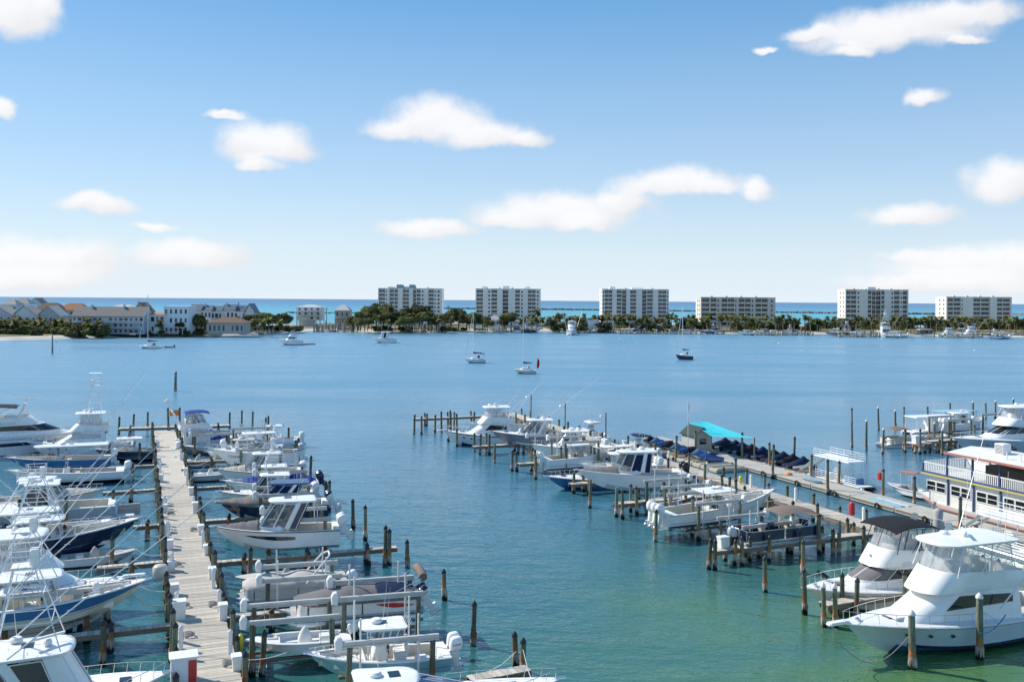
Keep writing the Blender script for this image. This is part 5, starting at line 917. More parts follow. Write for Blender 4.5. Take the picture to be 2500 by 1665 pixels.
for (px,py,L_,nm,np_) in ((1010,1022,15.5,'stretching out past the white flybridge boat at the far end',4),(1155,1089,15.8,'between the flybridge boat and the grey hulled express',4),(1265,1131,15.,'beside the white twin outboard boat',4),(1392,1180,14.6,'crossing above the blue bow boat',4),(1505,1228,13.4,'beside the large centre console with three outboards',4),(1740,1342,15.5,'carrying the white bin next to the navy pontoon boat',5),(2010,1472,16.,'between the two big white cruisers',4)):
    p=W(px,py,1.15); slab_finger('plank finger pier '+nm,Vector((p.x,p.y,0)),Vector((WX0-.05,p.y+.2,0)),.9,1.15,np_,h=1.75 if nm[0]!='b' else 2.5)
dock_box('square white bin at the tip of the finger pier by the navy pontoon boat',W(1765,1335,1.2).x,W(1765,1335,1.2).y,.75,.6,.75,'storage_bin',1.17)
for (px,py,h) in ((1011,1052,2.75),(1029,1052,2.5),(1062,1048,2.5),(1078,1048,3),(1108,1045,2.75),(1116,1045,2.5),(1095,1070,2.75),(1158,1095,2.25),(1100,1040,2.75)):
    mooring(px,py+8,h,'dark mooring piling around the far end of the centre slips','mooring pilings at the far end of the centre slips')
for (px,py,h) in ((1116,1090,2.5),(1172,1110,2.5),(1186,1105,2.3),(1207,1130,2.4),(1250,1150,2.2),(1262,1152,2.1),(1308,1170,2.4),(1400,1205,2.2),(1440,1240,2.7),(1505,1262,2.8),(1520,1268,2.5),(1600,1322,2.5),(1690,1300,3.),(1730,1390,2.1),(1745,1392,2.1),(1812,1380,2.),(1868,1445,2.3),(1830,1370,1.8),(1960,1400,2.2),(2000,1352,3.),(2048,1350,2.6),(2120,1440,2.)):
    mooring(px,py,h,'barnacled mooring piling on the outer side of the centre slips','mooring pilings outside the centre slips',None if random.random()<.3 else CAPK)
mooring(2228,1632,3.,'thick capped piling crossing the bow rail of the large sportfishing yacht','mooring pilings before the large sportfishing yacht',CAPW,.19); mooring(2392,1608,3.5,'thick capped piling crossing the black cabin window of the large sportfishing yacht','mooring pilings before the large sportfishing yacht',CAPW,.19)
mooring(1965,1500,2.75,'pale yellow piling at the bow of the cruiser with black canvas','mooring pilings outside the centre slips')
for (px,py) in ((2012,1530),(2040,1530),(2118,1455),(2145,1450)): mooring(px,py,2.5,'short piling of the finger pier between the two big white cruisers','pilings of the finger between the two cruisers',CAPW)
c1,_=sportfish('white flybridge fishing boat with dark sheer line and tall antennas at the far centre slip',place(1080,1052,2.0,12.5,172),0,172,12.5,4.2,1.1,2.1,WHITE,BOTK,WHITE,BLACK,BLACK,GLASS,None,VINYL,WHITE,1.9,None,9.,ant=(4.,4.))
c2,_=express('grey hulled express boat with white hardtop raised on a lift',place(1196,1050,3.0,10.8,170),1.1,170,10.8,3.3,1.1,1.8,GRAY,BOTW,WHITE,GRAY,BLACK,WHITE,(.26,.52),1.9,TINT,TINT,2,.3,rails=False,trig=9.,curtain=VINYL)
lift('boat lift carrying the grey hulled express boat',(47.6,112.2),4.6,-2.,2.,2.9,.6,R(170),1)
c3,_=center_console('white pilothouse boat with twin white outboards facing the open water',ppt(1325,1128,1.2,0.,4),.55,4,10.,3.1,1.05,1.7,WHITE,BOTW,WHITE,WHITE,WHITE,2,.15,topx=(.3,.6),curtain=VINYL,ant=(2.,),con=CREAM)
lift('boat lift with pale beams over the white pilothouse boat',(47.2,101.5),4.5,-2.1,2.1,3.6,.3,0,-1)
c4,_=express('blue hulled sport boat with white deck and low screen',place(1332,1161,1.5,10.,176),.0,176,10.,3.0,1.,1.45,BLUE,BOTB,BLUE,WHITE,WHITE,None,(.35,.5),.9,CVG,TINT,0,rails=True,dome=False,ant=(),bow_cover=None)
c5,_=express('white raised cruiser with blue tinted cabin and dark bow cover',place(1405,1146,3.3,11.4,173),1.5,173,11.4,3.4,1.2,1.8,WHITE,BOTW,WHITE,WHITE,LGRAY,WHITE,(.3,.58),2.1,TINT,CVN,2,.4,BLACK,BLACK,None,CVG,rails=False,curtain=CVN,dome=True)
lift('boat lift carrying the white cruiser with blue tinted cabin',(47.8,85.),4.7,-2.,2.,2.7,.9,R(173),1)
c6,_=center_console('large white centre console with three white outboards and dark bottom stripe on a lift',ppt(1610,1258,1.9,0,4),1.05,4,12.6,3.3,1.1,2.15,WHITE,BOTW,NAVY,WHITE,LGRAY,3,.15,topx=(.32,.6),dome=True,ant=(2.2,),topz=2.2)
lift('boat lift with long white beam across the large centre console',(46.6,69.6),4.4,-2.1,2.1,3.2,.5,R(3),1)
lift('empty boat lift with white beams behind the large centre console',(47.0,76.),3.2,-1.6,1.6,3.2,.9,0,1)
c7=pontoon('navy pontoon boat with brown bimini and grey outboard',ppt(1990,1290,1.6,7.9,2),1.0,2,8.2,2.6,NAVY,None,CVBR,(.42,.86),motor=LGRAY,mleg=BLACK,seats=CUSHT,tilt=.1,fence=.85)
lift('low boat lift around the navy pontoon boat',(47.6,64.2),3.9,-1.6,1.7,2.3,.55,R(2),1,True,3.4)
c5b,_=center_console('small white boat with a curved cream canopy beside the walkway',place(1560,1110,1.5,7.,0),.2,0,7.,2.4,topx=(.15,.85),ant=(1.6,),topmat=CVW,n=1)
skiff('white dinghy moored at the bow of the large centre console',ppt(1870,1215,.8,1.,180),.1,180,5.2,2.,WHITE,DECKW,WHITE,WHITE,False,motor=False)
t=thing('blue_rescue_boat','small blue boat with white rail in the slip behind the large centre console','boat',(44.5,78.2,.5),0); Hq=Hull(5.5,2.,.5,.8,.25); Hq.build(t,BOTB,ROYAL,ROYAL,WHITE,WHITE); Hq.deck(t,[(.1,.8,.25)],.15,.04,(DECKW,CVR)); rail_run(t,Hq,.1,.95,.5,6,'guard_rail',WALU)
c10,_=center_console('white centre console with grey top at the far end of the centre walkway',(54.6,130.,0),.4,176,10.,3.1,1.,1.7,WHITE,BOTN,WHITE,WHITE,WHITE,3,.1,topx=(.3,.6),topmat=CVLG,trig=8.,ant=(2.5,),dome=True)
c11,_=express('white express with open stern between the grey express and the pilothouse boat',(55.0,107.2,0),.5,178,10.,3.2,1.1,1.7,WHITE,BOTK,WHITE,WHITE,BLACK,WHITE,(.26,.54),1.9,TINT,TINT,2,.3,dome=True)
c12,_=center_console('white bay boat with cream top moored outside the centre walkway',(60.6,118.,0),.1,90,8.,2.6,topx=(.28,.62),topmat=CVW,n=1,ant=(2.,)); c13,_=center_console('white open boat with navy top moored outside the centre walkway',(60.6,104.,0),.1,90,8.4,2.7,topx=(.3,.6),topmat=CVN,n=2,ant=(2.,))
c14,_=center_console('white twin outboard boat beside the blue bow boat',(54.6,93.4,0),.5,178,9.4,2.9,1.,1.6,WHITE,BOTW,WHITE,WHITE,WHITE,2,.1,topx=(.3,.62),ant=(2.,),dome=True)
# two big cruisers in front
c8,_=sportfish('white flybridge cruiser with black soft top and dark windshield cover',place(1957,1432,1.7,13.,179),0,179,13.,4.2,1.15,1.65,WHITE,BOTN,WHITE,WHITE,WHITE,GLASS,CVG,VINYL,None,2.05,None,0,'flybridge_cruiser',solidtop=False,frame=BLACK,ant=(2.5,),array=False,topdome=False,pulpit=False,cabz=1.5,bz=1.15,cx=(.2,.68),bxr=(.22,.56))
soft_top(c8,3.2,6.9,1.72,5.45,CVK,.3); m=M()
for sd in (1,-1): m.grid([[(3.0,sd*1.6,3.1),(3.9,sd*1.62,3.1)],[(2.2,sd*1.6,4.4),(3.0,sd*1.6,4.4)],[(2.0,sd*1.5,5.3),(2.5,sd*1.5,5.4)]])
m.grid([[(2.0,y,5.3) for y in (-1.5,0,1.5)],[(2.5,y,5.42) for y in (-1.5,0,1.5)]]); m.build('radar_arch',WHITE,c8,60)
for k,yy in enumerate((-.25,.1)): M().tube([(10.2,-1.0+yy,1.75),(10.55,-1.3+yy,2.05)],.13,8).build('fender',BLACK,c8)
m=M(); m.tube([(7.5,.05,3.28),(7.6,.05,3.2)],.1,6); m.build('searchlight',STEEL,c8)
c9,_=sportfish('large white sportfishing yacht with blue painted-in hull shade and long black cabin window',place(2047,1520,2.15,17.,181.5),.25,181.5,17.,4.6,1.2,1.9,PALEB,BOTT,NAVY,WHITE,WHITE,GLASS,None,VINYL,WHITE,2.35,None,11.,ant=(4.,4.),cabz=1.8,bz=1.2,frame=WALU,cx=(.28,.727))  # pale blue side colour stands for shade on a white hull
m=M(); m.bbox(12.6,13.4,-.65,.65,1.82,1.9,.03); m.build('liferaft_chock',WALU,c9); 
mk=[W(1990,1512,2.2),W(1945,1430,1.9)]
a,b=W(2035,1555,2.0),W(2225,1545,1.9)
tag(M().tube([a+(b-a)*u-Vector((0,0,1.5*sin(pi*u))) for u in [k/12 for k in range(13)]],.022,5).build('mooring_line',ROPE,None),'slack grey mooring line hanging from the bow of the large sportfishing yacht','rope')
# street lamps on the walkway
for (px,py,h) in ((1415,1038,5.),(1444,1060,4.8),(1560,1088,4.8)):
    p=Vector((57.5,0,0)); 
for yy in (139.,126.,113.): 
    t=thing('lamp_post','slim wooden lamp post with white lamp on the plank walkway','lamp post',(58.4,yy,1.2),0,'lamp posts on the centre walkway'); M().tube([(0,0,-.2),(0,0,3.8)],.09,7).build('post',BEAMW,t); M().tube([(0,0,3.3),(-.7,0,3.45)],.03,5).build('lamp_arm',WALU,t); M().lathe([(.05,.25),(.2,.05),(.24,0),(.1,-.06)],9,(-.75,0,3.3)).build('lamp_shade',PLAST,t)
for yy in (64.,73.,80.,88.,96.,104.): pedestal('white power pedestal on the plank walkway of the centre slips',57.9,yy,1.2)
t=thing('extinguisher_box','red fire extinguisher case on a pile of the centre walkway','fire extinguisher',(58.75,66.4,1.2)); M().lathe([(.02,0),(.24,.06),(.26,.2),(.26,1.0),(.16,1.15),(.03,1.18)],10).build('red_case',REDP,t); M().bbox(.15,.3,-.05,.05,.2,1.0,.01).build('bracket',STEEL,t)
t=thing('life_ring_box','red life ring case on a pile of the concrete dock','life ring',tuple(W(2150,1172,1.9))); M().lathe([(.02,0),(.3,.05),(.34,.4),(.3,.75),(.02,.8)],10).build('red_case',REDP,t); M().bbox(-.05,.05,-.05,.4,.1,.2,.01).build('bracket',STEEL,t)
# ================================================================ concrete float, jet skis, shed, sail
fl=thing('floating_dock','long pale concrete floating dock with black rubber fenders','dock',(68.5,0,0)); y=40.; i=0
while y<114:
    M().bbox(-1.55,1.55,y+.03,y+5.95,.12,.55,.05).build('float_module',CONC,fl); M().box(-1.6,-1.56,y+.2,y+5.8,.3,.45).build('timber_waler',BEAMW,fl); M().box(1.56,1.6,y+.2,y+5.8,.3,.45).build('timber_waler',BEAMW,fl)
    m=M(); m.tube([(-1.75+.0*k,y+2+.25*cos(2*pi*k/8),.3+.25*sin(2*pi*k/8)) for k in range(9)],.09,6); m.build('tyre_fender',RUBBER,fl); y+=6
for (yy,s_,h) in ((93.5,1,3.),(86.,1,2.75),(81.5,1,2.75),(88.2,-1,3.75),(79.,-1,3.5),(75.,1,3.),(70.8,1,3.),(62.,-1,3.),(56.,1,3.),(99.,1,3.5),(104.,-1,3.25)): pile(fl,s_*1.78,yy,h,cap=CAPK)
def drive_on(label,x0,x1,y0,y1):
    t=thing('jet_ski_platform',label,'dock',((x0+x1)/2,(y0+y1)/2,0),0,'jet ski platforms'); n=int((y1-y0)/1.7)
    for k in range(n):
        ya=-(y1-y0)/2+k*(y1-y0)/n; m=M(); m.bbox(-(x1-x0)/2,(x1-x0)/2,ya+.04,ya+(y1-y0)/n-.04,.05,.42,.08); m.build('float_port',mat('tan_plastic_float',(.45,.4,.3),.6,dirt=.3),t)
        m=M()
        for dy in (.35,(y1-y0)/n-.35): m.tube([(-(x1-x0)/2+.3,ya+dy,.46),((x1-x0)/2-.2,ya+dy,.46)],.08,6)
        m.build('bunk',mat('pale_bunk',(.5,.46,.38),.7),t)
    return t
drive_on('tan jet ski platform on the inner side of the concrete dock',62.7,66.85,93.2,113.); drive_on('tan jet ski platform on the outer side of the concrete dock',70.2,74.2,87.,109.)
for k in range(9):
    yy=97.6+k*1.75; jetski(['bare royal blue jet ski on the inner tan platform','dark covered jet ski with white hull on the inner tan platform','black covered jet ski on the inner tan platform'][k%3],(66.4,yy,0),.62,180+random.uniform(-9,9),[CVN,CVLB,CVK][k%3],[ROYAL,WHITE,GRAY][k%3],bool(k%3),'jet skis on the inner platform')
for k in range(9):
    yy=90.4+k*2.0; jetski(['navy covered jet ski with white hull on the outer tan platform','black covered jet ski with royal blue hull on the outer tan platform'][k%2],(70.8,yy,0),.62,random.uniform(-9,9),CVN if k%2==0 else CVK,WHITE if k%2==0 else ROYAL,True,'jet skis on the outer platform')
sh=thing('dock_shed','small grey shed with dark green gable roof on the concrete dock','shed',(68.0,105.9,.55)); m=M(); m.box(-1.2,1.2,-1.6,1.6,0,2.2); m.add([(-1.2,-1.6,2.2),(1.2,-1.6,2.2),(0,-1.6,3.1),(-1.2,1.6,2.2),(1.2,1.6,2.2),(0,1.6,3.1)],[(0,1,2),(3,5,4)]); m.build('wall',mat('shed_siding',(.5,.49,.45),.8,stretch=(12,12,1)),sh,0)
for sd in (1,-1): m=M(); m.add([(0,-1.8,3.2),(0,1.8,3.2),(sd*1.45,1.8,2.08),(sd*1.45,-1.8,2.08),(0,-1.8,3.12),(0,1.8,3.12),(sd*1.45,1.8,2.0),(sd*1.45,-1.8,2.0)],[(0,1,2,3),(4,7,6,5),(0,3,7,4),(1,5,6,2),(2,6,7,3)]); m.build('roof_panel',mat('shingle_green',(.035,.055,.05),.9,var=.3,nscale=8),sh,0)
M().bbox(1.2,1.24,-.5,.5,.1,1.9,.01).build('door',LGRAY,sh); M().bbox(-.5,.5,-1.64,-1.6,1.0,1.7,.01).build('window',GLASS,sh)
ss=thing('shade_sail','bright turquoise shade sail stretched over the jet ski dock','shade sail',(70,104,0)); cs=[W(1680,1031,3.9),W(1717,1027,4.1),W(1842,1070,3.2),W(1737,1066,3.1)]; m=M(); n=10; rows=[]
for i in range(n+1):
    u=i/n; row=[]
    for j in range(n+1):
        v=j/n; p=(cs[0]*(1-u)+cs[3]*u)*(1-v)+(cs[1]*(1-u)+cs[2]*u)*v; p=p-Vector((0,0,1.6*u*(1-u)*v*(1-v)*2)); c_=Vector((sum((q_.x for q_ in cs))/4,sum((q_.y for q_ in cs))/4,p.z)); e=(4*u*(1-u)*(1 if v in(0,1) else 0)+4*v*(1-v)*(1 if u in (0,1) else 0))*.12; row.append(p.lerp(c_,e)-Vector((70,104,0)))
    rows.append(row)
m.grid(rows); m.build('sail_cloth',CVTQ,ss,60)
for c_ in cs: M().tube([Vector((c_.x-70,c_.y-104,0)),c_-Vector((70,104,-.1))],.09,7).build('sail_post',BEAMW,ss)
p=W(1680,1030,4.5); t=thing('flag_pole','thin white feather flag above the shed','flag',(p.x,p.y,.5)); M().tube([(0,0,0),(0,0,6.6)],.04,6).build('pole',WALU,t); m=M(); m.grid([[(0,0,5.2+k*.18),(.28*sin(pi*(k+.8)/9),.05,5.2+k*.18)] for k in range(8)]); m.build('feather_flag',CVW,t,60)
# slide pontoons
def slide_pontoon(label,x,y,head):
    t=root('double_deck_pontoon',label,'boat',(x,y),.1,head,'double deck slide pontoons at the floating dock'); L=8.6; B=2.6
    for yy in (-1,1): m=M(); m.tube([(.1,yy,.05),(L*.86,yy,.05),(L,yy,.25)],.32,10,r1=.2); m.build('pontoon_tube',ALU,t,50)
    M().bbox(0,L*.97,-B/2,B/2,.38,.48,.03).build('deck_platform',DECKW,t); m=M()
    for z in (.7,.9,1.1,1.3):
        for yy in (-1,1): m.tube([(.4,yy*B*.48,z),(L*.9,yy*B*.48,z)],.025,5)
    for k in range(8):
        for yy in (-1,1): m.tube([(.4+k*(L*.9-.4)/7,yy*B*.48,.48),(.4+k*(L*.9-.4)/7,yy*B*.48,1.32)],.025,5)
    m.build('lower_rail',WALU,t); m=M()
    for x_ in (1.2,2.8,4.6,6.0):
        for yy in (-1,1): m.tube([(x_,yy*B*.42,.48),(x_+.15,yy*B*.4,2.7)],.035,6)
    m.build('upper_deck_posts',WALU,t); M().bbox(1.0,6.6,-B*.44,B*.44,2.7,2.82,.05).build('upper_deck',WHITE,t); m=M()
    for z in (3.05,3.3,3.55):
        m.tube([(1.0,-B*.44,z),(6.6,-B*.44,z),(6.6,B*.44,z),(1.0,B*.44,z)],.025,5)
    for k in range(6):
        for yy in (-1,1): m.tube([(1+k*1.12,yy*B*.44,2.8),(1+k*1.12,yy*B*.44,3.56)],.022,5)
    m.build('upper_rail',WALU,t); m=M(); 
    for sy in (-.7,.7): m.grid([[(1.1-u*2.8,sy+.3*sin(a),2.9-2.25*(u**.8)-.12*cos(a)+.28*max(0,u-.75)) for a in [(-.5+k/4)*pi for k in range(5)]] for u in [k/10 for k in range(11)]])
    m.build('slide',WHITE,t,60); M().bbox(5.2,7.2,-.5,.5,.5,1.1,.1).build('seat',BLUE,t); M().bbox(2.6,3.6,-1,-.2,.5,1.15,.1).build('helm_console',LGRAY,t); m=M(); m.bbox(.7,1.6,-1.1,1.1,.5,.95,.08); m.build('rear_seat',BLUE,t); outboard(t,-.02,0,.62,.1,BLACK,BLACK); return t
slide_pontoon('white double deck rental pontoon with slide and blue seats behind the concrete dock',71.8,87.,-90); slide_pontoon('white double deck rental pontoon with slide beside the large sportfishing yacht',64.9,58.5,-90)
t=thing('paddle_board_stack','blue and white paddle boards lying on the concrete dock','paddle board',(68.2,83.2,.56))
for k in range(3): M().lathe([(.02,0),(.36,.02),(.38,.08),(.02,.11)],16,(0,0,.1*k),0,1,4.2).build('paddle_board',[ROYAL,CVW,SKYB][k],t,50)
t=thing('gangway_boards','pale blue boards lying on the near part of the concrete dock','board',(67.9,72.,.56)); M().bbox(-.3,.3,-2.2,2.2,0,.08,.03).build('board',SKYB,t); M().bbox(.4,.8,-2.4,1.8,0,.08,.03).build('board',PALEB,t)

def line(a,b,sag,label,group,mt=ROPE,r=.022):
    a,b=Vector(a),Vector(b); o=M().tube([a+(b-a)*u-Vector((0,0,sag*4*u*(1-u))) for u in [k/10 for k in range(11)]],r,5).build('mooring_line',mt,None,50); return tag(o,label,'rope',group)
random.seed(21)
for (x0,y0,z0,x1,y1,z1) in [(1.8,yy,1.4,-.6,yy+random.choice((-1.6,1.6)),2.0) for yy in (55.,61.,63.5,68.,73.,79.,82.,90.,97.,105.,112.,121.,129.)]: line((x0,y0,z0),(x1,y1,z1),random.uniform(.1,.5),'slack mooring line from the plank pier to a tower side bow','mooring lines on the tower boats side',random.choice((ROPE,ROPEW)))
for yy in (50.,55.,61.,76.,86.,96.,111.,125.): line((5.,yy,1.5),(7.4+random.uniform(-.5,.5),yy+random.choice((-1.2,1.2)),2.0),random.uniform(.1,.5),'slack mooring line from the plank pier to a raised boat','mooring lines on the raised boats side',random.choice((ROPE,ROPEW,ROPEB)))
for yy in (66.,73.,80.,84.5,92.,101.,112.,121.): line((56.2,yy,1.5),(53.,yy+random.choice((-1.,1.)),1.8),random.uniform(.1,.4),'slack mooring line from the centre walkway to a slip','mooring lines on the centre walkway',random.choice((ROPE,ROPEW)))
line(W(2455,1500,2.2),W(2392,1545,2.2),.3,'blue mooring line hanging down the side of the large sportfishing yacht',None,ROPEB,.03)
# ================================================================ two-deck party boat behind the concrete dock
pb=thing('party_boat','two deck white party boat with blue posts, yellow band and red roof edge','boat',(70.9,50.,0)); PW,PL=5.6,20.4; BPOST=mat('blue_paint',(.04,.07,.18),.5); YELP=mat('yellow_paint',(.52,.46,.1),.5); REDT=mat('faded_red_trim',(.42,.17,.12),.6); WPAINT=mat('white_boat_paint',(.76,.73,.67),.5,var=.06,dirt=.25)
m=M(); m.grid([[(.5,0,-.4),(.1,0,.2),(0,0,.95)],[(.5,PL-3,-.4),(.1,PL-2.4,.2),(0,PL-2,.95)],[(2.2,PL+.6,-.2),(2.0,PL+1.5,.3),(1.9,PL+2.2,1.1)],[(PW-2.2,PL+.6,-.2),(PW-2.,PL+1.5,.3),(PW-1.9,PL+2.2,1.1)],[(PW-.5,PL-3,-.4),(PW-.1,PL-2.4,.2),(PW,PL-2,.95)],[(PW-.5,0,-.4),(PW-.1,0,.2),(PW,0,.95)]]); m.poly([(0,0,.95),(0,PL-2,.95),(1.9,PL+2.2,1.1),(PW-1.9,PL+2.2,1.1),(PW,PL-2,.95),(PW,0,.95)]); m.build('hull',WPAINT,pb)
M().tube([(-.04,0,.5),(-.04,PL-2.2,.5),(1.85,PL+1.8,.6)],.07,6).build('red_rub_rail',mat('dull_red_rubber',(.32,.06,.05),.6),pb)
m=M(); m.box(.25,PW-.25,0,PL-.6,.96,3.45); m.build('lower_cabin_wall',WPAINT,pb,0); M().bbox(-.1,PW+.1,0,PL+.1,3.46,3.62,.03).build('upper_deck_floor',WPAINT,pb); M().bbox(-.14,-.1,0,PL+.1,3.5,3.64,.01).build('yellow_band',YELP,pb); M().bbox(-.1,PW+.1,PL+.1,PL+.15,3.5,3.64,.01).build('yellow_band',YELP,pb)
M().bbox(-.13,-.1,0,PL+.1,3.67,3.85,.01).build('blue_band',BPOST,pb)
nb=7; bay=PL/nb
wp=cached('pbwin',lambda:M().box(-.02,0,-.5,.5,-.42,.42).mesh('window',GLASS,0)); wf=cached('pbfr',lambda:M().box(-.05,0,-.56,.56,.42,.5).box(-.05,0,-.56,.56,-.5,-.42).box(-.05,0,-.56,-.5,-.42,.42).box(-.05,0,.5,.56,-.42,.42).box(-.045,0,-.5,.5,-.03,.03).mesh('window_frame',WPAINT,0)); bal=cached('pbbal',lambda:M().box(-.02,.02,-.045,.045,0,.95).mesh('baluster',PLAST,0))
for i in range(nb):
    yb=i*bay
    for k in (.3,.7): w_=ob('window',wp,pb,(.245,yb+bay*k,2.45)); ob('window_frame',wf,w_)
    M().bbox(.12,.26,yb-.08,yb+.08,.96,3.46,.01).build('post',BPOST,pb)
    M().bbox(-.02,.16,yb-.09,yb+.09,3.63,6.05,.02).build('upper_post',BPOST,pb); M().bbox(PW-.16,PW,yb-.08,yb+.08,3.63,6.05,.02).build('upper_post',BPOST,pb)
    for k in range(13): ob('baluster',bal,pb,(.05,yb+.2+k*(bay-.35)/12.5,3.68))
    m=M(); m.box(.0,.1,yb+.1,yb+bay-.1,4.6,4.7); m.box(PW-.1,PW,yb+.1,yb+bay-.1,4.6,4.7); m.build('hand_rail',PLAST,pb)
    m=M(); m.box(PW-.05,PW-.02,yb+.1,yb+bay-.1,3.7,4.55); m.build('far_rail_panel',PLAST,pb)
M().bbox(-.02,.16,PL-.09,PL+.09,3.63,4.8,.02).build('upper_post',BPOST,pb)
for k in range(24): ob('baluster',bal,pb,(.3+k*(PW-.6)/23,PL,3.68),(0,0,R(90)))
M().box(.1,PW-.1,PL-.05,PL+.05,4.6,4.7).build('hand_rail',PLAST,pb)
m=M(); m.bbox(1.4,PW-.6,2,PL-6,3.63,5.2,.05); m.build('upper_cabin',mat('shaded_interior',(.08,.07,.06),.7),pb)  # dark box colour stands for the shade under the roof
m=M(); m.grid([[(-.7,0,6.05),(PW*.5,0,6.45),(PW+.7,0,6.05)],[(-.7,PL-3.3,6.05),(PW*.5,PL-3.1,6.45),(PW+.7,PL-3.3,6.05)]]); m.grid([[(-.7,0,6.0),(PW+.7,0,6.0)],[(-.7,PL-3.3,6.0),(PW+.7,PL-3.3,6.0)]]); m.build('roof',WPAINT,pb,0); M().box(-.76,-.7,0,PL-3.3,5.92,6.12).build('red_roof_edge',REDT,pb,0); M().box(-.76,PW+.76,PL-3.3,PL-3.24,5.92,6.12).build('red_roof_edge',REDT,pb,0)
for (x_,y_) in ((2.2,PL-7.2),(3.9,PL-10.),(2.4,PL-16.)):
    a_=M().bbox(x_-.5,x_+.5,y_-.5,y_+.5,6.3,7.3,.06).build('air_conditioner',PLAST,pb); m=M()
    for k in range(7): m.box(x_-.515,x_-.502,y_-.4,y_+.4,6.42+k*.12,6.48+k*.12)
    m.build('grille',mat('grey_grille',(.16,.16,.16),.5),a_,0)
M().tube([(1.8,PL-11.5,6.5),(2.0,PL-13.,6.55),(2.0,PL-15.,6.55),(1.9,PL-16.4,6.5)],.32,8).build('rolled_tarp',mat('tan_tarp',(.5,.33,.17),.8),pb); m=M()
for k in range(5): M().tube([(.6+.15*k,PL-9-k*1.3,6.2),(.6+.15*k,PL-9-k*1.3,6.9)],.06,6).build('roof_vent',PLAST,pb)
t=skiff('small white boat with red canopy at the bow of the party boat',(75.0,72.8,0),.2,100,5.6,2.1,WHITE,DECKG,BLACK,BLACK,True,concov=CVG); slab('canopy',REDT,t,2.0,3.8,.8,.8,.3,2.2,.06,.05); m=M()
for x_ in (2.2,3.5):
    for yy in (-.7,.7): m.tube([(x_,yy,.5),(x_,yy,2.22)],.025,5)
m.build('canopy_frame',WALU,t)
o=M().lathe([(.02,0),(.4,.05),(.46,.5),(.36,1.2),(.42,1.9),(.1,2.15)],9).build('wrapped_bundle',CVLG,None,60,tuple(W(2290,1302,.55))); tag(o,'tall bundle wrapped in pale grey plastic on the concrete dock by the party boat','bundle')
# ================================================================ docks and boats at the upper right
slab_finger('braced plank dock with pale tarpaulin in front of the grey motor yacht',W(2265,1078,1.3),W(2420,1068,1.3),1.2,1.4,5); 
pd=W(2240,1082,1.1); t=thing('braced_dock','timber dock platform with diagonal braces and a white box','dock',(pd.x,pd.y,0)); 
for k in range(14): ob('plank',plank_mesh(.29,2.2),t,(-1.4+k*.3,0,1.2),(0,0,R(90)))
for dx in (-1.4,.3,2.4,4.5,6.6):
    for dy in (-1.,1.): pile(t,dx,dy,1.0 if dx<5 else 2.25,cap=None)
m=M()
for dx in (.3,2.4,4.5): m.tube([(dx,-1.05,.2),(dx+1.6,-1.05,1.1)],.09,5); m.tube([(dx+1.6,-1.1,.2),(dx,-1.1,1.1)],.09,5)
m.build('diagonal_brace',BEAMW,t); dock_box('white storage chest on the braced timber dock',pd.x-.5,pd.y-.3,1.0,.8,.9,'storage_chest',1.2)
yc,_=sportfish('large grey hulled motor yacht with dark wraparound windshield and enclosed flybridge',place(2322,1070,2.4,20.,176),0,176,20.,5.6,1.9,2.5,LGRAY,BOTK,LGRAY,WHITE,WHITE,GLASS,GLASS,VINYL,WHITE,2.2,None,0,'motor_yacht',pulpit=False,cx=(.2,.68),cabz=1.9,bz=1.0,ant=(4.,),spow=1.6)
Hy=Hull(20.,5.6,1.9,2.5,.7,full=.4,spow=1.6,flare=2.,stem=3.6)
for k in range(3):
    p=Vector(Hy.pt(.62-.012*k,.5,1)); M().bbox(p.x-.09,p.x+.09,p.y-.02,p.y+.05,p.z-.35,p.z+.3,.03).build('porthole',GLASS,yc)
p=W(2140,1082,.5); pontoon('long tan pontoon boat with small brown bimini at the right hand docks',(p.x+12.,p.y-1,0),.1,178,12.,2.6,CREAM,None,CVBR,(.62,.86),motor=BLACK,tilt=.1)
def awning_pontoon(label,p,L=8.,am=WHITE):
    t=root('houseboat',label,'boat',p,.1,176); 
    for yy in (-1,1): M().tube([(.1,yy,.05),(L*.86,yy,.05),(L,yy,.25)],.32,10,r1=.2).build('pontoon_tube',ALU,t,50)
    M().bbox(0,L*.97,-1.35,1.35,.38,.5,.03).build('deck_platform',DECKW,t); M().bbox(L*.3,L*.55,-1.0,1.0,.5,2.3,.05).build('cabin',WHITE,t); M().box(L*.36,L*.48,1.0,1.02,1.3,2.0).build('window',GLASS,t); M().box(L*.36,L*.48,-1.02,-1.0,1.3,2.0).build('window',GLASS,t); M().bbox(L*.1,L*.92,-1.4,1.4,2.6,2.72,.04).build('awning_roof',am,t); m=M()
    for x in (L*.12,L*.5,L*.9):
        for yy in (-1.3,1.3): m.tube([(x,yy,.5),(x,yy,2.6)],.04,6)
    m.build('roof_posts',WALU,t); m=M()
    for z in (.8,1.1,1.4):
        for yy in (-1.3,1.3): m.tube([(.2,yy,z),(L*.94,yy,z)],.025,5)
    m.build('side_rail',WALU,t); outboard(t,-.02,0,.62,.1,BLACK,BLACK); return t
p=W(2232,1066,0); awning_pontoon('white houseboat pontoon with flat roof at the right hand docks',(p.x+9,p.y+1),9.)
p=W(2300,1050,0); awning_pontoon('white pontoon with pale blue awning behind the houseboat',(p.x+8,p.y+1),8.,SKYB)
center_console('white centre console on the outer lift of the right hand docks',place(2405,1022,2.2,9.,4),.9,4,9.,2.9,.95,1.6,WHITE,BOTN,WHITE,WHITE,WHITE,2,.3,dome=True,ant=(1.6,),topx=(.2,.56))
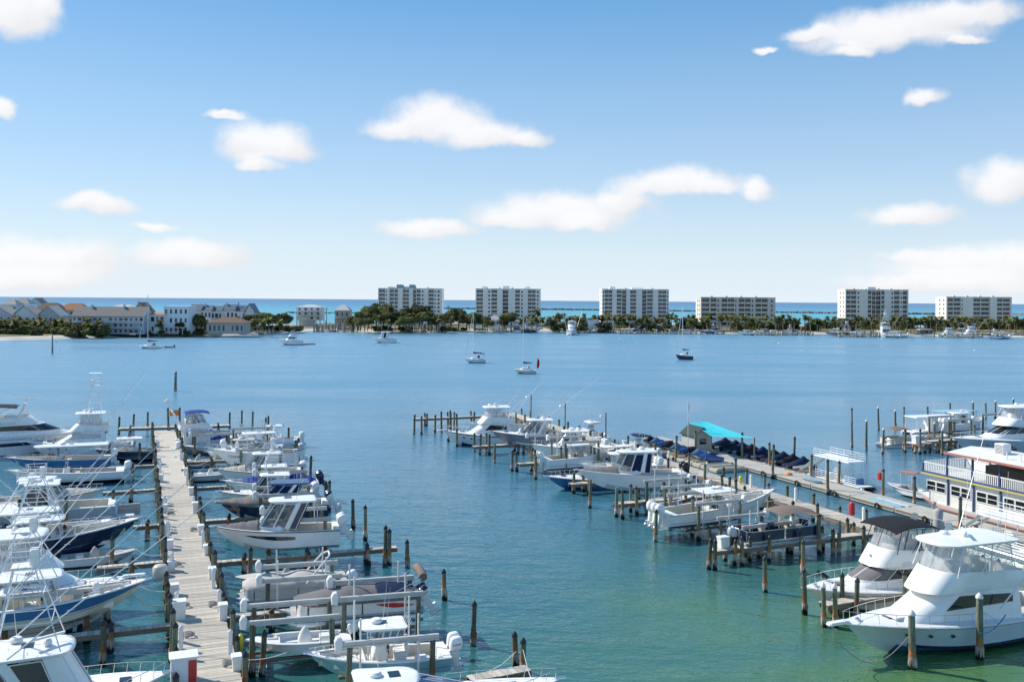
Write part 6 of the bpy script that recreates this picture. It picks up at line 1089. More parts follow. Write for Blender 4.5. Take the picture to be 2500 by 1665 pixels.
for (px,py,nm) in ((2330,1018,'by the outer white centre console'),(2460,1012,'behind the grey motor yacht')):
    p=W(px,py,3.3); lift('boat lift with pale beams '+nm,(p.x,p.y),4.,-1.8,1.8,3.3,.5,0,1,False)
for (px,py,h) in ((2080,1092,5.2),(2115,1100,4.),(2145,1050,3.5),(2186,1045,2.75),(2207,1055,3.75),(2155,1108,3.25),(2210,1105,3.),(2246,1110,3.25),(2265,1040,3.),(2319,1030,3.),(2376,1025,3.),(2407,1022,2.5),(2430,1022,3.),(2474,1015,3.),(2300,1110,3.25),(2380,1105,3.5),(2435,1102,3.5),(2280,1085,3.),(2330,1080,2.75)):
    mooring(px,py,h,'tall slim mooring piling at the right hand docks','mooring pilings at the right hand docks',CAPW if random.random()<.5 else CAPK)
for (px,py,h,nm) in ((1938,1140,3.5,''),(1650,1125,3.,''),(1795,1190,3.,'')): mooring(px,py,h,'mooring piling beside the jet ski platforms','mooring pilings by the jet ski platforms')
# ================================================================ boats at anchor
def xl(px0,px1,py): a,b=W(px0,py),W(px1,py); return a,b,(b-a).length,math.degrees(math.atan2((b-a).y,(b-a).x))
a,b,L,h=xl(395,334,851); sailboat('white sloop with dark sail cover anchored off the beach houses',a,h,L*.97,3.2,mast=22.*.9,bim=None,dodger=CVG,sailc=CVK,boot=NAVY,bottom=BOTN)
a,b,L,h=xl(1185,1133,886); sailboat('white sailboat with navy bimini enclosure and furled jib',b-(b-a),math.degrees(math.atan2((b-a).y,(b-a).x)),L*1.0,3.3,mast=14.5,bim=CVN,dodger=CVN,fs=1.2,fb=1.5,side=PALEB,bottom=BOTN)
a,b,L,h=xl(1308,1254,912); sailboat('cluttered white sailboat flying a large red flag astern',a,h,L*1.0,3.0,mast=13.5,bim=None,dodger=CVBE,flag=fab('flag_red',(.6,.015,.02)),genoa=False,boot=BLACK,bottom=BOTK,sailc=fab('teal',(.02,.09,.13)),side=CREAM)
a,b,L,h=xl(1690,1648,878); sailboat('navy hulled sailboat anchored in front of the low apartment block',a,h,L*1.0,3.3,mast=17.,side=NAVY,boot=NAVY,bottom=BOTN,bim=None,dodger=CVG,fs=1.4,fb=2.0,genoa=True)
a,b,L,h=xl(740,680,842); t,_=sportfish('white flybridge cruiser with navy bottom anchored with a floating platform astern',a,0,h,L,4.6,1.7,2.7,WHITE,BOTN,NAVY,WHITE,WHITE,GLASS,GLASS,VINYL,CVN,1.8,None,0,'anchored_cruiser',ant=(3.,),pulpit=False)
q_=W(752,841); o=M().bbox(-3.,3.,-1.5,1.5,.0,.4,.05).build('swim_raft',BEAMW,None,35,(q_.x,q_.y,0)); tag(o,'low brown swim raft floating behind the anchored flybridge cruiser','raft')
a,b,L,h=xl(968,905,837); express('white express cruiser with hardtop and blue stern cover at anchor',a,0,h,L,4.6,1.8,2.6,WHITE,BOTK,WHITE,WHITE,BLACK,WHITE,(.25,.58),3.0,VINYL,CVN,0,rails=True,curtain=VINYL,bimini=None,name='anchored_express')
q_=W(424,849); skiff('dark inflatable dinghy towed behind the sloop off the beach',(q_.x,q_.y),0,h,4.5,1.8,GRAY,DECKG,BLACK,BLACK,False)
for (px,py,h) in ((128,864,6.5),(428,955,4.)): mooring(px,py,h,'lone black channel marker pile in open water','channel marker piles',CAPK,.28,'marker_pile')
for (px,py) in ((143,857),(1902,840),(2380,858),(1514,709+120)): buoy('small pale mooring ball floating in the open harbour',W(px,py,-.2),PLAST,.4,.7,'mooring_ball')['group']='mooring balls in the harbour'
# ================================================================ far shore
def earth_mat(name,c1,c2,sc,c3=None):
    m=bpy.data.materials.new(name); m.use_nodes=True; t=m.node_tree; p=t.nodes['Principled BSDF']; p.inputs['Roughness'].default_value=.95; p.inputs['Specular IOR Level'].default_value=.1
    tx=t.nodes.new('ShaderNodeTexCoord'); n=t.nodes.new('ShaderNodeTexNoise'); n.inputs['Scale'].default_value=sc; n.inputs['Detail'].default_value=8; t.links.new(tx.outputs['Object'],n.inputs['Vector']); cr=t.nodes.new('ShaderNodeValToRGB'); t.links.new(n.outputs['Fac'],cr.inputs[0]); e=cr.color_ramp.elements; e[0].position=.38; e[0].color=(*c1,1); e[1].position=.62; e[1].color=(*c2,1); t.links.new(cr.outputs[0],p.inputs['Base Color']); return m
GRASS=earth_mat('dry_grass_and_sand',(.09,.10,.04),(.3,.26,.17),.06); SAND=earth_mat('pale_sand',(.5,.45,.37),(.6,.56,.48),.2)
near=[(-500,846),(-200,838),(0,832),(120,829),(235,825),(300,823),(420,823),(520,821),(620,817),(680,812),(760,809),(900,811),(1000,812),(1100,810),(1200,810),(1330,808),(1500,812),(1650,814),(1800,815),(1900,814),(2050,817),(2150,819),(2300,822),(2500,824),(2800,830),(3200,840)]
pts=[W(px,py,0) for px,py in near]; fw=Vector((sin(YAW),cos(YAW),0)); m=M(); rows=[]
for d,z in ((-2,-.3),(1,.25),(7,.8),(14,1.4),(60,1.9),(150,1.9),(230,.6),(250,-.6)): rows.append([(p.x+fw.x*d,p.y+fw.y*d,z) for p in pts])
m.grid(rows[:4],0); m.grid(rows[3:6],1); m.grid(rows[5:],0); o=m.build('peninsula_ground',[SAND,GRASS],None,60); tag(o,'low sandy peninsula across the harbour','ground',None,'structure')
def dist(px,py): return (W(px,py)-Vector((0,0,0))).dot(fw)
SEAW=mat('seawall_concrete',(.3,.27,.23),.9,var=.2,nscale=.3,dirt=.4)
sw=thing('seawall','grey concrete seawall along the far shore below the palms','wall'); P=[W(px,py-1.2,0) for px,py in ((1335,808),(1500,812),(1650,814),(1800,815),(1900,814),(2050,817),(2150,819),(2300,822),(2500,824),(2800,830))]
for a,b in zip(P,P[1:]):
    d=(b-a).normalized(); n_=Vector((-d.y,d.x,0))*.4; m=M(); m.add([a-n_+Vector((0,0,-.5)),b-n_+Vector((0,0,-.5)),b+n_+Vector((0,0,-.5)),a+n_+Vector((0,0,-.5)),a-n_+Vector((0,0,1.7)),b-n_+Vector((0,0,1.7)),b+n_+Vector((0,0,1.7)),a+n_+Vector((0,0,1.7))],[(0,1,5,4),(1,2,6,5),(2,3,7,6),(3,0,4,7),(4,5,6,7)]); m.build('wall_panel',SEAW,sw,0)
# condominium blocks
CW_=mat('stucco_white',(.88,.87,.84),.85,var=.07,nscale=.3,dirt=.12); CG_=mat('stucco_grey_beige',(.68,.65,.59),.85,var=.08,nscale=.3,dirt=.15); CC_=mat('stucco_cream',(.87,.83,.75),.85,var=.07,nscale=.3,dirt=.1); WINB=mat('balcony_glass',(.05,.058,.065),.15,var=.6,nscale=.8,rnd=.75); RAILW=mat('balcony_rail_white',(.6,.6,.59),.6); RTEAL=mat('standing_seam_teal',(.2,.32,.36),.5,var=.1); ROOFG=mat('flat_roof_gravel',(.4,.38,.35),.9)
def condo(label,px0,px1,pyb,pyt,floors,bays,mt,side_win=True,pent=(),rot=0):
    '''bays: list of (width share, kind) from left to right; w wall, b balcony, g glass, s small windows'''
    gz=1.9; a=W(px0,pyb,gz); d=a.dot(fw); ax=WD(px0,d,gz); bx=WD(px1,d,gz); Wd=(bx-ax).length; hz_=733+(( (px0+px1)/2-1250)*18/2500); Ht=CAMZ-(pyt-hz_)*d/FPX-gz; c=(ax+bx)/2
    t=thing('apartment_block',label,'building',(c.x,c.y,gz),-YAW+rot); fh=Ht/(floors+.25); D=19.; x=-Wd/2; tot=sum(b[0] for b in bays); core=M(); core.box(-Wd/2,Wd/2,1.7,D,0,Ht-.1); core.build('core_wall',mt,t,0)
    for k in range(floors+1):
        z=k*fh; m=M(); m.box(-Wd/2+.15,Wd/2-.15,.25,1.75,z-.18,z+.14); m.build('floor_slab',mt,t,0)
    M().box(-Wd/2-.2,Wd/2+.2,-.1,D+.2,Ht-.1,Ht+.35).build('parapet',mt,t,0)
    for (sh,kind) in bays:
        w_=Wd*sh/tot; x0,x1=x,x+w_; x=x1
        if kind=='w': M().box(x0,x1,-.25,1.72,0,Ht+.12).build('wall_bay',mt,t,0); continue
        if kind=='s': M().box(x0,x1,.0,1.72,0,Ht-.12).build('wall_bay',mt,t,0)
        for k in range(floors):
            z=k*fh
            if kind=='s':
                wm=cached(('sw',round(w_,1),round(fh,2)),lambda:M().box(-w_*.22,w_*.22,-.06,0,0,fh*.5).mesh('window',WINB,0)); ob('window',wm,t,((x0+x1)/2,0,z+fh*.3)); continue
            n=2 if w_>4.5 else 1
            for q in range(n):
                ww=w_/n; wm=cached(('bw',round(ww,1),round(fh,2)),lambda:M().box(-ww*.43,ww*.43,-.05,0,.15,fh*.84).box(-.06,.06,-.09,-.05,.15,fh*.84,1).mesh('window',[WINB,RAILW],0)); ob('window',wm,t,(x0+ww*(q+.5),1.69,z+.05))
            if kind=='b':
                rm=cached(('rl',round(w_,1),mt.name),lambda:M().box(-w_/2+.05,w_/2-.05,-.06,.02,0,.95).mesh('balcony_rail',mt,0) if mt is CG_ else M().box(-w_/2+.05,w_/2-.05,-.05,.02,.85,.97).box(-w_/2+.05,w_/2-.05,-.02,.0,.08,.8).mesh('balcony_rail',RAILW,0)); ob('balcony_rail',rm,t,((x0+x1)/2,.25,z+.15))
        if kind in 'bg': M().box(x1-.18,x1+.18,.1,1.7,0,Ht-.12).build('fin_wall',mt,t,0)
    for sx_ in (-1,1):
        if side_win:
            for k in range(floors):
                wm=cached(('sdw',round(fh,2)),lambda:M().box(-.05,.05,-1.3,1.3,0,fh*.52).mesh('side_window',mat('tan_blind',(.3,.24,.19),.6),0))  # one even tan blind colour on both end walls
                for yy in (4.5,11.5): ob('side_window',wm,t,(sx_*(Wd/2+.03),yy,k*fh+fh*.3))
    for (u0,u1,hh,rm) in pent:
        m=M(); m.box(-Wd/2+u0*Wd,-Wd/2+u1*Wd,3,10,Ht+.35,Ht+hh); m.build('penthouse',rm,t,0); m=M(); m.add([(-Wd/2+u0*Wd,2.,Ht+.36),(-Wd/2+u1*Wd,2.,Ht+.36),(-Wd/2+u1*Wd,3.0,Ht+hh+.3),(-Wd/2+u0*Wd,3.0,Ht+hh+.3)],[(0,1,2,3)]); m.build('sloped_roof',rm,t,0)
    for k in range(4): M().box(-Wd/2+Wd*(.15+.2*k),-Wd/2+Wd*(.15+.2*k)+1.6,5,7,Ht+.35,Ht+1.3).build('roof_unit',RAILW,t,0)
    return t
condo('white nine storey apartment block with teal sloped roof pieces',923,1079,793,705,9,[(.35,'w'),(3,'b'),(1,'s'),(.9,'w'),(2.2,'b'),(1.8,'b'),(2.2,'w'),(3,'b'),(1.8,'w'),(1.5,'g'),(2.2,'b'),(1.6,'s'),(1.8,'w'),(2.6,'b'),(1.2,'s'),(2,'s'),(.6,'w')],CW_,False,((.28,.38,2.6,RTEAL),(.29,.47,1.2,RTEAL),(.48,.57,2.6,RTEAL),(.15,.25,.9,RTEAL)))
condo('white nine storey apartment block with flat roof behind the square pavilion',1161,1320,795,706,9,[(.4,'w'),(2.6,'b'),(1.6,'w'),(1.6,'s'),(2.4,'b'),(2,'w'),(2.4,'g'),(2.6,'w'),(2,'b'),(1.4,'s'),(1.6,'w'),(3.2,'b'),(1.4,'s'),(.5,'w')],CW_,False,((.1,.16,1.6,CW_),(.42,.52,1.9,CW_),(.78,.84,1.6,CW_)))
condo('bright white nine storey apartment block behind the row of palms, gulf on both sides',1470,1633,796,707,9,[(1,'s'),(3,'b'),(1.6,'w'),(2,'b'),(1.8,'g'),(1.4,'w'),(2.4,'b'),(2.2,'w'),(1.8,'g'),(2.4,'b'),(2,'w'),(3.2,'b'),(.9,'s')],CW_,True,((.12,.2,1.7,CW_),(.45,.62,1.2,CW_)))
condo('low grey beige six storey apartment block with even rows of balconies',1711,1893,797,727,6,[(.4,'w'),(2.4,'b'),(.4,'w'),(2,'b'),(1,'s'),(.6,'w'),(2,'b'),(2.2,'b'),(.8,'s'),(.6,'w'),(2,'b'),(2,'b'),(1,'s'),(.5,'w'),(2,'b'),(2,'b'),(.7,'w'),(1.2,'s'),(.6,'w')],CG_)
condo('cream seven storey apartment block with broad blank wall panels and rooftop dome',2065,2216,800,708,8,[(.3,'w'),(3.6,'b'),(1.2,'s'),(2.6,'w'),(1.4,'b'),(3.2,'g'),(1.2,'b'),(2,'w'),(1.2,'s'),(2,'b'),(1,'s'),(1.6,'b'),(.3,'w')],CC_,True,((.38,.5,1.8,RAILW),),R(-3))
condo('cream six storey apartment block with sunlit end wall beside the far right dock',2312,2468,803,726,7,[(.3,'w'),(3.2,'b'),(.5,'s'),(2.4,'w'),(4,'b'),(1.6,'w'),(3.2,'b'),(.3,'w')],CC_,True,(),R(-3))
# houses
def roofm(n,c): return mat('shingle_'+n,c,.9,var=.2,nscale=2)
def house(label,px0,px1,pyb,pye,pyr,wall,roof,kind='gable',floors=2,nw=5,D=11.,rot=0,dk=False,chim=0,gz=1.6,name='beach_house',pil=False,overh=.5,winm=None):
    a=W(px0,pyb,gz); d=a.dot(fw); ax,bx=WD(px0,d,gz),WD(px1,d,gz); Wd=(bx-ax).length; hz_=733+((px0+px1)/2-1250)*18/2500; He=CAMZ-(pye-hz_)*d/FPX-gz; Hr=CAMZ-(pyr-hz_)*d/FPX-gz; c=(ax+bx)/2; t=thing(name,label,'house',(c.x,c.y,gz),-YAW+rot); h0=Wd/2
    zb=He*.32 if pil else 0; M().box(-h0,h0,0,D,zb,He).build('wall',wall,t,0)
    if pil:
        for k in range(4):
            for yy in (.3,D-.3): M().box(-h0+.2+k*(Wd-.8)/3,-h0+.6+k*(Wd-.8)/3,yy-.2,yy+.2,0,zb).build('stilt',wall,t,0)
        M().box(-h0+1,h0*.3,2,D-1,0,zb).build('garage_wall',wall,t,0)
    o=overh; m=M(); th=.25
    if kind=='gable':
        m.add([(-h0-o,-o,He-.1),(h0+o,-o,He-.1),(h0+o,D/2,Hr),(-h0-o,D/2,Hr),(-h0-o,D+o,He-.1),(h0+o,D+o,He-.1),(-h0-o,-o,He+th-.1),(h0+o,-o,He+th-.1),(h0+o,D/2,Hr+th),(-h0-o,D/2,Hr+th),(-h0-o,D+o,He+th-.1),(h0+o,D+o,He+th-.1)],[(0,1,2,3),(3,2,5,4),(6,7,8,9),(9,8,11,10),(0,1,7,6),(4,5,11,10),(0,6,9,3),(3,9,10,4),(1,2,8,7),(2,5,11,8)]); g=M(); g.add([(-h0,0,He),(-h0,D,He),(-h0,D/2,Hr),(h0,0,He),(h0,D,He),(h0,D/2,Hr)],[(0,1,2),(3,5,4)]); g.build('gable_wall',wall,t,0)
    elif kind=='gablex':
        m.add([(-h0-o,-o,He-.1),(-h0-o,D+o,He-.1),(0,D+o,Hr),(0,-o,Hr),(h0+o,-o,He-.1),(h0+o,D+o,He-.1),(-h0-o,-o,He+.15),(-h0-o,D+o,He+.15),(0,D+o,Hr+.25),(0,-o,Hr+.25),(h0+o,-o,He+.15),(h0+o,D+o,He+.15)],[(0,1,2,3),(3,2,5,4),(6,7,8,9),(9,8,11,10),(0,3,9,6),(3,4,10,9),(0,6,7,1),(4,5,11,10)]); g=M(); g.add([(-h0,0,He),(h0,0,He),(0,0,Hr)],[(0,1,2)]); g.build('gable_wall',wall,t,0)
    elif kind=='hip':
        r=min(h0*.75,D/2); m.add([(-h0-o,-o,He),(h0+o,-o,He),(h0+o,D+o,He),(-h0-o,D+o,He),(-h0+r,D/2,Hr),(h0-r,D/2,Hr)],[(0,1,5,4),(1,2,5),(2,3,4,5),(3,0,4),(0,3,2,1)])
    else: m.box(-h0-.2,h0+.2,-.2,D+.2,He,He+.5)
    m.build('roof',roof,t,0); fh=(He-zb)/floors
    wmm=winm or WINB
    for k in range(floors):
        for q in range(nw):
            if random.random()<.1: continue
            w_=random.choice((1.0,1.0,1.7)); me=cached(('hw',w_,round(fh,1),wmm.name),lambda:M().box(-w_/2,w_/2,-.07,0,0,fh*.48).mesh('window',wmm,0)); o_=ob('window',me,t,(-h0+Wd*(q+.5)/nw,0,zb+k*fh+fh*.28)); ob('window_frame',cached(('hwf',w_,round(fh,1)),lambda:M().box(-w_/2-.12,w_/2+.12,-.1,-.02,fh*.48,fh*.48+.12).box(-w_/2-.12,w_/2+.12,-.1,-.02,-.12,0).box(-w_/2-.12,-w_/2,-.1,-.02,0,fh*.48).box(w_/2,w_/2+.12,-.1,-.02,0,fh*.48).mesh('window_frame',RAILW,0)),o_)
    for k in (range(1,floors) if dk else ()):
        z=zb+k*fh; m=M(); m.box(-h0*.95,h0*.95,-2.4,-.05,z-.1,z+.06); m.build('balcony_deck',RAILW,t,0); m=M(); m.box(-h0*.95,h0*.95,-2.42,-2.36,z+.95,z+1.05)
        for q in range(int(Wd/.8)): m.box(-h0*.95+q*.8,-h0*.95+q*.8+.1,-2.42,-2.36,z+.06,z+.95)
        m.build('balcony_rail',RAILW,t,0); m=M()
        for q in range(max(3,int(Wd/5))): m.box(-h0*.93+q*Wd*.93/max(2,int(Wd/5)-1),-h0*.93+q*Wd*.93/max(2,int(Wd/5)-1)+.25,-2.4,-2.15,0,z)
        m.build('balcony_posts',RAILW,t,0)
    for q in range(chim): M().box(-h0*.6+q*h0*.9,-h0*.6+q*h0*.9+.8,D*.4,D*.5,He,Hr+1.2).build('chimney',RAILW,t,0)
    return t
SBL=mat('siding_blue_grey',(.54,.55,.56),.8,stretch=(1,1,8)); SWH=mat('siding_white',(.78,.78,.77),.8); SPK=mat('siding_tan',(.5,.45,.38),.8); STL=mat('siding_pale_teal',(.5,.54,.56),.8)
RGR=roofm('grey',(.2,.185,.165)); RBR=roofm('brown',(.17,.1,.065)); ROR=mat('clay_tile_orange',(.4,.17,.08),.85,var=.2,nscale=2); RLT=roofm('pale',(.5,.49,.47)); RBL=mat('metal_roof_blue',(.09,.14,.18),.5); RSG=roofm('light_grey',(.34,.32,.29)); RSA=mat('clay_tile_salmon',(.34,.17,.11),.85)
house('grey house with steep roof at the far left end of the beach',0,40,790,744,730,SBL,RSG,'hip',2,4); house('pale roofed house behind the blue grey cottages on the beach',28,72,783,742,727,SWH,RSG,'hip',2,4); house('dark gabled house behind the orange tiled roofs',66,106,780,746,728,SBL,RGR,'gablex',2,3)
house('brown tiled house with broad hip roof behind the cottages',84,150,788,754,739,SPK,RBR,'hip',2,5); house('long orange brown tiled roof house behind the grey terrace',140,210,788,757,740,SPK,ROR,'hip',2,5)
house('blue grey gambrel cottage at the left above the beach shrubs',-40,30,806,770,748,SBL,RSG,'gablex',2,4,dk=False); house('blue grey cottage with white roof edges above the beach shrubs',28,90,806,772,748,SWH,RSG,'gablex',2,4); house('second blue grey cottage beside the grey terrace',90,146,806,772,748,SBL,RLT,'gablex',2,4)
house('long grey roofed terrace with white decks behind the anchored sloop',176,352,815,773,750,STL,RGR,'gable',3,14,13.,dk=True,chim=2,name='terrace_house')
house('white metal roof house just behind the long grey terrace',262,328,800,752,744,SWH,RLT,'hip',2,4); house('house with salmon tiled roof between the terrace and the white villa',320,364,803,766,739,SPK,RSA,'gablex',2,3,chim=1)
v=house('white three storey villa with flat roof and dark windows by the water',400,460,815,750,750,SWH,SWH,'flat',3,5,12.,name='villa'); M().box(-4.,5.5,-5.,-.05,3.2,3.5).build('terrace_deck',RAILW,v,0)
for k in range(5): M().box(-3.9+k*2.2,-3.65+k*2.2,-4.9,-4.65,0,3.2).build('terrace_post',RAILW,v,0)
house('white villa wing with orange tiled roof edge left of the flat roofed villa',356,402,815,768,762,SWH,ROR,'hip',2,4,10.,name='villa_wing')
house('tan cottage with red brown roof between the villa and the town houses',446,480,808,778,764,SPK,RSA,'gablex',2,2,9.); house('cream cottage with pale roof left of the low brown roofed house',476,506,812,784,774,mat('siding_cream',(.66,.6,.5),.8),RLT,'hip',1,3,9.)
for i,(a_,b_) in enumerate(((462,490),(490,516),(516,542),(542,572),(572,600))): house(('tall','stepped','middle','broad','end')[i]+' unit of the blue roofed town house row',a_,b_,803,760-2*(i%2),744+2*(i%3),SWH,RBL,'gable',2,3,9.,name='town_house',overh=.1,chim=i%2)
house('white gable end town house with curved dark roof at the end of the row',598,620,806,764,742,SWH,RBL,'gablex',2,2)
house('low brown roofed house with white deck behind the private pier',508,596,815,788,775,SPK,RBR,'hip',1,8,12.,dk=False,overh=1.4)
house('square white stilt house with flat pale roof on the beach',724,784,797,750,744,SWH,RLT,'hip',3,4,12.,pil=True,dk=True,overh=.3); house('pale hip roofed house with dark dormers behind the oaks',818,853,796,758,744,SPK,RLT,'hip',2,3,dk=True)
house('small square pavilion with pale pyramid roof on posts',1194,1222,803,781,769,SWH,RLT,'hip',1,2,6.,pil=True,name='pavilion',overh=.8); house('dark boathouse with white roof on the far right dock',2248,2276,816,806,801,mat('dark_boards',(.05,.045,.04),.8),RLT,'flat',1,2,5.,name='boathouse')
house('white villa roof showing among the palms left of the low apartment block',1428,1462,806,783,779,SWH,RLT,'flat',1,3,8.)
# ================================================================ vegetation
def leaf_mat(name,c,var=.35):
    m=mat(name,c,.7,var=var,nscale=.6,rnd=.3,spec=.25); t=m.node_tree; p=t.nodes['Principled BSDF']; tr=t.nodes.new('ShaderNodeBsdfTranslucent'); mi=t.nodes.new('ShaderNodeMixShader'); mi.inputs[0].default_value=.42
    t.links.new(p.inputs['Base Color'].links[0].from_socket,tr.inputs[0]); t.links.new(p.outputs[0],mi.inputs[1]); t.links.new(tr.outputs[0],mi.inputs[2]); t.links.new(mi.outputs[0],t.nodes['Material Output'].inputs[0]); return m
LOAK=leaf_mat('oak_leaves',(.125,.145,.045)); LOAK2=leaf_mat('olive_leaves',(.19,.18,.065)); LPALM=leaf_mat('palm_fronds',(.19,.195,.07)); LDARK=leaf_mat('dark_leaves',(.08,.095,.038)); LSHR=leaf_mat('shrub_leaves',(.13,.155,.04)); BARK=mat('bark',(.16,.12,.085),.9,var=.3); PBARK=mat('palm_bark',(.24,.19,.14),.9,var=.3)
def crown_mesh(seed,rx,rz,n,leaf,mats,zc):
    rd=random.Random(seed); m=M(); lob=[(Vector((rd.uniform(-1,1)*rx*.6,rd.uniform(-1,1)*rx*.6,zc+rd.uniform(-.45,.5)*rz)),rd.uniform(.32,.6)*rx,rd.randrange(len(mats))) for _ in range(9)]
    for i in range(n):
        c,r,mi=lob[rd.randrange(9)]; u=Vector((rd.gauss(0,1),rd.gauss(0,1),rd.gauss(0,1))).normalized(); p=c+Vector((u.x*r,u.y*r,u.z*r*rz/rx*.9))*rd.uniform(.7,1.08)
        a=Vector((rd.gauss(0,1),rd.gauss(0,1),rd.gauss(0,.7))).normalized(); b=a.cross(u+Vector((.1,.2,.3))).normalized(); s=leaf*rd.uniform(.6,1.3); m.add([p-a*s,p+b*s*.6,p+a*s,p-b*s*.6],[(0,1,2,3)],mi)
    return m.mesh('crown',mats,0)
def trunk_mesh(seed,h,r):
    rd=random.Random(seed); m=M(); m.tube([(0,0,-.3),(rd.uniform(-.2,.2),rd.uniform(-.2,.2),h*.5),(rd.uniform(-.4,.4),rd.uniform(-.4,.4),h)],r,7,r1=r*.55)
    for k in range(4): a=rd.uniform(0,6.28); m.tube([(0,0,h*.55),(cos(a)*h*.25,sin(a)*h*.25,h*.85),(cos(a)*h*.4,sin(a)*h*.4,h*1.15)],r*.45,5,r1=r*.15)
    return m.mesh('trunk',BARK,50)
def palm_crown(seed,mats):
    rd=random.Random(seed); m=M()
    for k in range(26):
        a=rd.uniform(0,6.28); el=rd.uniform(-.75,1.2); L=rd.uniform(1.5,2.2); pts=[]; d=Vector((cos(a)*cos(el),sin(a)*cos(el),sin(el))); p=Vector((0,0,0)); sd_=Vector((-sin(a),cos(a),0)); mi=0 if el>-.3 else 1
        for j in range(5): pts.append(p.copy()); p=p+d*L/4; d=(d+Vector((0,0,-.22))).normalized()
        for j in range(4):
            w0,w1=[.1,.5,.62,.5,.12][j],[.1,.5,.62,.5,.12][j+1]
            for sg in (1,-1):
                up=Vector((0,0,-.25)); m.add([pts[j],pts[j+1],pts[j+1]+sd_*sg*w1+up*w1,pts[j]+sd_*sg*w0+up*w0],[(0,1,2,3)],mi)
    return m.mesh('crown',mats,0)
OAK=[(crown_mesh(s,4.2,3.0,1500,.55,[LOAK,LOAK2,LDARK],5.2),trunk_mesh(s,3.6,.32)) for s in range(4)]
SHR=[crown_mesh(20+s,2.4,1.7,900,.42,[LSHR,LOAK2,LDARK,LOAK],1.3) for s in range(3)]
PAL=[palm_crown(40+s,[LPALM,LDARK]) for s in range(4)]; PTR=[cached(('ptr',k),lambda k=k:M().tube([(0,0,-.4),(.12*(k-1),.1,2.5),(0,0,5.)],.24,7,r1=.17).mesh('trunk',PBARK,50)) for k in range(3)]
GZ=1.5
def oak(px,py,s,label,group): p=W(px,py,GZ); k=random.randrange(4); t=thing('oak_tree',label,'tree',tuple(p),random.uniform(0,6.28),group); s*=1.12; t.scale=(s,s,s*random.uniform(.9,1.15)); ob('crown',OAK[k][0],t); ob('trunk',OAK[k][1],t); return t
def shrub(px,py,s,label,group): p=W(px,py,GZ*.7); k=random.randrange(3); t=thing('shrub',label,'shrub',tuple(p),random.uniform(0,6.28),group); t.scale=(s*1.15,s*1.15,s); ob('crown',SHR[k],t); ob('stems',cached('stem',lambda:M().tube([(0,0,-.3),(.1,0,1.3)],.15,5).tube([(0,0,-.3),(-.5,.3,1.3)],.1,5).mesh('stems',BARK,50)),t); return t
def palm(px,py,h,label,group):
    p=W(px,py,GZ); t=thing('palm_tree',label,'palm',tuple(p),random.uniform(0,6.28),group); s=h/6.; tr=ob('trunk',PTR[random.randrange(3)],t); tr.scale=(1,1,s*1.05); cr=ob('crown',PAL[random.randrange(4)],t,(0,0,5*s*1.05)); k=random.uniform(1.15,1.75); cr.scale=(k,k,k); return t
random.seed(11)
g='shrubs and palms on the beach at the left'
for i in range(70): shrub(random.uniform(-60,235),random.uniform(802,821),random.uniform(1.0,2.5),'bushy green shrub on the sandy bank below the blue grey cottages',g)
for i in range(34): palm(random.uniform(-40,240),random.uniform(803,818),random.uniform(4.5,8.),'short bushy palm among the shrubs below the blue grey cottages','palms on the left beach bank')
for (px,py,s) in ((352,812,.8),(362,814,.7),(442,816,.6),(462,814,1.1),(470,812,1.25),(505,806,.8),(540,804,.7),(610,806,.9),(478,814,1.2),(490,810,.95),(612,810,1.),(640,808,1.15),(665,808,1.0),(690,806,1.1),(625,812,.9)): oak(px,py,s,'dark spreading tree between the villa and the stilt house','trees between the villa and the stilt house')
for i in range(26): shrub(random.uniform(350,520),random.uniform(813,819),random.uniform(.5,1.1),'garden shrub in front of the villas and cottages','garden shrubs by the villas')
for i in range(16): palm(random.uniform(180,700),random.uniform(806,817),random.uniform(4.5,8.),'palm standing between the houses left of the stilt house','palms between the left houses')
for i in range(16): shrub(random.uniform(600,735),random.uniform(803,811),random.uniform(.7,1.2),'low dark shrub on the bank left of the stilt house','shrubs left of the stilt house')
for (px,py,s) in ((862,805,1.),(880,806,1.2),(900,803,1.45),(918,805,1.5),(935,802,1.6),(955,806,1.3),(975,805,1.35),(1000,802,1.55),(1022,802,1.6),(1045,806,1.3),(1065,806,1.1),(990,808,1.1),(890,808,1.0),(1088,803,1.0),(1100,804,1.25),(1120,804,1.3),(1140,805,1.25),(1160,806,1.2),(1178,806,1.0),(1232,805,1.),(1248,806,1.1),(1190,808,.8)): oak(px,py,s,'rounded olive oak in front of the two left apartment blocks','oaks in front of the left apartment blocks')
for i in range(34): palm(random.uniform(850,1330),random.uniform(802,808),random.uniform(6,10),'slender palm among the oaks of the left apartment blocks','palms among the oaks')
for i in range(14): shrub(random.uniform(870,1190),random.uniform(806,810),random.uniform(.6,1.1),'clipped shrub on the lawn below the left apartment blocks','shrubs below the left apartment blocks')
for (px,h) in [(1312,13.),(1300,10.)]: palm(px,806,h,'tall palm rising beside the second apartment block','tall palms by the second apartment block')
for i in range(170):
    px=1335+i*7.+random.uniform(-9,9); palm(px,803+(px-1335)*.010+random.uniform(-3.5,2.5),random.uniform(6.,10.5),'sabal palm with pale trunk in the long row behind the seawall','palm row behind the seawall')
for i in range(90): shrub(random.uniform(1340,2520),806+random.uniform(-2,3)+0.004*(i),random.uniform(1.0,2.1),'dark shrub at the foot of the palm row behind the seawall','shrubs at the foot of the palm row')
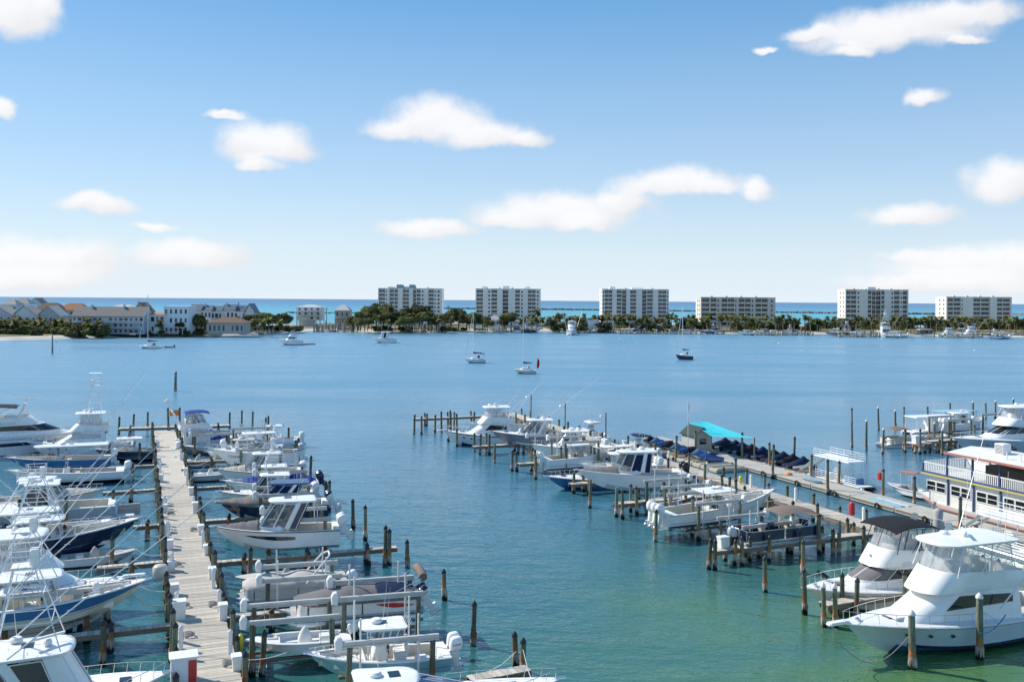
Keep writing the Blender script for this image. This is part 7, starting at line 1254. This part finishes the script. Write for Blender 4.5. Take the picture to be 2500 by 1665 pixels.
for (px,py,s) in ((1345,806,.8),(1420,806,.8),(1442,805,.7),(1560,806,.8),(1668,805,.9),(1690,806,.8),(1790,807,.75),(1830,808,.8),(1905,806,.9),(1935,806,.8),(1990,807,.85),(2050,808,.8),(2110,808,.75),(2215,808,.9),(2240,808,.8),(2270,809,.85),(2400,811,.7),(2480,813,1.),(2498,814,.9)): oak(px,py,s,'small round tree standing within the palm row','round trees within the palm row')
# ================================================================ far docks, boats, jetty
def far_dock(label,px0,px1,py,depth,npile,hmax,deck=True,group='private docks on the far shore'):
    a,b=W(px0,py),W(px1,py); d=b-a; L=d.length; c=(a+b)/2; t=thing('private_dock',label,'dock',(c.x,c.y,0),math.atan2(d.y,d.x),group)
    if deck: M().box(-L/2,L/2,0,2.,.9,1.15).build('deck_boards',PLANK,t,0); M().box(-L*.1,-L*.1+1.8,2,depth,.9,1.14).build('deck_boards',PLANK,t,0)
    for k in range(npile):
        h=random.uniform(.55,1.)*hmax; x=-L/2+L*(k+random.uniform(.1,.9))/npile; pile(t,x,random.uniform(-.5,depth*.7),h,cap=None,r=.3,seed=0,pm=PALEP if k%3 else None)
    for k in range(int(L/9)): 
        z=hmax*.8; m=M(); m.box(-L/2+k*9+1,-L/2+k*9+1.3,0,depth*.6,z,z+.25); m.build('lift_beam',LBEAM,t,0)
    return t
for (a,b,py,dp,n,h,nm) in ((330,480,822,10,26,2.6,'low timber dock along the water in front of the white villa'),(505,600,818,16,34,4.,'dock with dense pilings in front of the low brown roofed house'),(600,672,816,14,22,3.4,'row of bare dark pilings by the spreading trees'),(765,880,811,22,46,6.5,'crowded dock with tall pale pilings beside the stilt house'),(1000,1090,812,22,40,7.,'dock with tall pale pilings in front of the olive oaks'),(1205,1300,812,14,24,3.4,'dock below the square pavilion'),(1370,1420,814,10,14,3.,'small dock by the white convertible boat'),(1430,1500,813,14,18,3.2,'dock left of the covered lifts on the palm shore'),(1510,1600,815,16,26,3.4,'dock with dark lifts in front of the bright white block'),(1600,1780,816,14,34,3.2,'long dock under the palms near the low apartment block'),(1826,1985,819,16,46,3.4,'dense piling dock in front of the low apartment block'),(2050,2230,824,18,48,3.6,'dock full of boats under the cream block with dome'),(2310,2470,826,18,40,3.6,'far right dock with white boats below the sunlit end wall')):
    far_dock(nm,a,b,py,dp,n,h)
index_children()
def farboat(src,label,px,py,z,head,s=1.):
    p=W(px,py,0); c=copy_tree(src); c.location=(p.x,p.y,z); c.rotation_euler=(0,0,R(head)); c.scale=(s,s,s); c['label']=label; c['group']='boats along the far shore'; return c
ang=-math.degrees(YAW)
fb=[(c1,'white convertible fishing boat berthed stern out by the tall palm',1262,812,0,90+ang,1.35),(l4,'navy hulled boat with white top beside the convertible at the far shore',1310,812,.3,180+ang,1.25),(c1,'white sportfisher facing the harbour at the small dock',1396,816,0,-95+ang,1.5),(c3,'white boat with hardtop at the dock left of the covered lifts',1452,812,.8,-90+ang,1.2),(r10,'white centre console raised at the dock under the bright white block',1610,812,1.6,180+ang,1.3),(c2,'grey boat on a lift at the dock under the bright white block',1632,813,1.4,180+ang,1.2),(c4,'blue boat at the long dock near the low apartment block',1745,816,1.,180+ang,1.),(r8,'white boat at the long dock near the low apartment block',1725,815,1.2,0+ang,1.),(c3,'white boat at the left end of the dense piling dock',1840,819,.8,180+ang,1.),
 (l4,'dark hulled boat at the dock under the cream block',2090,822,1.,180+ang,1.2),(c6,'long white boat at the dock under the cream block',2140,820,1.,0+ang,1.),(l8,'white tower sportfisher under the cream block with dome',2172,822,0,90+ang,1.5),(c3,'white boat at the right end of the dock under the cream block',2215,825,.8,180+ang,1.1),(r6,'white cruiser at the far right dock',2365,822,.9,180+ang,1.2),(c1,'white flybridge boat at the far right dock',2395,824,0,180+ang,1.2),(c6,'white centre console at the far right dock',2425,826,.9,0+ang,1.),(r1,'white boat with t-top at the end of the far right dock',2462,828,.6,180+ang,1.3),(c3,'white boat hauled out before the grey terrace',330,816,1.4,180+ang,1.),(r10,'white boat on the dock by the white villa',395,818,1.2,180+ang,1.),(r1,'boat on a lift at the crowded dock by the stilt house',850,809,1.6,180+ang,1.2),(r10,'white boat on a lift in front of the olive oaks',1070,809,1.6,180+ang,1.2),(c3,'white boat on a lift beside the tall pale pilings',1045,810,2.0,0+ang,1.1),(r9,'white boat at the dock by the second apartment block',1235,811,1.,180+ang,1.)]
fb+=[(r10,'white boat on a lift left of the square pavilion',1188,810,1.2,180+ang,1.1),(c6,'white boat crosswise at the dock below the pavilion',1285,810,1.,0+ang,.9),(c4,'pale boat by the dock left of the covered lifts',1482,813,1.2,180+ang,.9),(r5,'covered boat at the dock under the bright white block',1545,814,1.2,180+ang,1.2),(r7,'dark covered boat at the dock under the bright white block',1572,814,1.2,180+ang,1.1),(c7,'pontoon boat at the long dock under the palms',1668,815,1.,180+ang,1.1),(r3,'covered pontoon boat at the long dock under the palms',1698,815,1.,180+ang,1.1),(r10,'white boat in the dense piling dock',1880,818,1.,180+ang,1.),(r8,'white boat at the right end of the dense piling dock',1945,818,1.,180+ang,1.),(c2,'grey boat at the left end of the dock under the cream block',2060,821,1.,180+ang,1.1),(r9,'white cuddy boat among the pilings under the cream block',2115,823,1.,180+ang,1.1),(l6,'open white boat among the pilings under the cream block',2195,826,.8,180+ang,.9),(l3,'white flybridge yacht at the far right dock',2345,824,0,180+ang,1.),(r8,'white walkaround boat at the outer far right dock',2445,829,.8,180+ang,1.)]
for a_ in fb: farboat(*a_)
random.seed(3); rk=M(); ROCK=mat('jetty_granite',(.2,.18,.155),.95,var=.4,nscale=.4)
def rocks(px0,py0,px1,py1,n,s):
    for i in range(n):
        u=i/n; p=W(px0+(px1-px0)*u,py0+(py1-py0)*u,0); r=s*random.uniform(.6,1.3); q=[Vector((random.uniform(.6,1.1)*a_,random.uniform(.6,1.1)*b_,random.uniform(.5,1.)*c_))*r for a_ in (-1,1) for b_ in (-1,1) for c_ in (-.4,1)]; off=p+Vector((random.uniform(-3,3),random.uniform(-6,6),random.uniform(0,1.2)))
        rk.add([off+k for k in q],[(0,1,3,2),(4,6,7,5),(0,4,5,1),(2,3,7,6),(0,2,6,4),(1,5,7,3)])
rocks(1075,754,1480,758,420,2.2); rocks(1480,758,2060,766,420,2.2); rocks(2060,766,2600,771,420,2.4); rocks(700,765,1080,766,150,1.4)
o=rk.build('rock_jetty',ROCK,None,0); tag(o,'long low rock jetty in the gulf behind the apartment blocks','jetty'); o['kind']='stuff'
far_sand=M(); a,b,c_,d=W(2440,771,0),W(2700,773,0),W(2700,768,0),W(2440,767.5,0); far_sand.add([a,b,c_,d]+[q+Vector((0,0,1.5)) for q in (a,b,c_,d)],[(0,1,5,4),(1,2,6,5),(2,3,7,6),(3,0,4,7),(4,5,6,7)]); tag(far_sand.build('sand_spit',SAND,None,0),'pale sand spit at the end of the jetty','sand',None,'structure')
for (px,h) in ((1094,15),(1198,9),(582,16),(625,10),(797,13),(508,12)): 
    p=W(px,803,1.5); t=thing('utility_pole','thin dark utility pole above the far shore trees','pole',tuple(p),-YAW,'utility poles on the far shore'); M().tube([(0,0,0),(0,0,h)],.22,6).build('pole',BEAMW,t); M().box(-.9,.9,-.08,.08,h-.8,h-.6).build('cross_arm',BEAMW,t,0)
